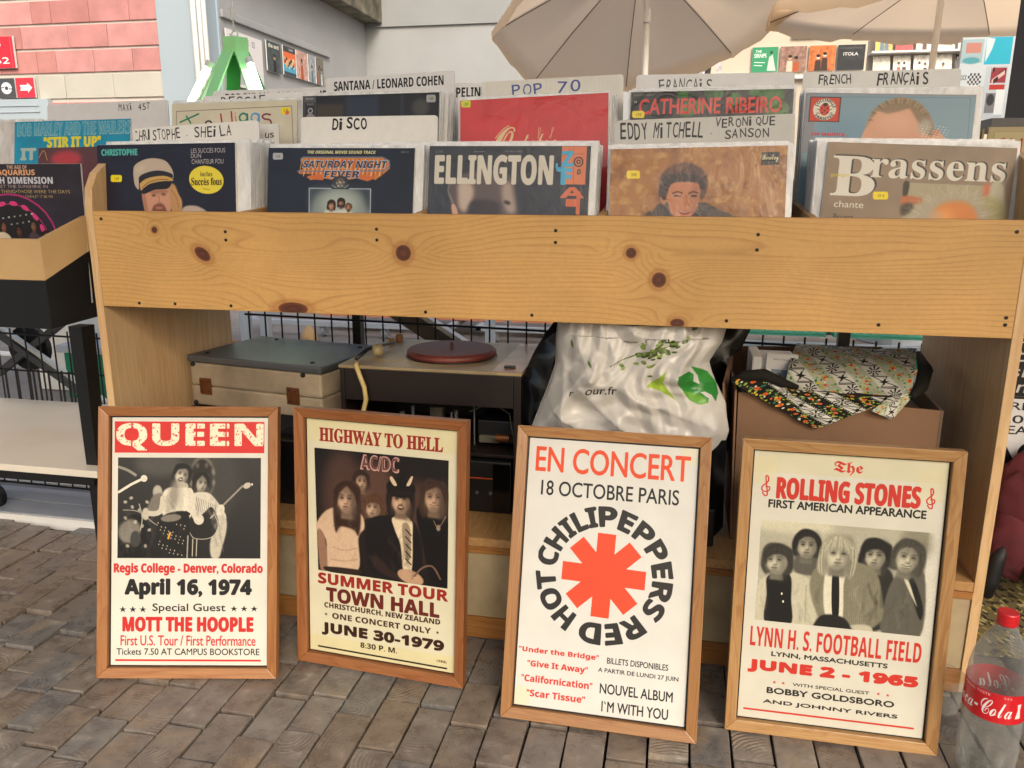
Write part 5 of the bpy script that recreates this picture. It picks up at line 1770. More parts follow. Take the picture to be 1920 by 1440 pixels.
  (0.837, 0.234)], 'c8c0b0', 0.0032, 0.35, 1, 1.5),
  ('P', [(0.5858, 0.4238),
  (0.6269, 0.3411),
  (0.6864, 0.3114),
  (0.761, 0.3078),
  (0.8221, 0.3514),
  (0.8438, 0.4302),
  (0.8532, 0.5634),
  (0.5907, 0.579)], 'cf7a2e', 8, 1.0, 1),
  ('E', 0.6706, 0.3925, 0.0442, 0.0379, 'e8a04a', 0, 20, 0.9),
  ('E', 0.6149, 0.4021, 0.0316, 0.0379, 'b9a89c', 0, 18, 0.9)],
 'higgs': [('G', 'd2ccb8', 'cfc8b2', 0, 0, 1, 1, True),
  ('N', 0.04, 50, 2, 0, 0, 1, 1),
  ('L', [(0.0349, 0.3193),
  (0.0392, 0.0547),
  (0.9597, 0.0417),
  (0.9766, 0.3373)], '5a4438', 0.0034, 1.0, 0, 0),
  ('L', [(0.0696, 0.1343),
  (0.2206, 0.0772)], '1f7a5c', 0.0118, 1.0, 0, 0),
  ('L', [(0.1215, 0.0913),
  (0.1561, 0.1418)], '1f7a5c', 0.0118, 1.0, 0, 0),
  ('E', 0.3022, 0.1531, 0.032, 0.0286, '3a3a3a', 0, 0, 1.0),
  ('E', 0.3022, 0.1554, 0.0202, 0.0185, 'd2ccb8', 0, 0, 1.0),
  ('L', [(0.3999, 0.0836),
  (0.4129, 0.1596)], 'a82838', 0.0118, 1.0, 0, 0),
  ('L', [(0.4844, 0.0693),
  (0.4932, 0.1465),
  (0.4129, 0.1521)], 'a82838', 0.0118, 1.0, 0, 0),
  ('L', [(0.5183, 0.1019),
  (0.5227, 0.1397)], 'c08a5a', 0.0101, 1.0, 0, 0),
  ('E', 0.5165, 0.0823, 0.0059, 0.0059, 'c08a5a', 0, 0, 1.0),
  ('E', 0.5813, 0.1126, 0.037, 0.0354, '2a8068', 0, 0, 1.0),
  ('E', 0.5813, 0.1126, 0.0236, 0.0219, 'd2ccb8', 0, 0, 1.0),
  ('L', [(0.613, 0.0894),
  (0.615, 0.1421),
  (0.5901, 0.1791)], '2a8068', 0.0118, 1.0, 1, 0),
  ('E', 0.6733, 0.115, 0.037, 0.0354, '5a9ad0', 0, 0, 1.0),
  ('E', 0.6733, 0.115, 0.0236, 0.0219, 'd2ccb8', 0, 0, 1.0),
  ('L', [(0.7048, 0.0919),
  (0.7068, 0.1444),
  (0.6821, 0.1813)], '5a9ad0', 0.0118, 1.0, 1, 0),
  ('L', [(0.7935, 0.0981),
  (0.7562, 0.0933),
  (0.7314, 0.1076),
  (0.7482, 0.1267),
  (0.7897, 0.1353),
  (0.8022, 0.158)], '7a2838', 0.0118, 1.0, 1, 0),
  ('P', [(0.8747, 0.0632),
  (0.8811, 0.0491),
  (0.9402, 0.0508),
  (0.9468, 0.0652),
  (0.9448, 0.0747),
  (0.947, 0.0842),
  (0.9407, 0.0983),
  (0.8815, 0.0967),
  (0.8749, 0.0823),
  (0.877, 0.0728)], 'e8d81e', 0, 1, 0),
  ('T', '17', 0.9, 0.0639, 0.929, 0.0838, '6b6420', 0.0, '', {}),
  ('E', 0.9258, 0.0875, 0.0152, 0.0152, 'e06a3a', 0, 0, 1.0)],
 'stereo': [('G', '26282d', '26282d', 0, 0, 1, 1, True),
  ('R', 0.1045, 0.0574, 0.3075, 0.1566, '4a4238', 8, 0.8),
  ('R', 0.3205, 0.0054, 0.5642, 0.1625, '333c50', 10, 0.8),
  ('E', 0.8675, 0.0986, 0.0618, 0.0618, '50504c', 0, 10, 0.8),
  ('R', 0.7217, 0.0096, 0.748, 0.1667, '33384a', 3, 0.8),
  ('R', 0.0041, 0.0052, 0.098, 0.1518, '55565a', 0, 1.0),
  ('T', 'Stereo', 0.0201, 0.0078, 0.0778, 0.0247, 'c8c8c8', 0.02, '', {}),
  ('R', 0.0126, 0.044, 0.094, 0.148, '34353a', 0, 1.0),
  ('T', '360', 0.0271, 0.0481, 0.0807, 0.0626, '9a9a9a', 0, '', {}),
  ('E', 0.0574, 0.1013, 0.0201, 0.0201, 'a0a0a0', 0, 0, 1.0),
  ('E', 0.0574, 0.1013, 0.0108, 0.0108, '34353a', 0, 0, 1.0),
  ('P', [(0.0261, 0.1465),
  (0.0576, 0.1144),
  (0.094, 0.148)], '8a8a8a', 1, 1.0, 1),
  ('P', [(0.9065, 0.0294),
  (0.9123, 0.0144),
  (0.9688, 0.016),
  (0.9754, 0.0314),
  (0.9736, 0.0414),
  (0.9759, 0.0516),
  (0.9701, 0.0667),
  (0.9136, 0.0652),
  (0.907, 0.0498),
  (0.9088, 0.0397)], 'a4a6ac', 0, 1, 0),
  ('T', '18€', 0.9306, 0.0301, 0.9587, 0.0512, '6b6420', 0.0, '', {})],
 'redcover': [('G', 'c8302c', 'cc322e', 0, 0, 1, 1, True),
  ('N', 0.06, 40, 3, 0, 0, 1, 1),
  ('L', [(0.2082, 0.2221),
  (0.252, 0.1037),
  (0.3837, 0.0329),
  (0.5288, 0.0265),
  (0.6871, 0.0696),
  (0.8017, 0.1517),
  (0.8521, 0.2303)], 'd0524c', 0.0058, 0.6, 1, 3),
  ('T', 'O', 0.245, 0.1919, 0.3798, 0.3499, 'dcc090', 0.02, 'script', {}),
  ('L', [(0.2453, 0.2592),
  (0.2967, 0.2048),
  (0.337, 0.182)], 'dcc090', 0.0065, 1.0, 1, 0),
  ('T', 'ctobre', 0.385, 0.2442, 0.661, 0.3333, 'dcc090', 0.0, 'script', {}),
  ('L', [(0.5344, 0.2719),
  (0.552, 0.2165),
  (0.5411, 0.2076),
  (0.538, 0.272)], 'dcc090', 0.0036, 1.0, 1, 0),
  ('L', [(0.6102, 0.2752),
  (0.6384, 0.2205),
  (0.6326, 0.2097),
  (0.621, 0.2756)], 'dcc090', 0.0036, 1.0, 1, 0),
  ('P', [(0.0053, 0.0125),
  (0.0115, -0.0008),
  (0.068, 0.0022),
  (0.0742, 0.0161),
  (0.0722, 0.0251),
  (0.0743, 0.0343),
  (0.0681, 0.0477),
  (0.0116, 0.0448),
  (0.0053, 0.0308),
  (0.0074, 0.0218)], 'cdd42a', 0, 1, 0),
  ('T', '20€', 0.0294, 0.0138, 0.0571, 0.0334, '6b6420', 0.0, '', {})],
 'ribeiro': [('G', '201f1c', '201f1c', 0, 0, 1, 1, True),
  ('E', 0.3267, 0.0233, 0.0388, 0.0259, '3f7a34', 0, 5, 0.85),
  ('E', 0.3959, 0.0968, 0.0841, 0.0388, '3f7a34', 0, 5, 0.85),
  ('E', 0.522, 0.0208, 0.0583, 0.0388, '3f7a34', 0, 5, 0.85),
  ('E', 0.7653, 0.0194, 0.0388, 0.022, '3f7a34', 0, 5, 0.85),
  ('E', 0.8677, 0.0408, 0.0777, 0.0583, '3f7a34', 0, 5, 0.85),
  ('E', 0.9039, 0.1252, 0.0777, 0.0583, '3f7a34', 0, 5, 0.85),
  ('E', 0.3583, 0.129, 0.0583, 0.0324, '3f7a34', 0, 5, 0.85),
  ('E', 0.6462, 0.0558, 0.0453, 0.0453, '3f7a34', 0, 5, 0.85),
  ('R', 0.4821, 0.0004, 0.5166, 0.1644, '1e2a1a', 8, 0.5),
  ('T', 'ALBUM DOUBLE', 0.0174, 0.0137, 0.1417, 0.0248, '9a9a90', 0.02, '', {}),
  ('T', 'CATHERINE RIBEIRO', 0.0572, 0.0457, 0.9299, 0.1417, 'd43a2c', 0.035, '', {}),
  ('T', '"', 0.0228, 0.057, 0.0382, 0.0705, 'd8d8d0', 0, '', {}),
  ('P', [(0.0102, 0.1316),
  (0.0168, 0.1181),
  (0.0829, 0.1192),
  (0.0908, 0.1329),
  (0.0888, 0.1419),
  (0.0916, 0.151),
  (0.0851, 0.1644),
  (0.0189, 0.1634),
  (0.011, 0.1497),
  (0.013, 0.1407)], 'ecd21a', 0, 1, 0),
  ('T', '17€', 0.0384, 0.132, 0.0715, 0.1507, '6b6420', 0.0, '', {})],
 'maurice': [('G', '7f9cac', '8fb0bc', 0, 0, 1, 1, True),
  ('E', 0.2752, 0.2697, 0.2113, 0.1127, '6f94ac', 0, 40, 0.8),
  ('R', 0.0, -0.0, 1.001, 0.0101, '8c8e96', 0, 1.0),
  ('R', 0.0, -0.0, 0.0605, 0.3806, '8c8e96', 0, 1.0),
  ('L', [(0.0279, 0.0258),
  (0.968, 0.0193),
  (0.9782, 0.3552)], '5d6e7c', 0.0021, 1.0, 0, 0),
  ('R', 0.0221, 0.0259, 0.2094, 0.1829, '1c1a1a', 0, 1.0),
  ('R', 0.0269, 0.0304, 0.2047, 0.1785, 'd0402c', 0, 1.0),
  ('E', 0.1152, 0.1046, 0.0704, 0.069, 'e4ddcc', 0, 0, 1.0),
  ('E', 0.1152, 0.1046, 0.031, 0.038, 'd0402c', 0, 0, 1.0),
  ('E', 0.1181, 0.0724, 0.0155, 0.0099, '1c1a1a', 0, 0, 1.0),
  ('E', 0.0964, 0.0975, 0.0049, 0.0049, '1c1a1a', 0, 0, 1.0),
  ('E', 0.1327, 0.0968, 0.0049, 0.0049, '1c1a1a', 0, 0, 1.0),
  ('E', 0.1159, 0.1121, 0.0049, 0.0049, '1c1a1a', 0, 0, 1.0),
  ('E', 0.1012, 0.1251, 0.0049, 0.0049, '1c1a1a', 0, 0, 1.0),
  ('E', 0.1331, 0.1245, 0.0049, 0.0049, '1c1a1a', 0, 0, 1.0),
  ('E', 0.1132, 0.0822, 0.0049, 0.0049, '1c1a1a', 0, 0, 1.0),
  ('L', [(0.083, 0.0864),
  (0.0678, 0.0792)], '1c1a1a', 0.0028, 1.0, 1, 0),
  ('L', [(0.0851, 0.1089),
  (0.0699, 0.1017)], '1c1a1a', 0.0028, 1.0, 1, 0),
  ('L', [(0.0872, 0.1314),
  (0.072, 0.1241)], '1c1a1a', 0.0028, 1.0, 1, 0),
  ('L', [(0.1439, 0.0854),
  (0.1577, 0.0777)], '1c1a1a', 0.0028, 1.0, 1, 0),
  ('L', [(0.146, 0.1078),
  (0.1598, 0.1001)], '1c1a1a', 0.0028, 1.0, 1, 0),
  ('L', [(0.1481, 0.1302),
  (0.1618, 0.1225)], '1c1a1a', 0.0028, 1.0, 1, 0),
  ('W', 'arc', {'t': 'COCCINELLE', 'x': 0.1152, 'y': 0.1046, 'r0': 0.05, 'r1': 0.068, 'a': -68, 'b': 78, 'c': '1c1a1a', 'bold': 0.02}),
  ('W', 'arc2', {'t': 'VARIETES', 'x': 0.1152, 'y': 0.1046, 'r0': 0.05, 'r1': 0.068, 'a': 118, 'b': 242, 'c': '1c1a1a'}),
  ('T', 'OH! MAURICE...', 0.0485, 0.2502, 0.268, 0.2699, 'd0303a', 0.05, 'sansb', {'shear': 0}),
  ('P', [(0.3903, 0.3117),
  (0.3761, 0.2003),
  (0.3982, 0.133),
  (0.4492, 0.0728),
  (0.5161, 0.0349),
  (0.5855, 0.0265),
  (0.6575, 0.0474),
  (0.7181, 0.0977),
  (0.7592, 0.1628),
  (0.7747, 0.2138),
  (0.8072, 0.2277),
  (0.8214, 0.3007)], 'd9a284', 2, 1.0, 1),
  ('P', [(0.3768, 0.2226),
  (0.3975, 0.1256),
  (0.4485, 0.0655),
  (0.5228, 0.0311),
  (0.5925, 0.0264),
  (0.6646, 0.0487),
  (0.7257, 0.1048),
  (0.7676, 0.1773),
  (0.7803, 0.2357),
  (0.7548, 0.2583),
  (0.7004, 0.2007),
  (0.6599, 0.1428),
  (0.62, 0.092),
  (0.5654, 0.1077),
  (0.4965, 0.1238),
  (0.4386, 0.11),
  (0.4131, 0.1401),
  (0.3889, 0.1852)], '8a7458', 4, 1.0, 1),
  ('L', [(0.4114, 0.1796),
  (0.38, 0.1827)], 'b5a078', 0.0049, 0.6, 1, 1),
  ('L', [(0.4132, 0.1658),
  (0.382, 0.1653)], '6a5640', 0.0049, 0.6, 1, 1),
  ('L', [(0.4166, 0.1522),
  (0.3861, 0.1483)], 'd0bc94', 0.0049, 0.6, 1, 1),
  ('L', [(0.4216, 0.1391),
  (0.392, 0.1318)], 'b5a078', 0.0049, 0.6, 1, 1),
  ('L', [(0.4281, 0.1266),
  (0.3997, 0.1161)], '6a5640', 0.0049, 0.6, 1, 1),
  ('L', [(0.436, 0.1147),
  (0.4092, 0.1013)], 'd0bc94', 0.0049, 0.6, 1, 1),
  ('L', [(0.4454, 0.1037),
  (0.4203, 0.0876)], 'b5a078', 0.0049, 0.6, 1, 1),
  ('L', [(0.456, 0.0937),
  (0.433, 0.075)], '6a5640', 0.0049, 0.6, 1, 1),
  ('L', [(0.4678, 0.0846),
  (0.447, 0.0637)], 'd0bc94', 0.0049, 0.6, 1, 1),
  ('L', [(0.4806, 0.0767),
  (0.4624, 0.0538)], 'b5a078', 0.0049, 0.6, 1, 1),
  ('L', [(0.4944, 0.0701),
  (0.4788, 0.0455)], '6a5640', 0.0049, 0.6, 1, 1),
  ('L', [(0.5089, 0.0646),
  (0.4961, 0.0387)], 'd0bc94', 0.0049, 0.6, 1, 1),
  ('L', [(0.5241, 0.0605),
  (0.5143, 0.0336)], 'b5a078', 0.0049, 0.6, 1, 1),
  ('L', [(0.5397, 0.0578),
  (0.533, 0.0302)], '6a5640', 0.0049, 0.6, 1, 1),
  ('L', [(0.5557, 0.0564),
  (0.5521, 0.0285)], 'd0bc94', 0.0049, 0.6, 1, 1),
  ('L', [(0.5718, 0.0564),
  (0.5714, 0.0286)], 'b5a078', 0.0049, 0.6, 1, 1),
  ('L', [(0.588, 0.0579),
  (0.5906, 0.0304)], '6a5640', 0.0049, 0.6, 1, 1),
  ('L', [(0.604, 0.0607),
  (0.6098, 0.0339)], 'd0bc94', 0.0049, 0.6, 1, 1),
  ('L', [(0.6196, 0.0648),
  (0.6285, 0.0392)], 'b5a078', 0.0049, 0.6, 1, 1),
  ('L', [(0.6348, 0.0702),
  (0.6467, 0.046)], '6a5640', 0.0049, 0.6, 1, 1),
  ('L', [(0.6494, 0.0769),
  (0.6641, 0.0544)], 'd0bc94', 0.0049, 0.6, 1, 1),
  ('L', [(0.6632, 0.0848),
  (0.6807, 0.0643)], 'b5a078', 0.0049, 0.6, 1, 1),
  ('L', [(0.6761, 0.0938),
  (0.6961, 0.0755)], '6a5640', 0.0049, 0.6, 1, 1),
  ('L', [(0.688, 0.1038),
  (0.7104, 0.088)], 'd0bc94', 0.0049, 0.6, 1, 1),
  ('L', [(0.6988, 0.1147),
  (0.7233, 0.1017)], 'b5a078', 0.0049, 0.6, 1, 1),
  ('L', [(0.7083, 0.1264),
  (0.7347, 0.1163)], '6a5640', 0.0049, 0.6, 1, 1),
  ('E', 0.7213, 0.2003, 0.0423, 0.0493, 'b8b0a4', 0.3, 10, 0.8),
  ('E', 0.7941, 0.2354, 0.0211, 0.0197, 'c98a70', 0, 3, 1.0),
  ('E', 0.5438, 0.1746, 0.1056, 0.0493, 'e4b498', 0, 24, 0.6),
  ('L', [(0.6269, 0.0919),
  (0.6613, 0.1574),
  (0.7033, 0.2301)], 'c48a6e', 0.0042, 0.5, 1, 3),
  ('E', 0.6997, 0.1934, 0.0028, 0.0028, 'eef2f2', 0, 0, 0.7),
  ('E', 0.7346, 0.2154, 0.0028, 0.0028, 'eef2f2', 0, 0, 0.7),
  ('E', 0.7694, 0.2374, 0.0028, 0.0028, 'eef2f2', 0, 0, 0.7),
  ('E', 0.8041, 0.2593, 0.0028, 0.0028, 'eef2f2', 0, 0, 0.7),
  ('E', 0.8308, 0.2009, 0.0028, 0.0028, 'eef2f2', 0, 0, 0.7),
  ('E', 0.7065, 0.2263, 0.0028, 0.0028, 'eef2f2', 0, 0, 0.7),
  ('E', 0.7413, 0.2483, 0.0028, 0.0028, 'eef2f2', 0, 0, 0.7),
  ('E', 0.7761, 0.2703, 0.0028, 0.0028, 'eef2f2', 0, 0, 0.7),
  ('E', 0.8029, 0.2117, 0.0028, 0.0028, 'eef2f2', 0, 0, 0.7),
  ('E', 0.8375, 0.2336, 0.0028, 0.0028, 'eef2f2', 0, 0, 0.7),
  ('E', 0.7132, 0.2593, 0.0028, 0.0028, 'eef2f2', 0, 0, 0.7),
  ('E', 0.7401, 0.2006, 0.0028, 0.0028, 'eef2f2', 0, 0, 0.7),
  ('E', 0.7749, 0.2226, 0.0028, 0.0028, 'eef2f2', 0, 0, 0.7),
  ('E', 0.8096, 0.2445, 0.0028, 0.0028, 'eef2f2', 0, 0, 0.7),
  ('E', 0.8442, 0.2664, 0.0028, 0.0028, 'eef2f2', 0, 0, 0.7),
  ('E', 0.712, 0.2115, 0.0028, 0.0028, 'eef2f2', 0, 0, 0.7),
  ('E', 0.7468, 0.2335, 0.0028, 0.0028, 'eef2f2', 0, 0, 0.7),
  ('E', 0.7816, 0.2555, 0.0028, 0.0028, 'eef2f2', 0, 0, 0.7),
  ('E', 0.8083, 0.1969, 0.0028, 0.0028, 'eef2f2', 0, 0, 0.7),
  ('E', 0.8429, 0.2189, 0.0028, 0.0028, 'eef2f2', 0, 0, 0.7),
  ('E', 0.7187, 0.2445, 0.0028, 0.0028, 'eef2f2', 0, 0, 0.7),
  ('E', 0.7536, 0.2664, 0.0028, 0.0028, 'eef2f2', 0, 0, 0.7),
  ('E', 0.7803, 0.2078, 0.0028, 0.0028, 'eef2f2', 0, 0, 0.7),
  ('E', 0.815, 0.2298, 0.0028, 0.0028, 'eef2f2', 0, 0, 0.7),
  ('E', 0.8497, 0.2517, 0.0028, 0.0028, 'eef2f2', 0, 0, 0.7),
  ('E', 0.7174, 0.1967, 0.0028, 0.0028, 'eef2f2', 0, 0, 0.7),
  ('E', 0.7523, 0.2187, 0.0028, 0.0028, 'eef2f2', 0, 0, 0.7),
  ('E', 0.7871, 0.2407, 0.0028, 0.0028, 'eef2f2', 0, 0, 0.7),
  ('E', 0.8218, 0.2626, 0.0028, 0.0028, 'eef2f2', 0, 0, 0.7),
  ('E', 0.8483, 0.2041, 0.0028, 0.0028, 'eef2f2', 0, 0, 0.7),
  ('E', 0.7242, 0.2296, 0.0028, 0.0028, 'eef2f2', 0, 0, 0.7),
  ('E', 0.759, 0.2516, 0.0028, 0.0028, 'eef2f2', 0, 0, 0.7),
  ('E', 0.7858, 0.193, 0.0028, 0.0028, 'eef2f2', 0, 0, 0.7),
  ('E', 0.8205, 0.215, 0.0028, 0.0028, 'eef2f2', 0, 0, 0.7),
  ('E', 0.8551, 0.2369, 0.0028, 0.0028, 'eef2f2', 0, 0, 0.7),
  ('E', 0.7309, 0.2626, 0.0028, 0.0028, 'eef2f2', 0, 0, 0.7),
  ('E', 0.7578, 0.2039, 0.0028, 0.0028, 'eef2f2', 0, 0, 0.7),
  ('E', 0.7925, 0.2259, 0.0028, 0.0028, 'eef2f2', 0, 0, 0.7),
  ('E', 0.8272, 0.2478, 0.0028, 0.0028, 'eef2f2', 0, 0, 0.7),
  ('E', 0.8618, 0.2697, 0.0028, 0.0028, 'eef2f2', 0, 0, 0.7),
  ('E', 0.7297, 0.2148, 0.0028, 0.0028, 'eef2f2', 0, 0, 0.7),
  ('E', 0.7645, 0.2368, 0.0028, 0.0028, 'eef2f2', 0, 0, 0.7),
  ('E', 0.7992, 0.2587, 0.0028, 0.0028, 'eef2f2', 0, 0, 0.7),
  ('E', 0.8259, 0.2002, 0.0028, 0.0028, 'eef2f2', 0, 0, 0.7),
  ('E', 0.8605, 0.2221, 0.0028, 0.0028, 'eef2f2', 0, 0, 0.7),
  ('E', 0.7364, 0.2477, 0.0028, 0.0028, 'eef2f2', 0, 0, 0.7),
  ('E', 0.7712, 0.2697, 0.0028, 0.0028, 'eef2f2', 0, 0, 0.7),
  ('E', 0.798, 0.2111, 0.0028, 0.0028, 'eef2f2', 0, 0, 0.7),
  ('E', 0.8326, 0.233, 0.0028, 0.0028, 'eef2f2', 0, 0, 0.7),
  ('E', 0.7083, 0.2587, 0.0028, 0.0028, 'eef2f2', 0, 0, 0.7),
  ('E', 0.7352, 0.2, 0.0028, 0.0028, 'eef2f2', 0, 0, 0.7),
  ('E', 0.77, 0.222, 0.0028, 0.0028, 'eef2f2', 0, 0, 0.7),
  ('E', 0.8047, 0.2439, 0.0028, 0.0028, 'eef2f2', 0, 0, 0.7),
  ('E', 0.8394, 0.2658, 0.0028, 0.0028, 'eef2f2', 0, 0, 0.7),
  ('E', 0.707, 0.2109, 0.0028, 0.0028, 'eef2f2', 0, 0, 0.7),
  ('E', 0.7419, 0.2329, 0.0028, 0.0028, 'eef2f2', 0, 0, 0.7),
  ('E', 0.7767, 0.2549, 0.0028, 0.0028, 'eef2f2', 0, 0, 0.7),
  ('E', 0.8034, 0.1963, 0.0028, 0.0028, 'eef2f2', 0, 0, 0.7),
  ('E', 0.838, 0.2183, 0.0028, 0.0028, 'eef2f2', 0, 0, 0.7),
  ('E', 0.7138, 0.2438, 0.0028, 0.0028, 'eef2f2', 0, 0, 0.7)],
 'marley': [('G', '1f8fb5', '2190b4', 0, 0, 1, 1, True),
  ('N', 0.08, 40, 5, 0, 0, 1, 1),
  ('T', 'BOB MARLEY AND THE WAILERS', 0.0266, 0.0141, 0.9975, 0.1084, '8fb6c2', 0.045, 'sansb', {}),
  ('T', 'BOB MARLEY AND THE WAILERS', 0.0287, 0.0169, 0.9954, 0.1041, '4a9ab5', -0.005, 'sansb', {}),
  ('T', '"STIR IT UP"', 0.2606, 0.1224, 0.7482, 0.1964, 'e0d23e', 0.07, 'sansb', {}),
  ('T', 'IT', 0.0595, 0.2031, 0.1888, 0.286, 'a9bdb8', 0.08, 'sansb', {}),
  ('G', '5a3c40', '6a3038', 0.2133, 0.2016, 1.0085, 0.6091, True),
  ('E', 0.4577, 0.2861, 0.1327, 0.0612, 'c0404a', 0, 14, 0.9),
  ('L', [(0.2198, 0.2731),
  (0.2604, 0.2204),
  (0.2929, 0.2922)], 'c89a5a', 0.0051, 1.0, 1, 0)],
 'aquarius': [('G', '2c2630', '2a2638', 0, 0, 1, 1, True),
  ('N', 0.2, 40, 5, 0, 0, 1, 1),
  ('T', 'THE AGE OF', 0.4064, 0.0095, 0.5702, 0.034, 'c8a890', 0.03, 'sansb', {}),
  ('T', 'AQUARIUS', 0.3228, 0.0392, 0.6304, 0.0835, 'e0a878', 0.05, 'sansb', {}),
  ('T', 'THE 5TH DIMENSION', 0.1277, 0.0893, 0.7687, 0.1339, 'c8ccd8', 0.05, 'sansb', {}),
  ('T', 'AQUARIUS/LET THE SUNSHINE IN', 0.1073, 0.1421, 0.7261, 0.1671, 'b8a4a0', 0.0, '', {}),
  ('T', 'WORKIN ON A GROOVY THING•THOSE WERE THE DAYS', -0.1169, 0.1755, 0.8995, 0.1994, 'c0a86a', 0.0, '', {}),
  ('T', 'THE HANDS OF TIME•BLOWING AWAY•THE OTHER SIDE OF YOUR LOVE•LET IT BE ME', -0.3595, 0.2118, 0.7612, 0.231, 'c0a86a', 0.0, '', {}),
  ('T', 'AND MORE', 0.4353, 0.2395, 0.5114, 0.2502, 'a08890', 0, '', {}),
  ('E', 0.3972, 0.543, 0.3829, 0.3433, 'a82a68', 0, 0, 1.0),
  ('E', 0.3972, 0.543, 0.3697, 0.3301, '2a2030', 0, 0, 1.0),
  ('E', 0.3972, 0.543, 0.3103, 0.272, 'a82a68', 0, 0, 1.0),
  ('E', 0.3972, 0.543, 0.3037, 0.2654, '1e1a20', 0, 0, 1.0),
  ('W', 'arc', {'t': '♒ ♓ ♈ ♉ ♊ ♋ ♌', 'x': 0.3972, 'y': 0.543, 'r0': 0.26, 'r1': 0.29, 'a': -60, 'b': 75, 'c': 'd03a7a'}),
  ('E', 0.2183, 0.3403, 0.0053, 0.0053, 'a8aca8', 0, 1, 0.7),
  ('E', 0.2851, 0.3816, 0.0066, 0.0053, '6a6e70', 0, 1, 0.7),
  ('E', 0.3519, 0.4229, 0.0079, 0.0053, 'd0d4d0', 0, 1, 0.7),
  ('E', 0.4304, 0.362, 0.0053, 0.0053, 'a8aca8', 0, 1, 0.7),
  ('E', 0.4966, 0.4031, 0.0066, 0.0053, '6a6e70', 0, 1, 0.7),
  ('E', 0.574, 0.3426, 0.0079, 0.0053, 'd0d4d0', 0, 1, 0.7),
  ('E', 0.2369, 0.3878, 0.0053, 0.0053, 'a8aca8', 0, 1, 0.7),
  ('E', 0.3038, 0.4291, 0.0066, 0.0053, '6a6e70', 0, 1, 0.7),
  ('E', 0.3826, 0.3681, 0.0079, 0.0053, 'd0d4d0', 0, 1, 0.7),
  ('E', 0.449, 0.4092, 0.0053, 0.0053, 'a8aca8', 0, 1, 0.7),
  ('E', 0.5268, 0.3487, 0.0066, 0.0053, '6a6e70', 0, 1, 0.7),
  ('E', 0.5927, 0.3896, 0.0079, 0.0053, 'd0d4d0', 0, 1, 0.7),
  ('E', 0.2555, 0.4354, 0.0053, 0.0053, 'a8aca8', 0, 1, 0.7),
  ('E', 0.3347, 0.3743, 0.0066, 0.0053, '6a6e70', 0, 1, 0.7),
  ('E', 0.4013, 0.4155, 0.0079, 0.0053, 'd0d4d0', 0, 1, 0.7),
  ('E', 0.4794, 0.3548, 0.0053, 0.0053, 'a8aca8', 0, 1, 0.7),
  ('E', 0.5455, 0.3957, 0.0066, 0.0053, '6a6e70', 0, 1, 0.7),
  ('E', 0.207, 0.4417, 0.0079, 0.0053, 'd0d4d0', 0, 1, 0.7),
  ('E', 0.2866, 0.3804, 0.0053, 0.0053, 'a8aca8', 0, 1, 0.7),
  ('E', 0.3534, 0.4217, 0.0066, 0.0053, '6a6e70', 0, 1, 0.7),
  ('E', 0.4319, 0.3609, 0.0079, 0.0053, 'd0d4d0', 0, 1, 0.7),
  ('E', 0.4981, 0.4019, 0.0053, 0.0053, 'a8aca8', 0, 1, 0.7),
  ('E', 0.5755, 0.3415, 0.0066, 0.0053, '6a6e70', 0, 1, 0.7),
  ('E', 0.2384, 0.3866, 0.0079, 0.0053, 'd0d4d0', 0, 1, 0.7),
  ('E', 0.3053, 0.428, 0.0053, 0.0053, 'a8aca8', 0, 1, 0.7),
  ('E', 0.3841, 0.367, 0.0066, 0.0053, '6a6e70', 0, 1, 0.7),
  ('E', 0.4505, 0.4081, 0.0079, 0.0053, 'd0d4d0', 0, 1, 0.7),
  ('E', 0.5283, 0.3475, 0.0053, 0.0053, 'a8aca8', 0, 1, 0.7),
  ('E', 0.5942, 0.3884, 0.0066, 0.0053, '6a6e70', 0, 1, 0.7),
  ('E', 0.257, 0.4343, 0.0079, 0.0053, 'd0d4d0', 0, 1, 0.7),
  ('E', 0.3362, 0.3731, 0.0053, 0.0053, 'a8aca8', 0, 1, 0.7),
  ('E', 0.4028, 0.4143, 0.0066, 0.0053, '6a6e70', 0, 1, 0.7),
  ('E', 0.4809, 0.3536, 0.0079, 0.0053, 'd0d4d0', 0, 1, 0.7),
  ('E', 0.5469, 0.3946, 0.0053, 0.0053, 'a8aca8', 0, 1, 0.7),
  ('E', 0.2085, 0.4406, 0.0066, 0.0053, '6a6e70', 0, 1, 0.7),
  ('E', 0.2881, 0.3793, 0.0079, 0.0053, 'd0d4d0', 0, 1, 0.7),
  ('E', 0.3549, 0.4206, 0.0053, 0.0053, 'a8aca8', 0, 1, 0.7),
  ('E', 0.4333, 0.3597, 0.0066, 0.0053, '6a6e70', 0, 1, 0.7),
  ('E', 0.4996, 0.4008, 0.0079, 0.0053, 'd0d4d0', 0, 1, 0.7),
  ('E', 0.5769, 0.3403, 0.0053, 0.0053, 'a8aca8', 0, 1, 0.7),
  ('E', 0.2399, 0.3855, 0.0066, 0.0053, '6a6e70', 0, 1, 0.7),
  ('E', 0.3068, 0.4268, 0.0079, 0.0053, 'd0d4d0', 0, 1, 0.7),
  ('E', 0.3856, 0.3658, 0.0053, 0.0053, 'a8aca8', 0, 1, 0.7),
  ('E', 0.452, 0.407, 0.0066, 0.0053, '6a6e70', 0, 1, 0.7),
  ('E', 0.5297, 0.3464, 0.0079, 0.0053, 'd0d4d0', 0, 1, 0.7),
  ('E', 0.5956, 0.3873, 0.0053, 0.0053, 'a8aca8', 0, 1, 0.7),
  ('E', 0.2585, 0.4331, 0.0066, 0.0053, '6a6e70', 0, 1, 0.7),
  ('E', 0.3377, 0.372, 0.0079, 0.0053, 'd0d4d0', 0, 1, 0.7),
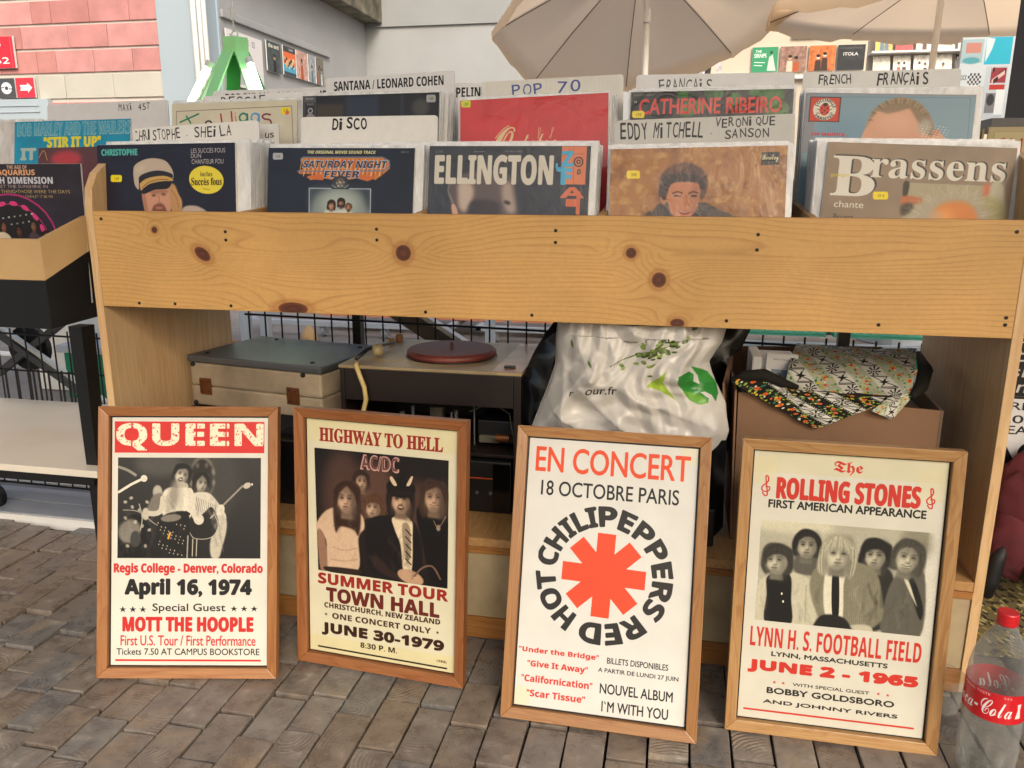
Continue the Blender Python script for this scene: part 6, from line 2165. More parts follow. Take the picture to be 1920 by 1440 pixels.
  ('E', 0.4043, 0.4132, 0.0053, 0.0053, 'a8aca8', 0, 1, 0.7),
  ('E', 0.4824, 0.3525, 0.0066, 0.0053, '6a6e70', 0, 1, 0.7),
  ('E', 0.5484, 0.3934, 0.0079, 0.0053, 'd0d4d0', 0, 1, 0.7),
  ('E', 0.2101, 0.4394, 0.0053, 0.0053, 'a8aca8', 0, 1, 0.7),
  ('E', 0.2896, 0.3781, 0.0066, 0.0053, '6a6e70', 0, 1, 0.7),
  ('E', 0.3564, 0.4194, 0.0079, 0.0053, 'd0d4d0', 0, 1, 0.7),
  ('E', 0.4348, 0.3586, 0.0053, 0.0053, 'a8aca8', 0, 1, 0.7),
  ('E', 0.501, 0.3996, 0.0066, 0.0053, '6a6e70', 0, 1, 0.7),
  ('E', 0.5784, 0.3392, 0.0079, 0.0053, 'd0d4d0', 0, 1, 0.7),
  ('E', 0.2414, 0.3843, 0.0053, 0.0053, 'a8aca8', 0, 1, 0.7),
  ('E', 0.3083, 0.4257, 0.0066, 0.0053, '6a6e70', 0, 1, 0.7),
  ('E', 0.3871, 0.3647, 0.0079, 0.0053, 'd0d4d0', 0, 1, 0.7),
  ('H', 0.3362, 0.4299, 0.037, {'skin': '8a5a40', 'hair': '161010', 'hl': 1.3, 'sh': 0.4, 'smile': 1}),
  ('H', 0.461, 0.4567, 0.0357, {'skin': '6a4030', 'hair': '120c0c', 'hl': 0.6, 'sh': 0.4}),
  ('H', 0.5826, 0.4212, 0.037, {'skin': '8a6048', 'hair': '161010', 'hl': 1.1, 'sh': 0.4, 'smile': 1}),
  ('H', 0.6769, 0.4933, 0.0343, {'skin': '9a6a50', 'hair': '161010', 'hl': 0.6, 'sh': 0.4}),
  ('P', [(0.2818, 0.4876),
  (0.3314, 0.4698),
  (0.3876, 0.5089),
  (0.3769, 0.6006),
  (0.2541, 0.6028)], 'c8bca8', 2, 1.0, 1),
  ('P', [(0.537, 0.4953),
  (0.5776, 0.4664),
  (0.6292, 0.5053),
  (0.6193, 0.5962),
  (0.5121, 0.5982)], '4a3a40', 2, 1.0, 1)],
}
POSE = {'christophe': [[-0.0204, 0.06, 0.9918], 0.3126, 0.51, 7], 'nightfever': [[0.3505, 0.085, 0.9855], 0.3074, -0.47, 10], 'ellington': [[0.6868, 0.085, 0.9868], 0.3111, -0.39, 10], 'eddy': [[1.0291, 0.085, 0.9787], 0.3115, 0.88, 10], 'brassens': [[1.4119, 0.08, 0.9887], 0.3005, -2.38, 9], 'higgs': [[0.0007, 0.3, 1.0956], 0.3129, 0.71, 10], 'stereo': [[0.3281, 0.3, 1.1066], 0.3169, 0.52, 10], 'redcover': [[0.6905, 0.3, 1.0911], 0.3177, 1.95, 10], 'ribeiro': [[1.054, 0.3, 1.1017], 0.3198, 0.08, 10], 'maurice': [[1.3988, 0.3, 1.0946], 0.308, -1.84, 10], 'marley': [[-0.4273, 0.3, 1.0609], 0.3181, 0.74, 12], 'aquarius': [[-0.4084, 0.1, 0.9564], 0.312, 0.0, 3]}
# ================================================================ materials
M_pine = woodm('pine_boards', 'dcbc8e', 'b88c5c', 'z', .5, .8, .5, 'c09666'); M_pine_x = woodm('pine_along', 'c29255', '925a2a', 'x', .5, 1.0, .45)
M_pine_y = woodm('pine_depth', 'c8a06a', '9a683a', 'y', .5, 1.0, .4)
M_frame = {k: (woodm('frame_wood_'+k+'_upright', a, b, 'z', .32, 1.6, .5), woodm('frame_wood_'+k+'_rail', a, b, 'x', .32, 1.6, .5)) for k, a, b in (('amber', 'a87648', '7a401a'), ('red', 'a06c42', '6f3617'), ('honey', 'ac8050', '7d481f'), ('pale', 'b49060', '885428'))}
M_black = plain('black_paint', '131315', .45, .1, 9, .08); M_iron = plain('dark_iron', '2b2c2f', .4, .1, 20, .05, metal=.6); M_white = plain('white_plastic', 'dcdcda', .35, .03, 9, .03)
M_grey = plain('pale_blue_grey_paint', 'a7b0bb', .6, .05, 3, .05); M_steel = plain('grey_blue_steel', '8d949e', .5, .06, 5, .05)
M_card = [plain('sleeve_edge_'+n, c, .6, .08, 30, .05) for n, c in (('white', 'e4e3e0'), ('cream', 'cfc3a8'), ('tan', 'b09068'), ('charcoal', '2c2c30'), ('grey', '9a9a9c'), ('red', 'a83428'), ('teal', '1f4a54'))]
def filmmat():
    m, nt, P, N, L = newmat('milky_sleeve_film'); out = nt.nodes['Material Output']; v = coords(nt)
    P.inputs['Base Color'].default_value = (.86, .87, .88, 1); P.inputs['Roughness'].default_value = .22; P.inputs['Specular IOR Level'].default_value = .7
    tr = N('ShaderNodeBsdfTransparent'); mx = N('ShaderNodeMixShader'); L(ramp(nt, noise(nt, mapping(nt, v, (3, 3, 1)), 14, 4), [(.3, (.45,)*3), (.7, (.85,)*3)]), mx.inputs[0]); L(tr.outputs[0], mx.inputs[1]); L(P.outputs[0], mx.inputs[2])
    L(film_bump(nt, v, .5), P.inputs['Normal']); L(mx.outputs[0], out.inputs[0]); return m
M_film = filmmat()
def blockmat():
    m, nt, P, N, L = newmat('end_grain_paving'); oi = N('ShaderNodeObjectInfo'); t = N('ShaderNodeTexCoord').outputs['Object']; v = coords(nt)
    cmb = N('ShaderNodeCombineXYZ'); mul = N('ShaderNodeMath'); mul.operation = 'MULTIPLY'; mul.inputs[1].default_value = 91.7; L(oi.outputs['Random'], mul.inputs[0]); fr = N('ShaderNodeMath'); fr.operation = 'FRACT'; L(mul.outputs[0], fr.inputs[0])
    ma = N('ShaderNodeMath'); ma.operation = 'MULTIPLY_ADD'; ma.inputs[1].default_value = .12; ma.inputs[2].default_value = -.06; L(oi.outputs['Random'], ma.inputs[0]); mb_ = N('ShaderNodeMath'); mb_.operation = 'MULTIPLY_ADD'; mb_.inputs[1].default_value = .22; mb_.inputs[2].default_value = -.11; L(fr.outputs[0], mb_.inputs[0])
    L(ma.outputs[0], cmb.inputs[0]); L(mb_.outputs[0], cmb.inputs[1]); ad = N('ShaderNodeVectorMath'); L(t, ad.inputs[0]); L(cmb.outputs[0], ad.inputs[1])
    wv = N('ShaderNodeTexWave'); wv.wave_type = 'RINGS'; wv.rings_direction = 'Z'; wv.inputs['Scale'].default_value = 42; wv.inputs['Distortion'].default_value = 3; wv.inputs['Detail'].default_value = 2; wv.inputs['Detail Scale'].default_value = .7; L(ad.outputs[0], wv.inputs['Vector'])
    mask = ramp(nt, noise(nt, v, 11, 3), [(.52, (0, 0, 0)), (.68, (1, 1, 1))]); n1 = noise(nt, v, 24, 6, .65); n2 = noise(nt, v, 9, 4, .6)
    c0 = ramp(nt, n1, [(.22, srgb('332f2c')), (.42, srgb('6c655f')), (.6, srgb('8b847b')), (.78, srgb('cfc7ba'))]); tint = ramp(nt, fr.outputs[0], [(0, srgb('69584c')), (.3, srgb('66605c')), (.55, srgb('776450')), (.75, srgb('575a5f')), (.9, srgb('7c7975')), (1, srgb('6c5a4d'))])
    c1 = mixc(nt, .5, c0, tint, 'MIX'); c1 = mixc(nt, ramp(nt, n2, [(.55, (0, 0, 0)), (.75, (.55,)*3)]), c1, srgb('9a8468'))
    h = N('ShaderNodeMath'); h.operation = 'MULTIPLY'; L(wv.outputs['Fac'], h.inputs[0]); L(mask, h.inputs[1]); c1 = mixc(nt, ramp(nt, h.outputs[0], [(.5, (0, 0, 0)), (.95, (.35,)*3)]), c1, srgb('a39583'))
    L(c1, P.inputs['Base Color']); L(ramp(nt, n1, [(.3, (.18,)*3), (.7, (.45,)*3)]), P.inputs['Roughness'])
    L(bump(nt, h.outputs[0], .5, .0016, bump(nt, n1, .7, .004, bump(nt, n2, .6, .006))), P.inputs['Normal']); return m
M_block = blockmat()
# ================================================================ ground
mb = MB(); mb.box(-1.6, -1.2, -.06, 2.6, .325, -.038); ground = mb.build('paving', plain('dark_joint_sand', '14110f', .9, .2, 60, .3)); tag(ground, kind='structure')
LENS = (.105, .12, .132, .145, .16); BM = {}
def blk(i, half=False):
    if (i, half) in BM: return BM[(i, half)]
    b = MB(); Lh = LENS[i]/2-.0022-(.001 if half else 0); b.box(-.0324, -Lh, -.045, .0324, Lh, 0); o = b.build('tmp', M_block, bevel=.0018); me = o.data; me.name = 'paving_block'; bpy.data.objects.remove(o); BM[(i, half)] = me; return me
far = MB(); nblk = 0
for k in range(-24, 26):
    x = .061+k*.0685; y = -.60-random.random()*.1
    while y < .30:
        i = random.randrange(5); l = LENS[i]; yc = y+l/2
        rs = 1
        if yc+l/2 > .325:
            if .325-y < .035: break
            rs = (.325-y)/l; yc = (y+.325)/2; l = .325-y
        vis = (x < .06 and x > -.95 and yc > -.5) or (yc < -.12 and x > -.2 and yc > -.56) or (.0 < yc < .1 and (.33 < x < .46 or .76 < x < .9 or 1.22 < x < 1.33)) or (x > 1.3 and yc < .2 and yc > -.4)
        hidden = .12 < x < 1.62 and yc > .03
        if x < -.15 and yc < -.02-(.6*(x+.15))*0-.0 and yc < -.46-(x)*.0: vis = False
        if vis and not hidden and nblk < 298:
            o = bpy.data.objects.new('paving_block', blk(i)); C.objects.link(o); o.parent = ground; o.scale = (1, rs, 1); o.location = (x+.0342, yc, random.uniform(-.006, .002)); o.rotation_euler = (random.gauss(0, .006), random.gauss(0, .010), random.gauss(0, .009)); nblk += 1
        else:
            far.box(x+.0013, y+.0016, -.045, x+.0672, y+l-.0016, random.uniform(-.003, 0))
        y += l+(random.uniform(0, .003) if random.random() < .7 else random.uniform(.003, .008))
if far.v: o = far.build('paving_block_field', M_block, ground); o['kind'] = 'stuff'
# street beyond the stall: steel threshold, tarmac
mb = MB(); mb.box(-30, .34, -.08, 30, 60, -.02); street = mb.build('street', plain('pale_asphalt', '8a8580', .85, .12, 4, .2)); tag(street, kind='structure')
mb = MB(); mb.box(-30, -40, -.12, 30, 60, -.062); gb = mb.build('ground', plain('far_ground', '6c6a68', .9, .1, 2, .1)); tag(gb, kind='structure')
mb = MB()
for y0, y1, z in ((.335, .38, .004), (.382, .425, .0), (.427, .475, .002), (.477, .53, -.004)): mb.box(-2.4, y0, -.02, 3.2, y1, z+.012)
thr = mb.build('threshold', M_steel, bevel=.0015); tag(thr, kind='structure')
mb = MB(); mb.box(-2.4, .325, -.02, 3.2, .3345, .014); o = mb.build('threshold_edge', M_white); tag(o, kind='structure')
mb = MB(); mb.box(-2.4, .62, -.02, 3.2, .68, -.012); mb.box(-3.5, 2.35, -.02, 3.2, 2.42, -.01); o = mb.build('street_marking', M_white); tag(o, kind='structure')
mb = MB()
for i in range(44): x = -3+i*.16; mb.box(x, 2.9+(i % 2)*.015, -.02, x+.15, 2.98+(i % 2)*.01, .0)
o = mb.build('street_setts', plain('sandstone_setts', 'b98a5c', .8, .3, 6, .2)); tag(o, kind='structure')
# unseen roof added to shade the stalls, its soffit white for bounce; the alley beyond is open to the sky
mb = MB(); mb.box(-6, -3.6, 3.2, 7, .30, 3.32); hr_ = mb.build('shade_roof', plain('bounce_soffit', 'd6d5d2', .8, .04, 1)); tag(hr_, kind='structure')
# ================================================================ record display stand
WD = 1.7162
def boardart():
    h, w = 300, 2400; Y, X = np.mgrid[0:h, 0:w]; x = X/w*1.7162; z = (h-Y)/h*.194; f = z/.0088+(vnoise(h, w, 700, 1, 3)-.5)*7+(vnoise(h, w, 170, 12, 2)-.5)*1.0
    knots = [(.135, .158, .006, .006, 0), (.237, .112, .018, .011, .6), (.657, .122, .0145, .0145, 0), (1.083, .130, .009, .009, 0), (1.134, .083, .012, .013, 0), (.425, .008, .030, .012, 0), (1.17, .006, .012, .008, 0), (.0, .1, .001, .001, 0)]
    knots = [(a*1.0, b, c_, d, e) for a, b, c_, d, e in knots]; dm = np.full((h, w), 9.)
    for a, b, rx, rz, e in knots:
        dx = x-a; dz = z-b; u = dx*math.cos(e)-dz*math.sin(e); v_ = dx*math.sin(e)+dz*math.cos(e); d = np.hypot(u/rx, v_/rz); dm = np.minimum(dm, d); f += np.sign(dz+1e-9)*3.6*np.exp(-(u/(rx*4.2))**2-(v_/(rz*2.4))**2)
    f += 5*np.exp(-((x-.34)/.25)**2-((z-.12)/.03)**2)+3.5*np.exp(-((x-1.25)/.3)**2-((z-.125)/.022)**2)
    t = f-np.floor(f); late = np.clip((t-.55)/.35, 0, 1)**1.6*np.clip((1-t)/.08, 0, 1); fib = vnoise(h, w, 60, 4, 2); fine = np.repeat(vnoise(h, 40, 2.2, 8, 2), 60, 1); fine = fine*.5+.5*vnoise(h, w, 9, 3, 3)
    stn = vnoise(h, w, 240, 6, 3); A = np.array(col('c69b5e')); B = np.array(col('926231')); c = A*(1-(late*(.10+.36*fib))[..., None])+B*(late*(.10+.36*fib))[..., None]
    c *= (1+.10*(fine-.5)+.16*(stn-.5))[..., None]; k = np.clip((1.12-dm)/.14, 0, 1)[..., None]; ring = (.5+.5*np.sin(dm*6+3*stn))[..., None]; c = c*(1-k)+(np.array(col('5a2f1c'))*(.7+.25*ring+.35*fine[..., None]))*k; halo = np.exp(-((dm-1.35)/.35)**2)[..., None]*.35; c = c*(1-halo)+np.array(col('8a5024'))*halo
    cv = Cv(w, h, 'ffffff'); cv.a = c; return cv
def boardmat():
    m, nt, P, N, L = newmat('knotty_pine_board'); t = N('ShaderNodeTexImage'); t.image = boardart().image('pine_grain'); L(t.outputs[0], P.inputs['Base Color']); P.inputs['Roughness'].default_value = .42
    v = coords(nt); L(bump(nt, noise(nt, mapping(nt, v, (3, 60, 60)), 3, 4), .1, .0006), P.inputs['Normal']); return m
st = thing('record_display_stand', 'knotty pine record stand holding two rows of albums above four framed posters', 'display stand', (0, 0, 0))
zt = .861; mb = MB(); mb.box(.0, .0, zt-.1937, WD, .018, zt); mb.quad((.001, -.0008, zt-.1932), (WD-.001, -.0008, zt-.1932), (WD-.001, -.0008, zt-.0006), (.001, -.0008, zt-.0006)); mb.mi[-1] = 1
fb = mb.build('front_board', [M_pine_x, boardmat()], st)
sc_mat = plain('screw_steel', '3a342e', .35, .1, 50, .1, metal=.8); sm_ = MB(); sm_.lathe([(.0042, 0), (.0042, .0012), (.0026, .0016)], n=12); scr = sm_.mesh('screw', sc_mat)
for x, z in ((.292, .823), (.292, .807), (.606, .832), (.606, .812), (.947, .834), (.947, .813), (1.298, .832), (1.298, .806), (.085, .676), (.167, .677), (.292, .677), (.699, .678), (.905, .679), (1.255, .681), (1.507, .683), (.018, .845), (1.70, .842), (1.703, .69), (1.703, .702)):
    o = bpy.data.objects.new('screw', scr); C.objects.link(o); o.parent = fb; o.scale = (.75, .75, .75); o.location = (x, -.0008, z); o.rotation_euler = (R(90), 0, 0)
prof = [(0, 0), (.48, 0), (.48, 1.0), (.16, .975), (.09, .968), (.055, .955), (.025, .935), (.006, .905), (0, .87)]
for x0, x1 in ((-.018, -.0006), (WD+.0006, WD+.018)):
    mb = MB(); mb.prism([(y, z) for y, z in prof], lambda y, z, x=x1: (x, y, z), lambda y, z, x=x0: (x, y, z)); mb.build('side_panel', M_pine, st, bevel=.0012, fix=True)
mb = MB(); mb.box(.0, .019, .668, WD, .232, .672); mb.build('bin_floor', M_pine_x, st); mb = MB(); mb.box(.0, .236, .770, WD, .48, .778); mb.build('bin_floor', M_pine_x, st)
mb = MB(); mb.box(.0, .233, .676, WD, .2355, .79); mb.build('riser', M_pine_x, st); mb = MB(); mb.box(.0, .466, .775, WD, .48, .93); mb.build('back_board', M_pine_x, st)
for x in (.316, .675, 1.020, 1.383):
    mb = MB(); mb.hexa([(x, .02, .677), (x+.012, .02, .677), (x+.012, .46, .677), (x, .46, .677)], [(x, .02, .862), (x+.012, .02, .862), (x+.012, .46, .90), (x, .46, .90)]); mb.build('bin_divider', M_pine_y, st)
mb = MB(); mb.box(.0, .0, .204, WD, .47, .222); mb.build('lower_shelf', M_pine_y, st, bevel=.001)
mb = MB(); mb.box(.0, -.003, .19, WD, .016, .2035); mb.box(.0, -.002, 0, WD, .016, .046); mb.build('rail', woodm('rail_wood', 'b07a40', '7a4a22', 'x', .5), st, bevel=.001)
mb = MB(); mb.box(.0, .004, .0465, WD, .014, .1895); mb.build('plinth_panel', plain('bare_whitewashed_ply', 'ac9a7a', .8, .1, 14, .5, dirt='87704e', bscale=40), st)
# ================================================================ records
def frame(TL, roll, lean):
    ex = Vector((math.cos(R(roll)), 0, math.sin(R(roll)))); L = R(lean); dn = Vector((0, -math.sin(L), -math.cos(L))); dn = (dn-ex*dn.dot(ex)).normalized(); n = ex.cross(-dn).normalized()
    M = Matrix((ex, -n, -dn)).transposed().to_4x4(); M.translation = Vector(TL)+dn*0; return M, ex, dn      # local x right, y back, z up; origin top-left of the cover
CARDM = {}
def sleeve_mesh(k, w=.306):
    key = (k, w)
    if key not in CARDM:
        b = MB(); b.box(0, 0, -w, .314, .0032, 0); me = b.mesh('record_sleeve', M_card[k]); CARDM[key] = me
    return CARDM[key]
fm = MB(); fm.box(-.004, -.0006, -.305, .320, .0040, .006); FILM = fm.mesh('film', M_film)
def place(me, name, M, label, cat, group):
    o = bpy.data.objects.new(name, me); C.objects.link(o); o.matrix_world = M; return tag(o, label, cat, group)
RL = {'christophe': 'dark blue album with a bearded man in a white captain cap', 'nightfever': 'dark album with a gold winged disco title above three men', 'ellington': 'black album with tall pale ELLINGTON title and orange stripe',
 'eddy': 'glossy brown album showing a smiling dark haired man on autumn leaves', 'brassens': 'grey brown album titled Brassens with a yellow ten euro sticker', 'higgs': 'cream album with multicoloured Jo Higgs lettering behind a divider',
 'stereo': 'dark grey album with a Stereo panel behind the DISCO divider', 'redcover': 'plain red album with cream script title and yellow green sticker', 'ribeiro': 'black and green album titled CATHERINE RIBEIRO in red',
 'maurice': 'light blue album with a balding man and a ladybird emblem', 'marley': 'blue album titled BOB MARLEY AND THE WAILERS on the left stand', 'aquarius': 'dark purple album titled THE AGE OF AQUARIUS on the left stand'}
def cover(name, forced=None):
    TL, w, roll, lean = POSE[name]; TL = list(TL)
    if forced: TL[0] = forced
    M, ex, dn = frame(TL, roll, lean); cv = paint(ART[name], 460, 460)
    b = MB(); b.box(0, 0, -.297, w, .0034, 0); o = place(b.mesh('record_sleeve', M_card[0]), 'record_sleeve', M, RL[name], 'record', 'album covers facing the camera')
    b = MB(); b.quad((.0003, -.0005, -.2965), (w-.0003, -.0005, -.2965), (w-.0003, -.0005, -.0003), (.0003, -.0005, -.0003), ((0, 1-.2965/w), (1, 1-.2965/w), (1, 1), (0, 1))); c = b.build('cover', artmat('cover_'+name, cv, .45, (.6 if name in ('eddy', 'ellington', 'ribeiro', 'redcover') else .12), {'eddy': .9, 'ellington': .7, 'ribeiro': .5, 'redcover': .35}.get(name, .12)), o, local=True)
    return TL, w, roll, lean
rr = random.Random(3); KN = ('white record sleeve', 'cream record sleeve', 'tan record sleeve', 'charcoal record sleeve', 'grey record sleeve', 'red record sleeve', 'teal record sleeve')
def stack(name, n, dy, where, x_lim, drop=.0, kinds=(0, 0, 0, 1, 0, 4, 2, 0, 3, 0, 0, 5, 1, 0, 6), forced=None, dx=0):
    TL, w, roll, lean = cover(name, forced)
    for i in range(n):
        k = kinds[(i*7+len(name)) % len(kinds)]; x = min(max(TL[0]+rr.uniform(-.003, .006)+dx*i, x_lim[0]), x_lim[1]-.316); ln = lean+i*(.25)
        z = TL[2]-(.0 if i else -.001)+rr.uniform(-.005, .004)-drop*i; M, _, _ = frame((x, TL[1]+.006+i*dy+rr.uniform(-.001, .001), z), roll*.4+rr.uniform(-.5, .5), ln)
        o = place(sleeve_mesh(k), 'record_sleeve', M, KN[k]+' filed in milky film '+where, 'record', 'records packed '+where)
        f = bpy.data.objects.new('film', FILM); C.objects.link(f); f.parent = o
stack('christophe', 15, .0068, 'behind the captain cap album', (.002, .326))
stack('nightfever', 14, .0068, 'behind the disco soundtrack album', (.334, .672))
stack('ellington', 14, .0068, 'behind the ELLINGTON album', (.690, 1.018))
stack('eddy', 15, .0068, 'behind the brown smiling man album', (1.026, 1.372), forced=1.034)
stack('brassens', 16, .0068, 'behind the Brassens album', (1.372, 1.714), dx=-.0007)
for nm, lim in (('higgs', (.0, .33)), ('stereo', (.325, .68)), ('redcover', (.685, 1.03)), ('ribeiro', (1.045, 1.38)), ('maurice', (1.39, 1.715))):
    stack(nm, 9, .0085, {'higgs': 'behind the cream lettered album', 'stereo': 'behind the dark Stereo album', 'redcover': 'behind the plain red album', 'ribeiro': 'behind the CATHERINE RIBEIRO album', 'maurice': 'behind the ladybird emblem album'}[nm], lim, dx=.0012 if nm != 'maurice' else .0)
stack('marley', 13, .010, 'behind the blue album on the left stand', (-.44, -.36), dx=.0035)
stack('aquarius', 12, .010, 'behind the purple album on the left stand', (-.43, -.40), dx=.002)
# ---------------------------------------------------------------- handwritten divider cards
def divider(label, x0, x1, y, z0, z1, texts, h=.34, c='e2e1de', ribs=False, lean=6):
    w = x1-x0; roll = math.degrees(math.atan2(z1-z0, w)); M, ex, dn = frame((x0, y, z0), roll, lean)
    r_ = .006; out = [(0, -h), (w, -h), (w, -r_), (w-r_*.3, -r_*.3), (w-r_, 0), (r_, 0), (r_*.3, -r_*.3), (0, -r_)]
    b = MB(); b.prism(out, lambda u, v: (u, 0, v), lambda u, v: (u, .003, v)); m = plain('card_'+c, c, .55, .03, 10, .1)
    me = b.mesh('divider_card', m); bm = bmesh.new(); bm.from_mesh(me); bmesh.ops.recalc_face_normals(bm, faces=bm.faces); bm.to_mesh(me); bm.free()
    o = place(me, 'divider_card', M, label, 'divider card', 'handwritten divider cards')
    H = .075; cv = Cv(700, int(700*H/w), c)
    if ribs:
        for i in range(110): cv.rect(i/110, 0, i/110+.004, 1, 'bdbcb8', 0, .35)
    cv.noise(.02, 30, 4)
    for t in texts:
        s, u0, u1, v0, v1, colr = t[:6]; bold = t[6] if len(t) > 6 else 0; rot = t[7] if len(t) > 7 else 0
        if len(t) > 8: cv.text(s, u0, v0/H, u1, v1/H, colr, bold=bold, style='sansb' if t[8] == 'b' else '', rot=rot); continue
        jr = random.Random(len(s)*7+int(u0*100)); words_ = list(s); n = len(words_); cw = (u1-u0)/max(1, n)       # hand lettering: every letter drawn on its own, unevenly
        for i, ch in enumerate(words_):
            if ch == ' ': continue
            a = u0+i*cw+jr.uniform(-.06, .06)*cw; ww = cw*(.35 if ch in 'iI.' else .78); y_ = jr.uniform(-.0015, .0015); low = ch.islower() and ch not in 'dit'
            cv.text(ch, a, ((v0*.45+v1*.55 if low else v0)+y_)/H, a+ww, (v1+y_)/H if ch not in '.•' else (v1+y_)/H, colr, bold=bold, rot=rot+jr.uniform(-.12, .12)) if ch not in '.•' else cv.ell(a+cw*.4, (v0+v1*(3 if ch == '.' else 1))/(4 if ch == '.' else 2)/H, .006, .006, colr)
    b = MB(); b.quad((.007, -.0006, -H), (w-.007, -.0006, -H), (w-.007, -.0006, -.0012), (.007, -.0006, -.0012), ((.02, 0), (.98, 0), (.98, .985), (.02, .985))); b.build('lettering', artmat('divider_lettering', cv, .5), o, local=True)
K = '2a2a2e'
divider('white divider card handwritten CHRISTOPHE . SHEILA', .004, .30, .145, 1.030, 1.044, [('CHRISTOPHE', .01, .39, .005, .027, K, .0), ('.', .42, .47, .005, .027, K), ('SHEiLA', .50, .80, .005, .027, K, .0)], ribs=False)
divider('low white divider card handwritten Trad. us', .06, .322, .190, 1.036, 1.040, [('Trad.us', .66, .97, .006, .028, K, .01)], c='dad9d6')
divider('blank topped white divider card handwritten DISCO', .385, .680, .165, 1.050, 1.050, [('DiSCO', .24, .50, .003, .025, '151515', .035)])
divider('ribbed white divider card handwritten EDDY MITCHELL and VERONIQUE SANSON', 1.036, 1.362, .150, 1.034, 1.042, [('EDDY', .03, .19, .006, .036, '3c3c3e', .01), ('MiTCHELL', .22, .51, .008, .036, '3c3c3e', .01), ('•', .53, .57, .02, .04, '3c3c3e'), ('VERONiQUE', .565, .90, .003, .019, '3c3c3e', .01), ('SANSON', .62, .87, .024, .040, '3c3c3e', .01)], c='c9c8c4', ribs=True, h=.33)
divider('tall divider card printed SANTANA / LEONARD COHEN', .335, .648, .410, 1.158, 1.168, [('SANTANA / LEONARD COHEN', .065, .92, .009, .030, '1c1c1e', .012, 0, 'b')], c='e0e0e2')
divider('lower divider card ending in printed IN beside the red album', .50, .722, .428, 1.143, 1.143, [('LED ZEPPELIN', .30, .93, .010, .031, '1c1c1e', .012, 0, 'b')], c='e6e6e8', h=.32)
divider('ribbed divider card handwritten POP 70 in blue', .715, 1.030, .400, 1.141, 1.150, [('POP', .22, .45, .009, .034, '4a5a9a', .0), ('70', .54, .72, .007, .032, '4a5a9a', .0)], c='e4e1d8', ribs=True)
divider('faint white divider card handwritten FRANCAIS behind the CATHERINE RIBEIRO album', 1.058, 1.385, .400, 1.148, 1.146, [('FRANCAiS', .15, .50, .010, .036, '55565c', .0)], c='e6e6e6')
divider('white divider card handwritten FRENCH FRANÇAIS', 1.402, 1.705, .405, 1.146, 1.146, [('FRENCH', .10, .32, .007, .026, K, .012), ('FRANÇAiS', .48, .81, .005, .029, K, .012)], c='e6e5e2')
divider('divider card printed BOB DYLAN / CAT STEVENS', .020, .330, .445, 1.140, 1.144, [('BOB DYLAN / CAT STEVENS', .11, .97, .008, .030, '1c1c1e', .012, 0, 'b')], c='e0e0e2')
divider('white divider card handwritten REGGAE', .022, .325, .395, 1.122, 1.130, [('REGGAE', .16, .56, .005, .027, K, .0)], c='e4e4e4')
divider('long white divider card handwritten MAXI 45T on the left stand', -.455, -.105, .445, 1.116, 1.122, [('MAXi', .60, .72, .006, .023, K, .0), ('45T', .76, .86, .006, .022, K, .0)], c='dcdbde')
# ================================================================ posters in wooden frames
def framed(art, label, x, y, yaw, lean, w, h, key, inset=.0185, ph=.0, bg='d9d3b8'):
    M = Matrix.Translation((x, y, .0)) @ Matrix.Rotation(R(yaw), 4, 'Z') @ Matrix.Rotation(-R(lean), 4, 'X')
    t = thing('framed_poster', label, 'framed poster', (x, y, 0), 'wood framed concert posters'); t['_b'] = (0, 0, 0); t.matrix_world = M
    m_up, m_ra = M_frame[key]; e = inset; d0, d1 = -.010, .012
    for nm, pts in (('bottom', ((0, 0), (w, 0), (w-e, e), (e, e))), ('top', ((e, h-e), (w-e, h-e), (w, h), (0, h))), ('left', ((0, 0), (e, e), (e, h-e), (0, h))), ('right', ((w-e, e), (w, 0), (w, h), (w-e, h-e)))):
        b = MB(); cx = sum(p[0] for p in pts)/4; cz = sum(p[1] for p in pts)/4
        b.prism(pts, lambda u, v: (u, d0+(.003 if (e*.9 < u < w-e*.9 and e*.9 < v < h-e*.9) else 0), v), lambda u, v: (u, d1, v)); b.build('frame_rail', m_ra if nm in ('bottom', 'top') else m_up, t, local=True, bevel=.0012, fix=True)
    b = MB(); b.box(e-.002, .004, e-.002, w-e+.002, .006, h-e+.002); b.build('backing_board', M_black, t, local=True)
    g = .003; aw = w-2*e-2*g; ah = h-2*e-2*g; cv = paint(ART[art], 720, int(720*ah/aw), bg); s0 = cv.a.copy(); n_ = vnoise(cv.h, cv.w, 90, 11); cv.a *= (.965+.05*n_)[..., None]
    b = MB(); b.quad((e+g, .0025, e+g), (w-e-g, .0025, e+g), (w-e-g, .0025, h-e-g), (e+g, .0025, h-e-g)); b.build('poster_sheet', artmat('poster_'+art, cv, .5, .08, .05), t, local=True)
    b = MB(); b.hexa([(w*.45, .012, 0), (w*.55, .012, 0), (w*.55, .016, 0), (w*.45, .016, 0)], [(w*.45, .013, h*.7), (w*.55, .013, h*.7), (w*.55, .017, h*.7), (w*.45, .017, h*.7)])
    Ms = Matrix.Translation((0, .012, h*.7)) @ Matrix.Rotation(R(lean*1.0+14), 4, 'X') @ Matrix.Translation((0, -.012, -h*.7)); b.v = [tuple(Ms @ Vector(v)) for v in b.v]; b.build('easel_strut', M_black, t, local=True)
    return t
framed('queen', 'framed QUEEN concert poster with red title band, leftmost of the four', .1239, -.2854, 11.5, 13.9, .3409, .5155, 'amber', bg='d2cfc4')
framed('highway', 'framed HIGHWAY TO HELL poster with a brown band photograph', .4709, -.1477, -4.1, 4.5, .3436, .5084, 'red', bg='cdc8ad')
framed('enconcert', 'framed EN CONCERT poster with a large red asterisk', .899, -.24, -.5, 16.2, .3379, .5142, 'honey', bg='d0cfc9')
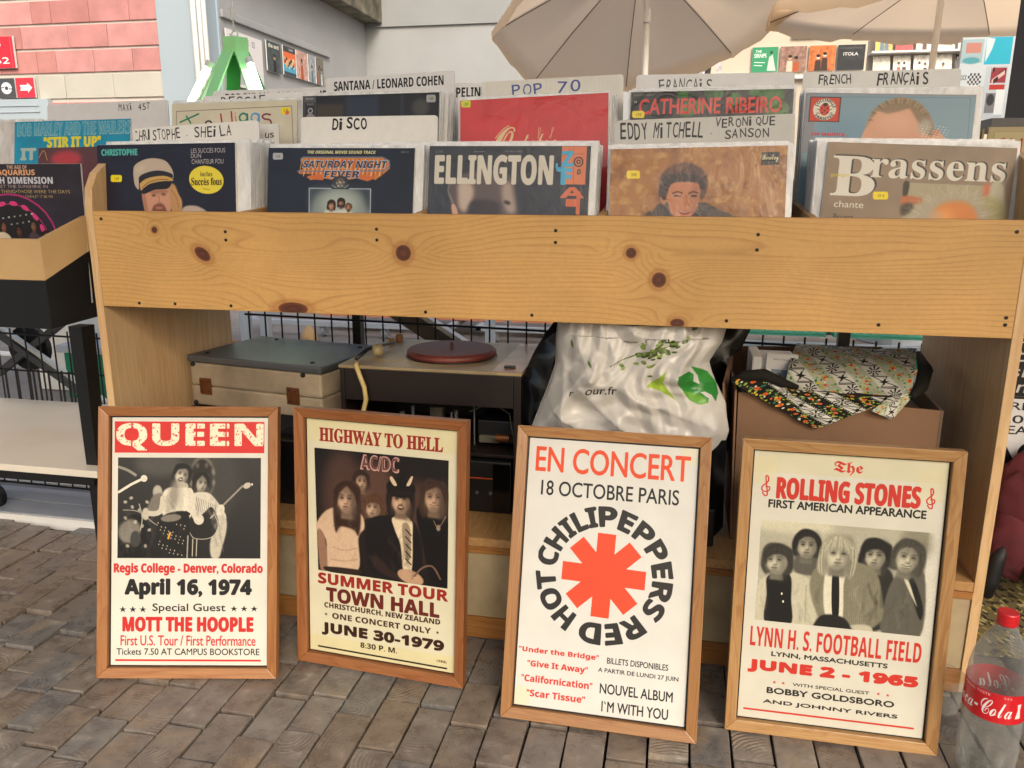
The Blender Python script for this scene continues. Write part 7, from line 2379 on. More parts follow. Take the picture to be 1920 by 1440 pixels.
framed('stones', 'framed ROLLING STONES poster with five men, nearest the bottle', 1.2848, -.1908, .2, 6.0, .3395, .5119, 'pale', bg='cbc8b9')
# ================================================================ things under the stand
def grid(mb, P, nu, nv, disp=None, uvf=None):     # P: 4 corners or a function (u, v) -> point
    b = len(mb.v); f = P if callable(P) else (lambda u, v: (Vector(P[0])*(1-u)+Vector(P[1])*u)*(1-v)+(Vector(P[3])*(1-u)+Vector(P[2])*u)*v)
    for j in range(nv+1):
        for i in range(nu+1):
            u, v = i/nu, j/nv; p = Vector(f(u, v)); p = p+Vector(disp(u, v, p)) if disp else p; mb.v.append(tuple(p))
    for j in range(nv):
        for i in range(nu):
            a = b+j*(nu+1)+i; uvs = [(x/nu, y/nv) for x, y in ((i, j), (i, j+1), (i+1, j+1), (i+1, j))]
            mb.face((a, a+nu+1, a+nu+2, a+1), [uvf(*t) if uvf else (t[0], 1-t[1]) for t in uvs])
from mathutils import noise as MN
def nz(p, s, seed=0): return MN.noise(Vector(p)*s+Vector((seed*3.7, seed*1.3, seed*2.1)))
# --- case
M_case = plain('stained_canvas', '9c8c74', .75, .16, 9, .2, dirt='5e5242', bscale=300); M_lid = plain('dark_grey_lid', '47484a', .42, .12, 5, .08); M_brass = plain('brown_hinge_brass', '6a3f22', .4, .15, 40, .1, metal=.5)
def rotz(x, y, a): return Matrix.Translation((x, y, 0)) @ Matrix.Rotation(R(a), 4, 'Z')
cs = thing('portable_case', 'worn beige portable case with grey lid lying beside the turntable cabinet', 'case', (.035, .225, .40)); cs.rotation_euler = (0, 0, R(-10)); cs['_b'] = (0, 0, 0); cl = dict(local=True)
def lbox(name, m, p, a, bevel=.002, **k): b = MB(); b.box(*a); return b.build(name, m, p, local=True, bevel=bevel, **k)
lbox('body', M_case, cs, (0, 0, 0, .372, .268, .048), .006); lbox('upper_body', M_case, cs, (0, 0, .0488, .372, .268, .104), .006); lbox('lid', M_lid, cs, (-.004, -.004, .1045, .376, .272, .122), .005)
for x in (.045, .295):
    h_ = lbox('hinge', M_brass, cs, (x-.017, -.0035, .028, x+.017, 0.0, .068), .0025)
    for dx, dz in ((-.009, .036), (.009, .036), (-.009, .060), (.009, .060)): b = MB(); b.lathe([(.002, 0), (.002, .001)], n=8, M=Matrix.Translation((x+dx, -.0036, dz)) @ Matrix.Rotation(R(90), 4, 'X')); b.build('rivet', M_black, h_, local=True)
for x, y, z in ((.012, -.002, .1), (.325, -.002, .1), (.012, -.002, .006), (.35, -.002, .006)): b = MB(); b.lathe([(.005, -.003), (.006, 0), (.004, .004), (.001, .005)], n=12, M=Matrix.Translation((x, y, z)) @ Matrix.Rotation(R(90), 4, 'X')); b.build('stud', M_black, cs, local=True)
for x, y in ((.03, .03), (.33, .03), (.33, .23), (.07, .24)): b = MB(); b.lathe([(.006, 0), (.004, .003)], n=12, c=(x, y, .1222)); b.build('lid_stud', M_black, cs, local=True)
b = MB(); b.box(.03, .2, .222, .43, .45, .395); o = single(b, 'tape_deck', M_black, 'black hi-fi deck carrying the beige case at the back of the shelf', 'hi-fi deck', bevel=.003)
b = MB(); b.box(.30, .085, .222, .40, .19, .37); single(b, 'film_wrapped_box', plain('black_film', '1b1b1d', .12, .1, 9, .6), 'small black film wrapped box behind the gap between the two left posters', 'box', bevel=.004)
# --- turntable cabinet
M_brown = plain('dark_brown_veneer', '1d1310', .42, .12, 12, .05); M_cream = plain('aged_cream_plate', 'b0a078', .35, .2, 7, .1, dirt='6e5238'); M_plat = plain('rust_rubber_mat', '6a2f26', .55, .1, 30, .1)
tb = thing('turntable_cabinet', 'dark brown cabinet with a cream turntable and rust red platter on top', 'turntable', (.464, .12, .222))
def wbox(name, m, p, a, bevel=.0015, **k): b = MB(); b.box(*a); return b.build(name, m, p, bevel=bevel, **k)
wbox('side_panel', M_brown, tb, (.464, .12, .222, .474, .44, .532)); wbox('side_panel', M_brown, tb, (.846, .12, .222, .862, .44, .532)); wbox('fascia', M_brown, tb, (.4745, .121, .462, .8455, .131, .532)); wbox('back_panel', M_black, tb, (.4745, .43, .222, .8455, .438, .53))
wbox('mid_shelf', M_brown, tb, (.4745, .14, .345, .8455, .43, .353)); top = wbox('top_plate', M_cream, tb, (.4625, .118, .5325, .8635, .443, .539)); wbox('top_insert', plain('pinkish_top', '9a7466', .2, .2, 8, .03), tb, (.80, .122, .5392, .8625, .44, .5402), .0005)
b = MB(); b.lathe([(.100, 0), (.102, .004), (.101, .010), (.096, .014), (.03, .0135), (.001, .0135)], (.672, .272, .5415), 48); pl = b.build('platter', M_plat, tb, sm=False); b = MB(); b.lathe([(.0035, 0), (.0035, .012), (.002, .015)], (.672, .272, .555), 12); b.build('spindle', M_brass, pl)
b = MB(); b.lathe([(.105, 0), (.103, .003)], (.672, .272, .5385), 48); b.build('platter_ring', M_black, tb)
b = MB(); b.tube([(.487, .16, .545), (.492, .21, .556), (.50, .25, .556), (.515, .33, .552)], [.004, .005, .004, .003], 8); ta = b.build('tonearm', M_black, tb, sm=True); b = MB(); b.lathe([(.001, 0), (.012, .002), (.014, .012), (.011, .022), (.003, .027)], (.512, .225, .541), 16); b.build('arm_rest', M_cream, ta, sm=True)
for x, y, r_, hh in ((.500, .405, .009, .018), (.494, .365, .007, .014), (.478, .300, .005, .01)): b = MB(); b.lathe([(r_, 0), (r_, hh), (r_*.8, hh+.002)], (x, y, .539), 14); b.build('knob', plain('knob_'+str(int(x*1e3)), '9a6a3c', .35), tb)
b = MB(); b.lathe([(.028, 0), (.026, .0012)], (.555, .2, .5392), 28); b.build('arm_base', M_cream, tb); b = MB(); b.box(.818, .155, .5404, .842, .168, .545); b.build('switch', M_black, tb, bevel=.002)
b = MB(); b.tube([(.500, .135, .541), (.506, .112, .540), (.514, .108, .522), (.524, .108, .495), (.527, .108, .468), (.520, .106, .44), (.512, .104, .40)], .0052, 10); b.build('cable', plain('yellowed_cable', 'c4ab6e', .45), tb, sm=True)
M_rod = plain('dull_grey_rod', '6a6a6c', .45, .1, 30, 0, metal=.5); M_cream2 = plain('grimy_board', '5a5548', .8, .2, 20)
for x, z0, z1, r_ in ((.575, .353, .42, .006), (.60, .353, .435, .004), (.652, .353, .41, .009), (.69, .353, .425, .003), (.70, .353, .43, .0045), (.72, .353, .41, .003), (.742, .353, .44, .002)): b = MB(); b.lathe([(r_, 0), (r_, z1-z0)], (x, .2, z0), 8); b.build('inner_rod', M_rod, tb)
wbox('inner_board', M_cream2, tb, (.63, .23, .36, .66, .25, .425)); wbox('inner_board', M_black, tb, (.75, .2, .36, .84, .3, .41)); wbox('chassis', M_cream2, tb, (.755, .19, .362, .80, .2, .378)); b = MB(); b.tube([(.742, .16, .44), (.77, .15, .455), (.81, .15, .456), (.83, .16, .44), (.835, .17, .39)], .0014, 6); b.build('loose_wire', M_cream2, tb)
b = MB(); b.lathe([(.008, 0), (.008, .03)], n=14, M=Matrix.Translation((.80, .16, .385)) @ Matrix.Rotation(R(90), 4, 'Y')); b.build('terminal', M_brass, tb)
am = thing('amplifier', 'black amplifier with a thin orange line at the bottom of the brown cabinet', 'amplifier', (.49, .128, .222)); wbox('body', M_black, am, (.48, .13, .2225, .84, .40, .34), .004); wbox('display_line', plain('orange_line', 'b04a22', .4), am, (.72, .1285, .300, .815, .1298, .3025), 0); wbox('door', plain('gloss_black', '0e0e10', .15), am, (.80, .1275, .228, .838, .1298, .335), .001)
for x in (.735, .765, .795): b = MB(); b.lathe([(.004, 0), (.004, .002)], n=10, M=Matrix.Translation((x, .1298, .268)) @ Matrix.Rotation(R(90), 4, 'X')); b.build('button', M_rod, am)
# --- carrier bag
def bagart():
    c = Cv(900, 640, 'c6c2bb'); c.noise(.03, 60, 3); rr = random.Random(4); g = ['4d5f2c', '66783a', '3c4f24', '7d9048']
    for t in np.linspace(0, 1, 16): x = .36+.30*t; y = .44-.30*t+.1*t*t; c.ell(x+.02, y, .012+.01*t, .006, g[int(t*15) % 4], -.9+.4*t)
    for i in range(46):
        x = .50+rr.gauss(.12, .085); y = .36+rr.gauss(-.05, .075)-.30*(x-.55); r_ = rr.uniform(.014, .024); c.ell(x, y, r_, r_*.8, g[i % 4], rr.uniform(-1, 1), .6); c.ell(x-r_*.2, y-.008, r_*.4, r_*.25, 'a3b46a', 0, 1.5, .6)
    for i in range(150): c.ell(.42+rr.random()*.46, .03+rr.random()*.2-.0, .0022, .0016, '3c4a26')
    for x, y, a in ((.115, .24, 1.3), (.24, .42, 1.1)): c.ell(x, y, .026, .011, '5c6b35', a); c.line([(x-.01, y-.03), (x+.01, y+.03)], '8b9a58', .003)
    c.text('our.fr', .245, .655, .43, .735, '232326', bold=.02); c.text('r', .155, .71, .175, .75, '232326', bold=.02)
    c.poly([(.72, .50), (.665, .57), (.60, .66), (.665, .70), (.72, .76), (.765, .84), (.72, .70), (.695, .62)], '8fae3a'); c.poly([(.665, .57), (.60, .66), (.665, .70), (.70, .72), (.69, .63)], '9db43a', 3, .6)
    c.poly([(.785, .555), (.86, .52), (.885, .56), (.875, .64), (.905, .68), (.91, .58), (.875, .46), (.935, .51), (.975, .56), (1.0, .70), (.985, .80), (.955, .88), (.945, .80), (.92, .76), (.895, .76), (.925, .83), (.915, .87), (.87, .885), (.825, .82), (.80, .72), (.775, .64)], '2f7d35'); c.poly([(.80, .72), (.825, .82), (.87, .885), (.915, .87), (.90, .80), (.85, .75)], '7fb23a', 5, .7); c.poly([(.875, .46), (.935, .51), (.975, .56), (1.0, .7), (.93, .66)], '3c8c3c', 4, .7)
    return c
Lb = [(.942, .672), (.937, .62), (.939, .575), (.925, .53), (.905, .475), (.890, .435), (.90, .38), (.92, .30)]; Rb = [(1.262, .672), (1.250, .625), (1.232, .589), (1.246, .551), (1.266, .51), (1.276, .455), (1.262, .40), (1.24, .30)]
def bagf(u, v, side=-1):
    t = min(v*7, 6.999); i = int(t); f = t-i; L0 = Vector(Lb[i])*(1-f)+Vector(Lb[i+1])*f; R0 = Vector(Rb[i])*(1-f)+Vector(Rb[i+1])*f; x = L0.x*(1-u)+R0.x*u; z = L0.y*(1-u)+R0.y*u
    bul = (1-(2*u-1)**2)**.6*.055*(.25+.75*math.sin(math.pi*min(1, .25+v*.8))); y = .085+side*bul
    if v < .1: z -= .012*math.sin(math.pi*u)
    return (x, y, z)
def bagd(u, v, p):
    k = min(1, 6*min(u, 1-u)+.15); s_ = 0
    for (ux, vx, ang, amp, wd) in ((.3, .72, .55, .016, .05), (.55, .80, -.15, .014, .05), (.42, .62, .62, .010, .03), (.75, .86, .25, .015, .05), (.2, .35, -1.0, .008, .04), (.12, .5, 1.2, .008, .03), (.65, .55, .4, .009, .05), (.35, .9, .1, .014, .04)):
        d = -(u-ux)*math.sin(ang)+(v-vx)*math.cos(ang)*.8; a = (u-ux)*math.cos(ang)+(v-vx)*math.sin(ang); s_ += amp*math.exp(-(d/wd)**2)*math.exp(-(a/.34)**2)*(1 if d < 0 else .7)
    wu, wv = u+.10*nz((u, v, 0), 3, 4), v+.10*nz((u, v, 0), 3, 8); cr = 0
    for q, (an, fq, am, ph) in enumerate(((.5, 3.1, .017, .2), (-.7, 4.3, .013, .6), (1.25, 2.7, .013, .1), (.1, 6.5, .010, .4), (-1.3, 8.1, .008, .8), (.85, 11, .0055, .3))):
        t = ((wu*math.cos(an)*1.3+wv*math.sin(an))*fq+ph) % 1; mk = min(1, max(0, nz((u, v, q), 3.2, q)*2.5+.6)); cr += am*mk*(1-abs(2*t-1))
    return (.15*cr, -k*(s_*1.1+cr), .1*cr*k)
bg_ = thing('carrier_bag', 'crumpled white supermarket carrier bag printed with green leaves on the shelf', 'bag', (1.09, .085, .23)); bg_['_b'] = (0, 0, 0); bg_.location = (0, 0, 0)
m_bag = artmat('bag_print', bagart(), .38, .25, .25); b = MB(); grid(b, bagf, 120, 100, bagd, lambda u, v: (u, 1-v/.62) if v < .62 else (u, .001)); b.build('front_sheet', m_bag, bg_, sm=True, local=True)
b = MB(); grid(b, lambda u, v: bagf(u, v, 1), 24, 20, lambda u, v, p: (0, .008*nz((u*4, v*4, 3), 1), 0)); b.build('back_sheet', plain('plain_bag_film', 'cfccc6', .4, .03, 10, .2), bg_, sm=True, local=True)
def lump(mb, c, r, seed, amp=.25, nu=28, nv=18):
    b0 = len(mb.v)
    for j in range(nv+1):
        for i in range(nu):
            t = 2*math.pi*i/nu; ph = math.pi*j/nv; d = Vector((math.sin(ph)*math.cos(t), math.sin(ph)*math.sin(t), math.cos(ph))); k = 1+amp*(1-2*abs(nz(d, 1.7, seed)))*.6+amp*.3*nz(d, 5, seed); mb.v.append((c[0]+d.x*r[0]*k, c[1]+d.y*r[1]*k, c[2]+d.z*r[2]*k))
    for j in range(nv):
        for i in range(nu): a = b0+j*nu+i; a2 = b0+j*nu+(i+1) % nu; mb.face((a, a+nu, a2+nu, a2))
M_bin = plain('black_bag_film', '101113', .22, .1, 10, .5)
b = MB(); lump(b, (1.09, .25, .45), (.20, .10, .22), 4, .22); single(b, 'refuse_bag', M_bin, 'bulging black refuse sack standing behind the white carrier bag', 'refuse sack', sm=True)
b = MB(); grid(b, [(.932, .14, .655), (.99, .15, .655), (.93, .12, .42), (.862, .14, .42)], 10, 20, lambda u, v, p: (-.03*math.sin(3.14*v)*(1-u), -.02*math.sin(3.14*u)+.008*nz(p, 30), 0)); b.build('sack_side', M_bin, bpy.data.objects['refuse_bag'], sm=True)
b = MB(); grid(b, [(1.20, .16, .655), (1.325, .22, .655), (1.30, .2, .592), (1.235, .15, .560)], 10, 14, lambda u, v, p: (0, .012*nz(p, 25), 0)); b.build('sack_neck', M_bin, bpy.data.objects['refuse_bag'], sm=True)
b = MB(); grid(b, [(1.235, .05, .44), (1.275, .07, .44), (1.279, .07, .26), (1.25, .06, .225)], 6, 12, lambda u, v, p: (0, .006*nz(p, 30), 0)); b.build('sack_hem', M_bin, bpy.data.objects['refuse_bag'], sm=True)
b = MB(); b.tube([(1.0, .05, .668), (1.05, .045, .656), (1.12, .045, .652), (1.2, .05, .656), (1.24, .06, .664)], .006, 8); b.build('bag_handle', plain('dark_green_handle', '33452c', .4), bg_, sm=True, local=True)
b = MB(); b.box(1.225, .055, .2225, 1.262, .3, .3); single(b, 'router', M_black, 'small black device standing on the shelf beneath the carrier bag', 'device', bevel=.003)
# --- cardboard box and cloth
M_cb = plain('corrugated_cardboard', '85644a', .8, .07, 6, .08, dirt='70543c', bscale=200); bx = thing('cardboard_box', 'open brown cardboard box with a printed cloth spilling over its front edge', 'cardboard box', (1.29, .1, .2225)); M_cbi = plain('cardboard_inside', '7a6552', .85, .07, 6, .08)
def hx(name, m, p, bq, tq, **k): b = MB(); b.hexa(bq, tq); return b.build(name, m, p, **k)
hx('front_wall', M_cb, bx, [(1.30, .10, .2225), (1.655, .10, .2225), (1.655, .104, .2225), (1.30, .104, .2225)], [(1.293, .10, .528), (1.655, .10, .512), (1.655, .104, .512), (1.293, .104, .528)])
hx('side_wall', M_cb, bx, [(1.296, .1, .2225), (1.2995, .1, .2225), (1.30, .43, .2225), (1.296, .43, .2225)], [(1.286, .1, .532), (1.2898, .1, .532), (1.290, .43, .545), (1.286, .43, .545)])
hx('side_wall', M_cbi, bx, [(1.6555, .1, .2225), (1.66, .1, .2225), (1.66, .43, .2225), (1.6555, .43, .2225)], [(1.6555, .1, .512), (1.66, .1, .512), (1.66, .43, .525), (1.6555, .43, .525)])
hx('back_wall', M_cb, bx, [(1.30, .4305, .2225), (1.66, .4305, .2225), (1.66, .4345, .2225), (1.30, .4345, .2225)], [(1.285, .42, .558), (1.62, .42, .570), (1.62, .424, .570), (1.285, .424, .558)])
hx('flap', M_cb, bx, [(1.272, .1, .40), (1.275, .1, .40), (1.292, .28, .55), (1.289, .28, .55)], [(1.262, .095, .545), (1.265, .095, .545), (1.292, .30, .575), (1.289, .30, .575)])
wbox('inner_fill', M_cbi, bx, (1.31, .12, .23, 1.65, .42, .49))
jc = Cv(200, 260, 'c9c7c4'); jc.rect(.18, .32, .85, .62, '5f7488'); jc.ell(.42, .48, .1, .1, '20242c', 0, 2); jc.poly([(.3, .62), (.42, .5), (.6, .55), (.62, .62)], '98a4ae', 2); jc.text('texte français', .2, .08, .8, .14, '6a6a6a'); jc.text('Style Parisien', .18, .66, .68, .73, '3a3a3e', bold=.02)
pm = thing('magazine', 'pale magazine with a small blue photograph standing in the cardboard box', 'magazine', (1.35, .2, .49)); hx('pages', M_white, pm, [(1.347, .19, .49), (1.402, .19, .49), (1.402, .20, .49), (1.347, .20, .49)], [(1.353, .212, .586), (1.414, .212, .583), (1.414, .222, .583), (1.353, .222, .586)])
b = MB(); b.quad((1.3475, .1890, .4905), (1.4015, .1890, .4905), (1.4135, .2110, .5825), (1.3535, .2110, .5855)); b.build('printed_face', artmat('magazine_face', jc, .4, .3), pm)
b = MB(); b.box(1.325, .215, .49, 1.345, .33, .577); b.box(1.345, .223, .49, 1.415, .33, .570); single(b, 'white_tray', M_white, 'white plastic tray behind the pale magazine in the box', 'tray', bevel=.004)
def clothart(light):
    c = Cv(640, 640, '17160f' if not light else 'c9c8bc'); rr = random.Random(8); k = -1
    x = -.6
    while x < 1.6:
        k += 1; w = (.13, .17)[k % 2]
        def S(u, v): return (x+u*w+(v-.5)*.75, v)      # slanted stripe coordinates
        if k % 2 == 0:
            c.poly([S(.05, -.02), S(.95, -.02), S(.95, 1.02), S(.05, 1.02)], 'cfccc0')
            for j in range(9):
                v0 = j/9+.005; v1 = (j+1)/9-.005; m = (v0+v1)/2; cx, cy = S(.5, m)
                for s_ in (S(.05, v0), S(.05, v1)): c.line([s_, (s_[0]+w*.9, s_[1])], '17160f', .006)
                if j % 2 == 0:
                    for q in range(8): a = q*math.pi/4; c.line([(cx, cy), (cx+math.cos(a)*.045, cy+math.sin(a)*.045)], '17160f', .009); c.ell(cx+math.cos(a)*.040, cy+math.sin(a)*.040, .011, .007, '17160f', a)
                    c.ell(cx, cy, .014, .014, 'cfccc0'); c.ell(cx, cy, .007, .007, '17160f')
                else:
                    c.line([S(.1, v0), S(.9, v1)], '17160f', .006); c.line([S(.9, v0), S(.1, v1)], '17160f', .006); c.poly([(cx, cy-.035), (cx+.014, cy), (cx, cy+.035), (cx-.014, cy)], '17160f'); c.poly([(cx-.04, cy), (cx, cy-.012), (cx+.04, cy), (cx, cy+.012)], '17160f')
        else:
            if light: c.poly([S(0, -.02), S(1, -.02), S(1, 1.02), S(0, 1.02)], 'a9ad96')
            for j in range(260):
                u, v = rr.uniform(.06, .94), rr.random(); a, b_ = S(u, v); cc = ('d9632a' if .4 < u < .6 and rr.random() < .25 else rr.choice(['b9b53c', '8fa044', '2f6a55', '7d9440', 'd0cdb8', 'c8a83c', '5a7a4a'])); c.ell(a, b_, rr.uniform(.005, .011)*(1.3 if cc == 'd9632a' else 1), rr.uniform(.005, .010), cc)
            for j in range(15): a, b_ = S(.5+.12*math.sin(j*2.3), j/15+.02); c.ell(a, b_, .015, .013, 'dd6428'); c.ell(a, b_, .005, .005, '6a2a18')
            for u in (.02, .98):
                for j in range(60): a, b_ = S(u, j/60); c.ell(a, b_, .004, .004, 'd6d3c4')
        x += w
    return c
cd = clothart(False); m_c1 = artmat('printed_cotton', cd, .85); m_c2 = artmat('printed_cotton_top', clothart(True), .8)
ct = thing('printed_cloth', 'black and white flowered cloth with orange dots spilling from the cardboard box', 'cloth', (1.45, .09, .5)); ct['_b'] = (0, 0, 0); ct.location = (0, 0, 0)
b = MB()
def flapf(u, v):
    L0 = Vector((1.276, .088, .552)).lerp(Vector((1.437, .088, .467)), v); R0 = Vector((1.575, .088, .537)).lerp(Vector((1.437, .088, .467)), v); p = L0.lerp(R0, u); p.z += .022*math.sin(math.pi*u)*(1-v)*-.2+(.018*math.sin(u*9)*(1-v) if u < .35 else 0); return p
grid(b, flapf, 40, 26, lambda u, v, p: (0, -.010*(1-2*abs(nz(p, 14, 3)))*(1-v*.5)-.004*nz(p, 50), 0), lambda u, v: (.05+.9*(u*(1-v)+.55*v), .62*(1-v)+.02)); b.build('hanging_corner', m_c1, ct, sm=True, local=True)
b = MB(); grid(b, [(1.575, .088, .540), (1.608, .10, .545), (1.570, .086, .494), (1.530, .084, .510)], 12, 14, lambda u, v, p: (0, -.010*nz(p, 40), .004*nz(p, 60)), lambda u, v: (.1+.3*u, .4-.3*v)); b.build('hanging_fold', m_c2, ct, sm=True, local=True)
def topf(u, v): # v 0 at the back
    p = Vector((1.43, .36, .575)).lerp(Vector((1.668, .34, .579)), u).lerp(Vector((1.375, .092, .541)).lerp(Vector((1.60, .092, .537)), u), v); p.z += .012*math.sin(math.pi*min(1, v*1.1)) ; return p
grid_b = MB(); grid(grid_b, topf, 44, 34, lambda u, v, p: (0, 0, .010*(1-2*abs(nz(p, 9, 6)))*min(1, 5*(1-v))+.003*nz(p, 40, 2)), lambda u, v: (.05+.9*u, .95-.7*v)); grid_b.build('top_layer', m_c2, ct, sm=True, local=True)
b = MB(); b.tube([(1.276, .09, .553), (1.30, .088, .563), (1.335, .088, .566), (1.37, .09, .552), (1.40, .092, .545)], [.004, .010, .013, .010, .004], 10); b.build('rolled_hem', m_c1, ct, sm=True, local=True)
b = MB(); b.tube([(1.600, .092, .538), (1.625, .13, .548), (1.655, .22, .562), (1.668, .32, .575)], [.006, .012, .014, .006], 10); b.build('rolled_hem', m_c1, ct, sm=True, local=True)
# ================================================================ left stand
M_birch = plain('birch_ply', 'c2a070', .55, .08, 5, .06); ls = thing('record_bin_table', 'black and birch plywood record bin on black legs at the left edge', 'record bin', (-.5, 0, 0))
def wallseg(name, m, p0, p1, zb0, zb1, zt0, zt1, th=.012):
    d = (Vector(p1)-Vector(p0)).normalized(); n = Vector((-d.y, d.x))*th; q = [Vector(p0), Vector(p1), Vector(p1)+n, Vector(p0)+n]; zb = (zb0, zb1, zb1, zb0); z_ = (zt0, zt1, zt1, zt0)
    return hx(name, m, ls, [(q[i].x, q[i].y, zb[i]) for i in range(4)], [(q[i].x, q[i].y, z_[i]) for i in range(4)], bevel=.001)
wallseg('front_board', M_birch, (-1.0, 0), (-.135, 0), .716, .716, .802, .802); wallseg('apron', M_black, (-1.0, -.001), (-.135, -.001), .613, .613, .7155, .7155)
wallseg('side_board', M_birch, (-.133, 0), (-.033, .25), .716, .866, .802, .925); wallseg('side_apron', M_black, (-.1325, -.001), (-.032, .25), .613, .65, .7155, .8655); wallseg('side_board', M_birch, (-.033, .2505), (-.033, .5), .70, .70, .925, .98)
hx('bin_floor', M_birch, ls, [(-1., .012, .62), (-.15, .012, .62), (-.05, .48, .70), (-1., .48, .70)], [(-1., .012, .63), (-.15, .012, .63), (-.05, .48, .71), (-1., .48, .71)]); hx('riser', M_birch, ls, [(-1., .20, .65), (-.07, .20, .65), (-.07, .206, .65), (-1., .206, .65)], [(-1., .20, .80), (-.07, .20, .80), (-.07, .206, .80), (-1., .206, .80)])
for x, y in ((-.118, .03), (-.95, .03), (-.10, .46), (-.95, .46)): hx('leg', M_black, ls, [(x+.004, y, 0), (x+.028, y, 0), (x+.028, y+.024, 0), (x+.004, y+.024, 0)], [(x, y, .615), (x+.032, y, .615), (x+.036, y+.036, .615), (x, y+.036, .615)])
wbox('lower_shelf', plain('pale_ply_shelf', 'ddd6c8', .4, .05, 3, .05, dirt='c4b294'), ls, (-1.2, -.005, .284, -.062, .50, .300)); wbox('shelf_rail', M_black, ls, (-1.2, .002, .262, -.078, .02, .2835))
# ================================================================ wire fence behind the stalls
def panel(label, x0, x1, zb, z0, z1, xs, rails, stub=.02, extra=()):
    t = thing('wire_fence', label, 'wire fence', (x0, .5, 0), 'wire fence panels behind the stand'); top = lambda x: z0+(z1-z0)*(x-x0)/(x1-x0)
    for dz in rails: b = MB(); b.tube([(x0, .5, top(x0)-dz), (x1, .5, top(x1)-dz)], .0032, 6); b.build('rail', M_iron, t)
    for x in xs: b = MB(); b.tube([(x, .506, zb), (x, .506, top(x)+stub)], .0024, 6); b.build('bar', M_iron, t)
    for x, a, c_ in extra: b = MB(); b.tube([(x, .507, a), (x, .507, c_)], .003, 6); b.build('bar', M_iron, t)
    return t
pa = panel('long wire fence panel with a low double rail behind the left bin', -1.35, .0, .028, .502, .488, [-.822+.0478*i-.0478*8 for i in range(25)], (0, .108, .205, .462), .014, [(x, .285, .39) for x in (-.763, -.722, -.685, -.667, -.649, -.616, -.571, -.548, -.517, -.412, -.36, -.30)])
panel('wire fence panel seen above the case and the turntable', .030, 1.53, .03, .578, .550, [.038+.0477*i for i in range(32)], (0, .25, .5))
panel('wire fence panel ending at a grey post behind the cardboard box', 1.575, 2.5, .03, .549, .535, [1.577+.0495*i for i in range(19)], (0, .25, .5))
b = MB(); b.box(1.540, .49, 0, 1.566, .512, .62); b.box(1.50, .495, .545, 1.60, .505, .555); single(b, 'fence_post', plain('grey_post', '55565a', .5), 'grey steel post joining two wire fence panels', 'fence post', bevel=.002)
cw = thing('caster', 'grey caster wheel under the left wire fence panel', 'caster wheel', (-.72, .37, 0)); Mr = Matrix.Translation((-.735, .37, .042)) @ Matrix.Rotation(R(90), 4, 'X')
b = MB(); b.lathe([(.030, -.012), (.040, -.010), (.040, .010), (.030, .012)], n=32, M=Mr); b.build('tyre', M_iron, cw, fix=True); b = MB(); b.lathe([(.028, -.013), (.012, -.016), (.012, .016), (.028, .013)], n=24, M=Mr); b.build('hub', M_grey, cw, fix=True); b = MB(); b.hexa([(-.745, .35, .04), (-.722, .35, .04), (-.722, .353, .04), (-.745, .353, .04)], [(-.755, .35, .11), (-.715, .35, .11), (-.715, .353, .11), (-.755, .353, .11)]); b.build('fork', M_white, cw)
def beam(mb, p, q, w, d): # rectangular bar p->q in the xz plane
    P, Q = Vector(p), Vector(q); n = Vector((-(Q-P).z, 0, (Q-P).x)).normalized()*w/2; y = Vector((0, d/2, 0)); mb.hexa([P-n-y, P-n+y, P+n+y, P+n-y], [Q-n-y, Q-n+y, Q+n+y, Q+n-y])
t = thing('folding_trestle', 'grey brown folding brace of a trestle behind the turntable', 'trestle', (.5, .75, 0)); b = MB(); beam(b, (.20, .75, .665), (.85, .75, .275), .045, .03); b.build('brace', plain('taupe_metal', '5e554c', .5), t, fix=True); b = MB(); beam(b, (.222, .75, .690), (.872, .75, .300), .012, .035); b.build('top_flange', M_white, t, fix=True); b = MB(); beam(b, (.25, .75, 0), (.25, .75, .64), .025, .03); b.build('post', M_iron, t, fix=True)
t = thing('folding_trestle', 'dark folding trestle with a round plate behind the left bin', 'trestle', (-.9, .75, 0)); b = MB(); beam(b, (-1.02, .75, .455), (-.56, .75, .16), .020, .03); beam(b, (-1.05, .77, .30), (-.75, .77, .50), .022, .02); b.build('brace', plain('grey_brace', '55565a', .5), t, fix=True); b = MB(); beam(b, (-1.0, .74, .475), (-.54, .74, .18), .008, .02); b.build('top_flange', M_white, t, fix=True); b = MB(); b.lathe([(.075, -.01), (.075, .01)], n=28, M=Matrix.Translation((-.93, .79, .39)) @ Matrix.Rotation(R(90), 4, 'X')); b.build('round_plate', M_iron, t, fix=True)
# far side of the alley, low trolleys and crates
M_green = plain('green_crate', '0f7a5c', .5, .08, 6); M_green2 = plain('pale_green_crate', '4fa78c', .5, .08, 6); M_orange = plain('salmon_crate', 'd98a66', .6, .1, 6)
def trolley(x0, x1, y, label, z=.05):
    t = thing('low_trolley', label, 'trolley', ((x0+x1)/2, y, 0), 'low trolleys across the alley'); b = MB(); b.box(x0, y, z, x1, y+.04, z+.035); b.box(x0, y+.5, z, x1, y+.54, z+.035); b.box(x0, y, z, x0+.04, y+.54, z+.034); b.box(x1-.04, y, z, x1, y+.54, z+.034); b.build('deck_frame', M_grey, t, bevel=.003)
    for x in np.arange(x0+.12, x1, .42):
        b = MB(); b.lathe([(.035, -.015), (.035, .015)], n=20, M=Matrix.Translation((x, y+.04, .015)) @ Matrix.Rotation(R(70), 4, 'Y')); b.build('caster_wheel', M_steel, t, fix=True)
    return t
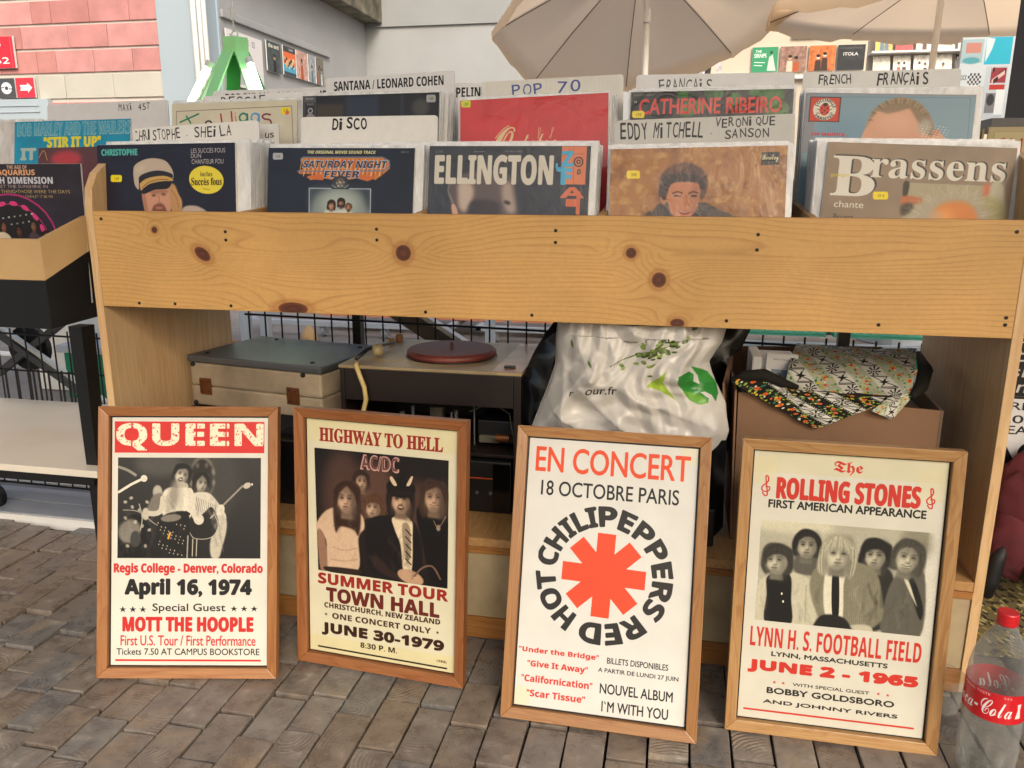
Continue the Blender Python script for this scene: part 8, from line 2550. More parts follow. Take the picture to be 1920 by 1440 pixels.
def crate(x0, y0, z0, x1, y1, z1, m, label, n=8):
    t = thing('slotted_crate', label, 'crate', ((x0+x1)/2, y0, z0)); wbox('base', m, t, (x0, y0, z0, x1, y1, z0+.01), 0)
    for z in (z0+.012, z1-.015): wbox('rim', m, t, (x0, y0, z, x1, y1, z+.012), .001) if z < z1-.02 else wbox('rim', m, t, (x0, y0, z, x1, y0+.01, z+.014), .001)
    b = MB()
    for i in range(n+1): x = x0+(x1-x0-.012)*i/n; b.box(x, y0+.001, z0+.012, x+.012, y0+.009, z1-.012)
    b.build('slats', m, t)['kind'] = 'stuff'; wbox('back', m, t, (x0, y1-.01, z0, x1, y1, z1), 0)
trolley(-1.6, -.2, 3.3, 'pale grey low trolley on casters across the alley, left of the brace'); trolley(-.05, 1.2, 3.35, 'pale grey low trolley on casters across the alley, right of the brace')
for i, (x0, x1) in enumerate(((-1.15, -.55), (-.5, .1), (.15, .75))): crate(x0, 3.5, .09, x1, 3.9, .30, M_orange, ('salmon slotted crate at the left across the alley', 'salmon slotted crate in the middle across the alley', 'salmon slotted crate at the right across the alley')[i], 14)
trolley(1.5, 3.0, 3.1, 'white low trolley across the alley seen behind the cardboard box', .065); 
for i, (x0, x1) in enumerate(((1.5, 2.0), (2.04, 2.6))): crate(x0, 3.2, .12, x1, 3.6, .34, M_green2, ('pale green slotted crate behind the grey fence post', 'pale green slotted crate right of the grey fence post')[i], 12); 
b = MB(); b.box(1.5, 3.05, -.015, 2.9, 3.09, .055); single(b, 'green_box', M_green, 'long dark green box under the white trolley behind the cardboard box', 'box', bevel=.004)
gx = thing('lidded_box', 'green plastic box with a grey lid beyond the left fence', 'box', (-1.4, 1.6, 0)); wbox('body', M_green, gx, (-1.515, 1.6, -.015, -1.2, 1.95, .192), .006); wbox('lid', M_grey, gx, (-1.535, 1.58, .193, -1.18, 1.97, .228), .004)
b = MB(); b.box(-1.75, 1.7, -.015, -1.56, 2.2, .33); single(b, 'white_carton', M_white, 'pale carton beside the green lidded box beyond the left fence', 'carton', bevel=.004)
wf = thing('stall_legs', 'pale blue grey stall frame standing across the alley behind the case', 'stall frame', (-1.35, 2.9, 0))
for x in (-1.40, -1.27): wbox('leg', M_grey, wf, (x, 2.9, -.02, x+.055, 2.95, .35), .002)
wbox('cross_rail', M_grey, wf, (-1.6, 2.91, .352, 2.2, 2.95, .40), .002); wbox('leg', M_grey, wf, (.12, 2.9, -.02, .17, 2.95, .351), .002); b = MB(); b.lathe([(.055, 0), (.05, .05), (.02, .10), (.005, .11)], (-1.05, 3.1, -.02), 20); single(b, 'wooden_block', M_birch, 'small rounded wooden block on the ground across the alley', 'block', sm=True)
# ================================================================ buildings
pinks = ['bb8380', 'b07874', 'c28c89', 'b67e79']; M_bk = [plain('pink_block_%d' % i, c, .75, .10, 5, .15, bscale=40) for i, c in enumerate(pinks)]; M_ck = plain('cream_block', 'b8b6ab', .75, .04, 3, .1, bscale=40); M_mort = plain('white_mortar', 'c2beb7', .85, .03, 6, .1)
bw = thing('block_wall_building', 'pink and cream block wall building across the alley', 'building', (-5.5, 6, 0)); wbox('wall', M_mort, bw, (-9, 6.006, -.02, -3.845, 6.4, 5.2), 0)
rows = [(z, 'p') for z in (.62, .85, 1.084, 1.318, 1.552)]+[(1.795, 'c')]+[(z, 'p') for z in (2.04, 2.27, 2.50, 2.735, 2.97)]; offs = {2.50: (-5.23, -5.01, -4.58, -4.14), 2.27: (-5.38, -4.84, -4.40), 2.04: (-5.23, -5.01, -4.58, -4.15), 1.795: (-5.25, -4.94, -4.39)}; bcache = {}
for z, kd in rows:
    xs = list(offs.get(z, (-5.3+random.random()*.2, -4.95, -4.5, -4.1))); x = xs[0]; left = []
    while x > -7.2: x -= (.44 if kd == 'p' else .5); left.append(x)
    xs = left[::-1]+xs+[-3.845]
    for a, c_ in zip(xs, xs[1:]):
        w_ = round(c_-a-.005, 3); mi = random.randrange(4) if kd == 'p' else 9; key = (w_, mi)
        if key not in bcache: b = MB(); b.box(0, 0, 0, w_, .05, .205 if kd == 'p' else .222); o = b.build('tmp', M_bk[mi] if kd == 'p' else M_ck, bevel=.004); bcache[key] = o.data; o.data.name = 'wall_block'; bpy.data.objects.remove(o)
        o = bpy.data.objects.new('wall_block', bcache[key]); C.objects.link(o); o.parent = bw; o.location = (a+5.5, -.012+random.uniform(-.002, .002), z)
wbox('cladding_column', plain('pale_blue_column', '9dacb5', .6, .02, 1.5, .02), bw, (-3.840, 5.97, -.02, -3.46, 6.4, 5.2), .004)
def pipe(x, r): b = MB(); b.tube([(x, 5.94, 0), (x, 5.94, 5.2)], r, 14); single(b, 'drain_pipe', M_white, 'white vertical pipe %s beside the pale blue column' % {0: 'nearest', 1: 'in the middle', 2: 'furthest'}[len([o for o in bpy.data.objects if o.name.startswith('drain_pipe')])], 'pipe', 'white pipes beside the column', sm=True)
for x, r_ in ((-3.425, .028), (-3.365, .022), (-3.315, .022)): pipe(x, r_)
M_gw = plain('grey_render', '999c9e', .8, .04, 1.6, .08, bscale=30); M_be = plain('beige_boards', 'c2b6a4', .7, .03, 1.2, .04)
sh = thing('record_shop_building', 'grey rendered shop building with album covers on its walls', 'building', (-3.4, 8, 0)); wbox('side_wall', M_gw, sh, (-3.455, 6.42, -.02, -3.44, 10.38, 5.2), 0); wbox('back_wall', M_gw, sh, (-3.44, 10.38, -.02, 9, 10.6, 5.2), 0)
wbox('ledge', M_gw, sh, (-3.4395, 6.42, 2.585, -3.40, 9.0, 2.66), .01); wbox('lintel', plain('grey_lintel', '909395', .8, .04, 2), sh, (-3.44, 10.34, 3.20, 1.3, 10.379, 5.2), .003); M_rc = plain('rough_concrete', '6f6b5c', .95, .35, 5, .8, dirt='2e2b26', bscale=14)
wbox('ceiling_beam', M_rc, sh, (-3.43, 6.3, 3.24, -3.16, 10.33, 3.9), .015); wbox('panelling', M_be, sh, (1.2, 10.345, 0, 8, 10.379, 4.6), .003); wbox('shelf', M_white, sh, (1.2, 10.25, 2.36, 8, 10.344, 2.40), .003)
# signs
def flat_art(name, label, cat, cv, P, th, group=None, m=M_white, rough=.4):     # P: function (u, v, depth) -> point
    t = thing(name, label, cat, P(.5, 0, 0), group); b = MB(); b.hexa([P(0, 0, 0), P(1, 0, 0), P(1, 0, th), P(0, 0, th)], [P(0, 1, 0), P(1, 1, 0), P(1, 1, th), P(0, 1, th)]); b.build('board', m, t, fix=True)
    e = -.0015; b = MB(); b.quad(P(.004, .004, e), P(.996, .004, e), P(.996, .996, e), P(.004, .996, e)); b.build('print', artmat('print_'+name, cv, rough), t); return t
def yz(x0, x1, y, z0, z1, tilt=0): return lambda u, v, d: (x0+(x1-x0)*u, y+d+tilt*v, z0+(z1-z0)*v)
c = Cv(300, 200, 'c03040'); c.text('AGDS', .3, .12, .78, .32, 'f0e8e8', style='serif'); c.text('54 262', .1, .66, .9, .86, 'f4ecec', bold=.02, style='serif'); c.line([(.95, .02), (.95, .98)], 'd86070', .01)
flat_art('shop_sign', 'red sign with white numbers ending in 262 on the block wall', 'sign', c, yz(-6.1, -5.45, 5.95, 2.09, 2.39), .02)
c = Cv(160, 150, '4a4b50'); c.ell(.5, .5, .3, .3, 'e8e8ea'); c.ell(.5, .5, .1, .1, '4a4b50'); c.line([(.1, .5), (.35, .46)], '4a4b50', .05); c.line([(.65, .54), (.9, .55)], '4a4b50', .05); flat_art('disc_sign', 'dark grey sign with a white record symbol under the red sign', 'sign', c, yz(-5.70, -5.49, 5.95, 1.805, 1.995), .015)
c = Cv(160, 150, 'c8394a'); c.poly([(.2, .36), (.62, .36), (.62, .24), (.88, .5), (.62, .76), (.62, .64), (.2, .64), (.26, .5)], 'f2ecec'); flat_art('arrow_sign', 'small red sign with a white arrow pointing right', 'sign', c, yz(-5.48, -5.265, 5.95, 1.805, 1.995), .015)
dr = thing('shutter', 'pale blue panelled shutter below the small signs', 'shutter', (-6, 5.9, 0)); wbox('panel', plain('pale_blue_shutter', 'a4b2ba', .5, .02, 2), dr, (-7.5, 5.93, 0, -5.12, 5.99, 1.79), .004)
for z in (1.55, 1.66, 1.72): wbox('moulding', M_grey, dr, (-7.5, 5.92, z, -5.22, 5.929, z+.012), .002)
c = Cv(160, 60, 'd06058'); c.text('VOIR ICI', .1, .15, .9, .4, 'f4e8e4', bold=.02); c.text('et la', .5, .6, .9, .85, 'f4e8e4'); flat_art('notice', 'small red notice low on the pale blue shutter', 'notice', c, yz(-5.75, -5.33, 5.90, 1.16, 1.30), .01)
# album covers on the shop walls
def mini(seed, bgc, figs=2, title=None, tc='e8e4d8'):
    r_ = random.Random(seed); c = Cv(180, 180, bgc); c.noise(.25, 20, seed)
    for i in range(figs): x = .25+.5*(i+.5)/figs+r_.uniform(-.05, .05); y = r_.uniform(.35, .5); k = r_.choice(['1c1a1e', '3a2c26', 'c9b8a4', 'a5502c', '50687a']); c.poly([(x-.13, 1), (x-.1, y+.12), (x+.1, y+.12), (x+.13, 1)], k, 2); c.ell(x, y, .07, .085, r_.choice(['c49a7c', '8a6248', 'd8c8b4']), 0, 1); c.ell(x, y-.05, .08, .06, '1e1814', 0, 1)
    for i in range(10): c.line([(r_.random(), r_.random()), (r_.random(), r_.random())], r_.choice(['e8e8e8', '202020', bgc]), .006, .3)
    if title: c.text(title, .12, .06, .88, .2, tc, bold=.03)
    return c
def xwall(y0, y1, z0, z1): return lambda u, v, d: (-3.40-d*1-.0, y0+(y1-y0)*u, z0+(z1-z0)*v)
for i, (y0, y1, z0, z1, c, lb) in enumerate([(6.45, 7.18, 1.95, 2.49, None, 'white album poster lettered THE CURE on the grey side wall'), (7.28, 7.60, 2.20, 2.52, mini(2, '3f4a4c', 1, 'the end'), 'dark green album cover next to the THE CURE poster'), (7.67, 7.98, 2.21, 2.53, mini(3, 'd0683a', 0, 'tapes', 'f0e0d0'), 'orange and blue striped album cover on the side wall'), (8.0, 8.30, 2.21, 2.53, mini(4, 'b9948a', 1), 'pinkish album cover with one standing figure on the side wall'), (8.32, 8.52, 2.21, 2.53, mini(5, '8f969c', 1), 'pale grey album cover on the side wall'), (8.54, 8.76, 2.21, 2.53, mini(6, '6a665c', 3), 'grey album cover with three figures, furthest on the side wall')]):
    if c is None:
        c = Cv(260, 200, 'd2d0d2'); c.text('THE CURE', .08, .08, .62, .18, '4a4a50'); c.rect(.08, .3, .55, .95, 'a9a9ac'); c.ell(.3, .5, .1, .12, '5a5a5e', 0, 3); c.ell(.42, .6, .08, .1, 'e4e4e4', 0, 3); c.text('03', .7, .08, .78, .2, '4a4a50')
    if i == 2:
        c = Cv(180, 180, 'd8693a'); c.rect(0, 0, 1, .2, '3a3c44'); c.rect(0, .62, 1, .88, '4a9fc0'); c.rect(0, .88, 1, 1, '2f4250'); c.text('tapes', .45, .05, .8, .15, 'd8d8d8')
        for j in range(26): c.ell(.1+(j*.31) % .8, .42+(j*.17) % .3, .07, .05, ('c9a878', '3a2c24', 'e0c8a0')[j % 3], j, 1)
    flat_art('wall_album', lb, 'album cover', c, xwall(y0, y1, z0, z1), .01, 'album covers on the grey side wall')
for x0, x1, z0, z1, c, lb in ((2.01, 2.34, 2.455, 2.77, None, 'green album cover with white lettering on the beige wall'), (2.37, 2.70, 2.455, 2.77, mini(12, '8a6a5e', 2), 'brown album cover with two riders on the beige wall'), (2.73, 3.06, 2.455, 2.77, mini(13, 'c06a3a', 2), 'orange album cover on the beige wall'), (3.08, 3.42, 2.455, 2.77, None, 'black album cover lettered ITOLA on the beige wall'), (1.33, 1.63, 2.42, 2.74, mini(15, 'b4aeb0', 3), 'pale collage album cover just below the umbrella'), (1.66, 1.98, 2.80, 3.11, mini(16, '9a4a48', 2), 'reddish album cover half hidden by the umbrella'), (2.50, 2.84, 2.86, 3.18, mini(17, '6a6258', 3), 'dark album cover half hidden by the second umbrella')):
    if c is None and x0 < 3: c = Cv(180, 180, '2f8a62'); c.text('THE', .12, .12, .36, .22, 'dfe8e0', bold=.02); c.text('SIRNPS', .08, .26, .55, .42, 'dfe8e0', bold=.03); c.poly([(.6, .95), (.66, .4), (.8, .3), (.84, .5), (.95, .95)], 'b8c4bc', 1); c.ell(.74, .22, .05, .06, '3a2a24'); c.line([(.1, .6), (.5, .62)], 'dfe8e0', .03); c.line([(.1, .72), (.4, .74)], 'dfe8e0', .03)
    elif c is None: c = Cv(180, 180, '2c2e32'); c.noise(.3, 30, 3); c.text('ITOLA', .22, .3, .75, .42, 'd8d8d8', bold=.03); c.rect(.1, .1, .9, .16, '5a5c60', 3, .6)
    flat_art('wall_album', lb, 'album cover', c, yz(x0, x1, 10.31, z0, z1), .012, 'album covers on the beige wall')
# magazine racks
r2 = random.Random(21); rk = thing('magazine_rack', 'tiered wall rack of magazines behind the second umbrella pole', 'rack', (3.5, 8.1, 1.9)); wbox('back_panel', M_be, rk, (3.05, 8.25, 1.5, 4.1, 8.28, 2.75), .002)
for z in (2.06, 2.34): wbox('tier', M_white, rk, (3.05, 8.05, z-.02, 4.1, 8.249, z), .002)
cols = ['c9c4b8', 'b0552e', '8f8f93', 'd8d4cc', '5b6a74', 'c2a24a', 'e0dcd6', '3a3a3e', 'a83a3c', 'cfcac0', '6f7f8a', 'd0c8b8', '2e3034', 'b8a890']
wd = ['second', 'third', 'fourth', 'fifth']
for j, z in enumerate((2.065, 2.345)):
    for i in range(5):
        x = 3.09+i*.2; cc = cols[(i*3+j*5) % 14]; flat_art('magazine', ('lower' if j == 0 else 'upper')+' tier magazine, '+(('leftmost', *wd)[i])+' in the wall rack behind the umbrella pole', 'magazine', mini(30+i+j*7, cc, r2.choice([0, 1, 2]), r2.choice(['vogue', 'rock', None, 'jazz']), 'e8e4dc'), yz(x, x+.17, 8.10, z, z+.24, .06), .006, 'magazines in the wall rack')
# poster boards, dark shelves at the right edge
c = Cv(300, 430, 'cfd8dc'); c.rect(.44, 0, .92, .32, '2fb4cf'); c.poly([(.44, 0), (.6, .02), (.56, .14), (.46, .3)], 'dfe6ea', 2); c.rect(0, .02, .4, .30, 'a9c0c6'); c.rect(.08, .06, .36, .18, 'c98a7c'); c.ell(.2, .27, .16, .04, '5aa4b0', 0, 2)
for i in range(7):
    for j in range(6): c.rect(.18+i*.035, .42+j*.03, .215+i*.035, .45+j*.03, '44474c' if (i+j) % 2 else 'd8dadc')
c.text('ROCK', .02, .44, .16, .5, '55575c', bold=.02); c.rect(.02, .56, .4, .9, 'd9dde0'); c.rect(.5, .34, .9, .97, 'c2cad0'); c.rect(.6, .36, .88, .54, '9a3a44'); c.rect(.6, .56, .88, .62, 'c03a34'); c.rect(.56, .66, .74, .90, '7f8084'); c.ell(.65, .74, .07, .07, '3a3a3e', 0, 2); c.rect(.74, .62, .9, .92, 'e6ebec')
for i in range(24): c.ell(.62+(i*.13) % .24, .38+(i*.07) % .15, .012, .03, ('e0c0b8', '3a2024')[i % 2])
flat_art('poster_board', 'pale board covered in small posters and a cyan sheet at the right', 'poster board', c, yz(2.45, 2.69, 3.0, 1.24, 1.625), .02, rough=.5)
dk = thing('shop_shelving', 'dark shelving with hi-fi units at the right edge', 'shelving', (2.2, 1.3, 0)); M_dk = plain('dark_shelf', '3b3638', .6, .1, 6)
wbox('back_panel', M_dk, dk, (2.17, 1.46, 0, 3.2, 1.48, 1.62), 0)
for z in (1.12, 1.235, 1.36, 1.47): wbox('shelf', M_dk if z > 1.13 else M_white, dk, (2.172, 1.22, z-.006, 3.2, 1.459, z), .001)
wbox('upright', M_dk, dk, (2.155, 1.215, 1.114, 2.170, 1.46, 1.6), .001); wbox('lower_panel', plain('grey_counter', '6a6765', .5), dk, (2.03, 1.19, 1.075, 3.2, 1.3, 1.113), .002)
for i, (x0, x1, z0, z1, c_, lb) in enumerate(((2.175, 2.5, 1.2365, 1.29, '8d8d90', 'silver hi-fi unit on the dark shelf, the lower'), (2.175, 2.5, 1.361, 1.395, '4c4e54', 'dark hi-fi unit above the silver one'))): 
    t = thing('hifi_unit', lb, 'hi-fi unit', (x0, 1.25, z0)); wbox('body', plain('hifi_%d' % i, c_, .35, .05, 9, metal=.4), t, (x0, 1.25, z0, x1, 1.44, z1), .002)
    for k in range(3): b = MB(); b.lathe([(.008, 0), (.008, .006)], n=14, M=Matrix.Translation((x0+.03+k*.03, 1.2495, (z0+z1)/2)) @ Matrix.Rotation(R(90), 4, 'X')); b.build('knob', M_white, t)
b = MB(); b.box(2.175, 1.26, 1.1205, 2.19, 1.39, 1.21); b.box(2.195, 1.26, 1.1205, 2.3, 1.39, 1.19); single(b, 'cassette_stack', plain('maroon_cases', '5a2230', .4), 'maroon cases stacked on the dark shelf at the right edge', 'cases', bevel=.002)
c = Cv(240, 300, 'bfae84'); c.rect(.06, .05, .68, .95, 'b4a87c'); c.rect(.08, .06, .66, .94, 'c9bb8e'); c.text("GN'R", .1, .12, .6, .42, 'b8342c', bold=.01); c.rect(.6, .3, 1, .72, 'b8302c'); c.rect(.6, .72, 1, 1, '201e22')
flat_art('paper_poster', "beige paper poster lettered GN'R in red beside the stand", 'poster', c, yz(1.905, 2.10, .82, .86, 1.062), .004, m=M_birch)
b = MB(); 
for k in range(4): b.box(1.868+k*.009, .83, .80, 1.873+k*.009, 1.1, 1.05+.003*k)
single(b, 'paper_roll_stack', plain('kraft', 'b5a27c', .8), "beige paper sleeves filed left of the GN'R poster", 'paper sleeves')
# rack of posters right of the stand
rp = thing('poster_rack', 'dark rack holding band posters right of the stand', 'rack', (1.85, .2, 0)); wbox('back_panel', M_dk, rp, (1.742, .16, 0, 2.15, .17, .72), 0); wbox('rail', M_white, rp, (1.742, .145, .188, 2.15, .159, .196), .001)
c = Cv(300, 150, '201d20'); 
for i, s_ in enumerate(('of special', 'instant', 'banshees', 'december')): c.text(s_, -.16, .28+i*.18, .6, .42+i*.18, 'c4c0bc', bold=.02, shear=.25)
c.rect(0, 0, 1, .2, 'b8b4b8'); flat_art('band_poster', 'black poster with slanted white lettering right of the stand', 'poster', c, yz(1.745, 1.98, .15, .535, .70), .003)
c = Cv(300, 240, 'cfcfd0'); c.text('S PRESENTS', -.0, .04, .72, .15, '1c1c1e', bold=.01); c.text('20°° ', .12, .22, .42, .34, '1c1c1e', bold=.01); c.text('THEATRE', .0, .38, .55, .5, '1c1c1e', bold=.01); c.text('AC/', -.06, .58, .7, .95, '1c1c1e', bold=.08, style='sansb')
flat_art('band_poster', 'white poster with bold black AC lettering right of the stand', 'poster', c, yz(1.745, 1.98, .148, .395, .530), .003)
c = Cv(300, 200, 'cfcfd0'); c.text('BAND', -.1, .06, .8, .6, '1c1c1e', bold=.08, style='sansb'); flat_art('band_poster', 'white poster with the letters BA partly under the maroon jacket', 'poster', c, yz(1.745, 1.98, .147, .30, .39), .003)
c = Cv(300, 200, 'a5512c'); c.noise(.4, 40, 4); c.line([(.1, .2), (.3, .5), (.2, .9), (.5, .8)], 'd8a83a', .05, sm=True); c.line([(.6, .1), (.8, .5), (.7, .9)], 'd8a83a', .05, sm=True); flat_art('band_poster', 'orange poster with yellow swirls above the white rail', 'poster', c, yz(1.745, 1.98, .146, .20, .295), .003)
c = Cv(400, 300, '5a5036'); rr_ = random.Random(2)
for i in range(900): x, y = rr_.random(), rr_.random(); c.line([(x, y), (x+.02, y+rr_.uniform(.01, .03))], rr_.choice(['1c1a18', '1c1a18', '1c1a18', '9a9068', '6a6038', '8a7a40']), .011)
flat_art('band_poster', 'black and yellow crowd pattern poster behind the bottle', 'poster', c, yz(1.745, 2.1, .144, .0, .185), .003)
M_mar = plain('maroon_fleece', '5a2028', .9, .12, 30, .3); b = MB()
lump(b, (1.86, .10, .345), (.085, .04, .10), 5, .35, 40, 26); lump(b, (1.815, .09, .275), (.055, .035, .07), 8, .3, 30, 20); single(b, 'fleece_jacket', M_mar, 'maroon fleece jacket hanging in folds right of the stand', 'jacket', sm=True)
b = MB(); lump(b, (1.885, .07, .24), (.07, .04, .055), 3, .25, 30, 20); b.tube([(1.785, .07, .27), (1.775, .07, .24), (1.770, .07, .20), (1.765, .072, .165)], [.010, .014, .015, .012], 10); single(b, 'rucksack', plain('black_nylon', '0c0c0f', .6, .1, 30, .3), 'black rucksack and strap below the maroon jacket', 'rucksack', sm=True)
# ================================================================ umbrellas
def clothmat(name, c):
    m, nt, P, N, L = newmat(name); v = coords(nt); P.inputs['Base Color'].default_value = (*srgb(c), 1); P.inputs['Roughness'].default_value = .9; out = nt.nodes['Material Output']; tl = N('ShaderNodeBsdfTranslucent'); tl.inputs[0].default_value = (*srgb(c), 1); mx = N('ShaderNodeMixShader'); mx.inputs[0].default_value = .62; L(P.outputs[0], mx.inputs[1]); L(tl.outputs[0], mx.inputs[2]); L(mx.outputs[0], out.inputs[0]); L(bump(nt, noise(nt, mapping(nt, v, (4, 4, 1)), 3, 3), .5, .02), P.inputs['Normal']); return m
M_can = clothmat('beige_canopy_cloth', 'ead2b4')
def umbrella(label, Cc, Rd, hgt, tiltx, tilty, a0, pole_top, foot, knuckle):
    t = thing('umbrella', label, 'umbrella', (foot[0], foot[1], 0), 'beige market umbrellas'); t['_b'] = (0, 0, 0); t.location = (0, 0, 0); M = Matrix.Translation(Cc) @ Matrix.Rotation(R(tiltx), 4, 'X') @ Matrix.Rotation(R(tilty), 4, 'Y')
    def P(a, r): # r 0..1 along rib
        k = math.cos(R(22.5))/math.cos(R((a % 45)-22.5)); k = 1+(k-1)*1.0; rad = Rd*r*k; sag = .035*math.sin(math.pi*r)*(1-abs((a % 45)/22.5-1))*-1; z = hgt*(1-r**1.25)+sag; return M @ Vector((rad*math.cos(R(a+a0)), rad*math.sin(R(a+a0)), z))
    for k in range(8):
        b = MB(); n0 = len(b.v); nu, nv = 8, 12
        for j in range(nv+2):
            for i in range(nu+1):
                a = k*45+45*i/nu; r = min(1, max(.02, j/nv)); aa = a if i < nu else a-1e-4; p = P(aa, r)
                if j == nv+1: sc_ = 1-abs(i/nu*2-1)**2; p = p+(M.to_3x3() @ Vector((0, 0, -.045-.035*sc_+.01*math.sin(i*2.1))))+(M.to_3x3() @ Vector((math.cos(R(a+a0)), math.sin(R(a+a0)), 0)))*.004
                b.v.append(tuple(p))
        for j in range(nv+1):
            for i in range(nu): q = n0+j*(nu+1)+i; b.face((q, q+1, q+nu+2, q+nu+1))
        b.build('canopy_panel', M_can, t, local=True, sm=True)
        b = MB(); b.tube([P(k*45+.01, r)-Vector((0, 0, .012)) for r in (.02, .3, .6, .8, 1.0)], .0030, 6); b.build('rib', plain('dark_rib', '4a4038', .5) if k == 0 and 'M_rib' not in globals() else M_rib0, t, local=True)
    b = MB(); ap = M @ Vector((0, 0, hgt)); b.tube([foot, knuckle], .019, 16); b.build('pole', M_white, t, local=True, sm=True); b = MB(); b.tube([knuckle, ap], .015, 14); b.build('upper_pole', M_white, t, local=True, sm=True); b = MB(); b.tube([Vector(knuckle)-Vector((0, 0, .05)), Vector(knuckle)+Vector((0, 0, .03))], .024, 14); b.build('knuckle', M_white, t, local=True)
    b = MB(); b.lathe([(.22, 0), (.2, .06), (.05, .1)], (foot[0], foot[1], -.015), 24); b.build('base', M_grey, t, local=True); return t
M_rib0 = plain('dark_rib_wire', '6a5c50', .5)
umbrella('large beige umbrella leaning back, its whole underside showing', (.93, 4.05, 2.02), 1.02, .36, -17, -13, 12, None, (.915, 4.0, -.015), (.905, 4.0, 1.98))
umbrella('second beige umbrella at the right with a drooping valance', (2.72, 4.0, 1.93), 1.16, .30, 4, 2, 20, None, (2.55, 4.0, -.015), (2.60, 4.0, 2.1))
# ================================================================ hanging green lamp
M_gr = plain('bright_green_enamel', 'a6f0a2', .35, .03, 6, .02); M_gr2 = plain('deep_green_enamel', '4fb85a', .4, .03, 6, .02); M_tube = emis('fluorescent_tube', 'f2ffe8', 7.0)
LC = Vector((-.505, 1.5, 1.0)); lp = thing('hanging_lamp', 'bright green hanging lamp with splayed fluorescent tubes', 'lamp', tuple(LC))
b = MB(); b.lathe([(.052, 0), (.052, .055), (.048, .056)], (LC.x, LC.y, 1.402), 6); b.build('collar', M_gr, lp)
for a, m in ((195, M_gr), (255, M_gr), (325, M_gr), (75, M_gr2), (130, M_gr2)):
    d = Vector((math.cos(R(a)), math.sin(R(a)), 0)); s_ = Vector((-d.y, d.x, 0)); p0 = LC+d*.035+Vector((0, 0, .41)); p1 = LC+d*.30+Vector((0, 0, -.04)); w0, w1 = .026, .026; th = d*.006+Vector((0, 0, .004)); b = MB(); b.hexa([p1-s_*w1, p1+s_*w1, p1+s_*w1+th, p1-s_*w1+th], [p0-s_*w0, p0+s_*w0, p0+s_*w0+th, p0-s_*w0+th]); leg = b.build('arm', m, lp, fix=True)
    if a in (195, 325, 130):
        q0 = p0.lerp(p1, .14)+d*.034+Vector((0, 0, .012)); q1 = p0.lerp(p1, .97)+d*.034+Vector((0, 0, .012)); b = MB(); b.tube([q0, q1], .013, 14); b.build('fluorescent_tube', M_tube, leg); b = MB(); b.tube([q0-(q1-q0).normalized()*.018, q0+(q1-q0).normalized()*.006], .0145, 12); b.build('socket', M_white, leg)
b = MB(); b.tube([LC+Vector((.012*math.cos(t), 0, .472+.012*math.sin(t))) for t in np.linspace(0, 6.28, 14)], .003, 6); b.build('ring', M_white, lp, sm=True); b = MB(); b.tube([LC+Vector((0, 0, .483)), LC+Vector((-.004, 0, .52)), LC+Vector((-.003, 0, .70)), LC+Vector((0, 0, 1.6))], .0035, 8); b.build('cord', M_white, lp, sm=True); b = MB(); b.tube([LC+Vector((-.003, 0, .52)), LC+Vector((-.003, 0, .56))], .010, 10); b.build('connector', M_white, lp)
b = MB(); b.lathe([(.16, 0), (.14, .04), (.02, .06)], (-1.22, 7.0, 2.99), 28); single(b, 'ceiling_lamp', emis('lamp_glow', 'ffffff', 2.0), 'round white lamp just under the top edge of the picture', 'lamp', sm=True)
# ================================================================ bottle
def clearmat(name, c, tr=.8, rough=.05):
    m, nt, P, N, L = newmat(name); out = nt.nodes['Material Output']; P.inputs['Base Color'].default_value = (*srgb(c), 1); P.inputs['Roughness'].default_value = rough; P.inputs['Specular IOR Level'].default_value = 1.0; fr = N('ShaderNodeLayerWeight'); fr.inputs[0].default_value = .35; mr = N('ShaderNodeMapRange'); mr.inputs[3].default_value = 1-tr; mr.inputs[4].default_value = .8; L(fr.outputs['Facing'], mr.inputs[0]); T_ = N('ShaderNodeBsdfTransparent'); T_.inputs[0].default_value = (.93, .94, .93, 1); mx = N('ShaderNodeMixShader'); L(mr.outputs[0], mx.inputs[0]); L(T_.outputs[0], mx.inputs[1]); L(P.outputs[0], mx.inputs[2]); L(mx.outputs[0], out.inputs[0]); return m
M_pet = clearmat('clear_bottle_plastic', 'a4a6a4', .915); bt = thing('plastic_bottle', 'empty clear plastic cola bottle with red cap and red label on the paving', 'bottle', (1.684, -.225, 0))
def petal(mb, prof, c, n=60):
    b0 = len(mb.v)
    for r, z, pk in prof:
        for k in range(n): t = 2*math.pi*k/n; rr2 = r*(1-pk*.30*max(0, math.cos(5*t))**2); mb.v.append((c[0]+rr2*math.cos(t), c[1]+rr2*math.sin(t), c[2]+z))
    for i in range(len(prof)-1):
        for k in range(n): mb.face((b0+i*n+k, b0+i*n+(k+1) % n, b0+(i+1)*n+(k+1) % n, b0+(i+1)*n+k))
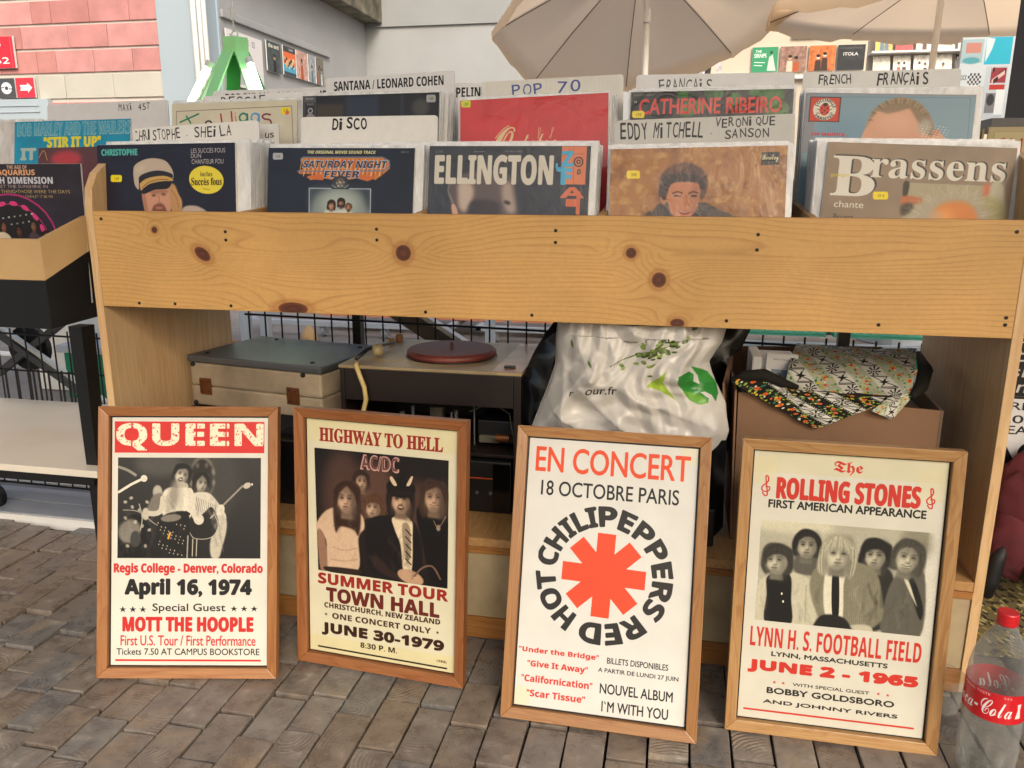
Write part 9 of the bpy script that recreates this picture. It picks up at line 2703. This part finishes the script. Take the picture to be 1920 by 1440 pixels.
BC = (1.684, -.225, 0); b = MB(); petal(b, [(.006, .012, 0), (.020, .008, .6), (.034, .001, 1), (.041, .012, 1), (.044, .03, .8), (.0455, .055, .4), (.0455, .07, .1), (.0435, .078, 0), (.0445, .09, 0), (.0450, .105, 0), (.0450, .165, 0), (.0455, .18, 0), (.0445, .20, 0), (.040, .225, 0), (.031, .25, 0), (.021, .268, 0), (.0145, .280, 0), (.0130, .290, 0)], BC); b.build('body', M_pet, bt, sm=True)
M_red = plain('red_cap', 'c01f26', .35, .04, 20, .05); b = MB(); b.lathe([(.0155, 0), (.0158, .003), (.0158, .019), (.0145, .021), (.001, .0212)], (BC[0], BC[1], .283), 32); b.build('cap', M_red, bt, fix=True); b = MB(); b.lathe([(.0175, 0), (.0175, .002), (.0135, .0022)], (BC[0], BC[1], .2785), 28); b.build('neck_ring', M_pet, bt)
bt.scale = (.94, .94, .94); lb_ = Cv(1100, 260, 'c22027'); lb_.text('Coca-Cola', .06, .26, .42, .80, 'ece8e6', bold=.0, style='script'); lb_.text('ORIGINAL TASTE', .10, .06, .30, .14, 'e0c8c8', bold=.02); lb_.text('1.5 L', .37, .07, .41, .13, 'e0c8c8', bold=.02); lb_.poly([(.445, .3), (.47, .3), (.465, .5), (.475, .8), (.44, .8), (.45, .5)], 'd8d4d2', 1); lb_.text('Coca-Cola', .56, .26, .92, .80, 'ece8e6', style='script')
b = MB(); n = 60
for k in range(n):
    t0 = R(131)+2*math.pi*k/n; t1 = R(131)+2*math.pi*(k+1)/n; r_ = .0462; q = lambda t, z: (BC[0]+r_*math.cos(t), BC[1]+r_*math.sin(t), z); b.quad(q(t0, .128), q(t1, .128), q(t1, .180), q(t0, .180), ((k/n, 0), ((k+1)/n, 0), ((k+1)/n, 1), (k/n, 1)))
b.build('label', artmat('bottle_label', lb_, .35, .3), bt)
b = MB(); b.lathe([(.026, .0), (.030, .004), (.034, .05), (.034, .07)], (1.670, -.055, .0), 28, caps=False); b.lathe([(.026, .002), (.001, .002)], (1.670, -.055, 0), 28, caps=False); single(b, 'plastic_cup', M_pet, 'small clear plastic cup on the paving behind the bottle', 'cup', sm=True)
for o in bpy.data.objects:
    if '_b' in o: del o['_b']
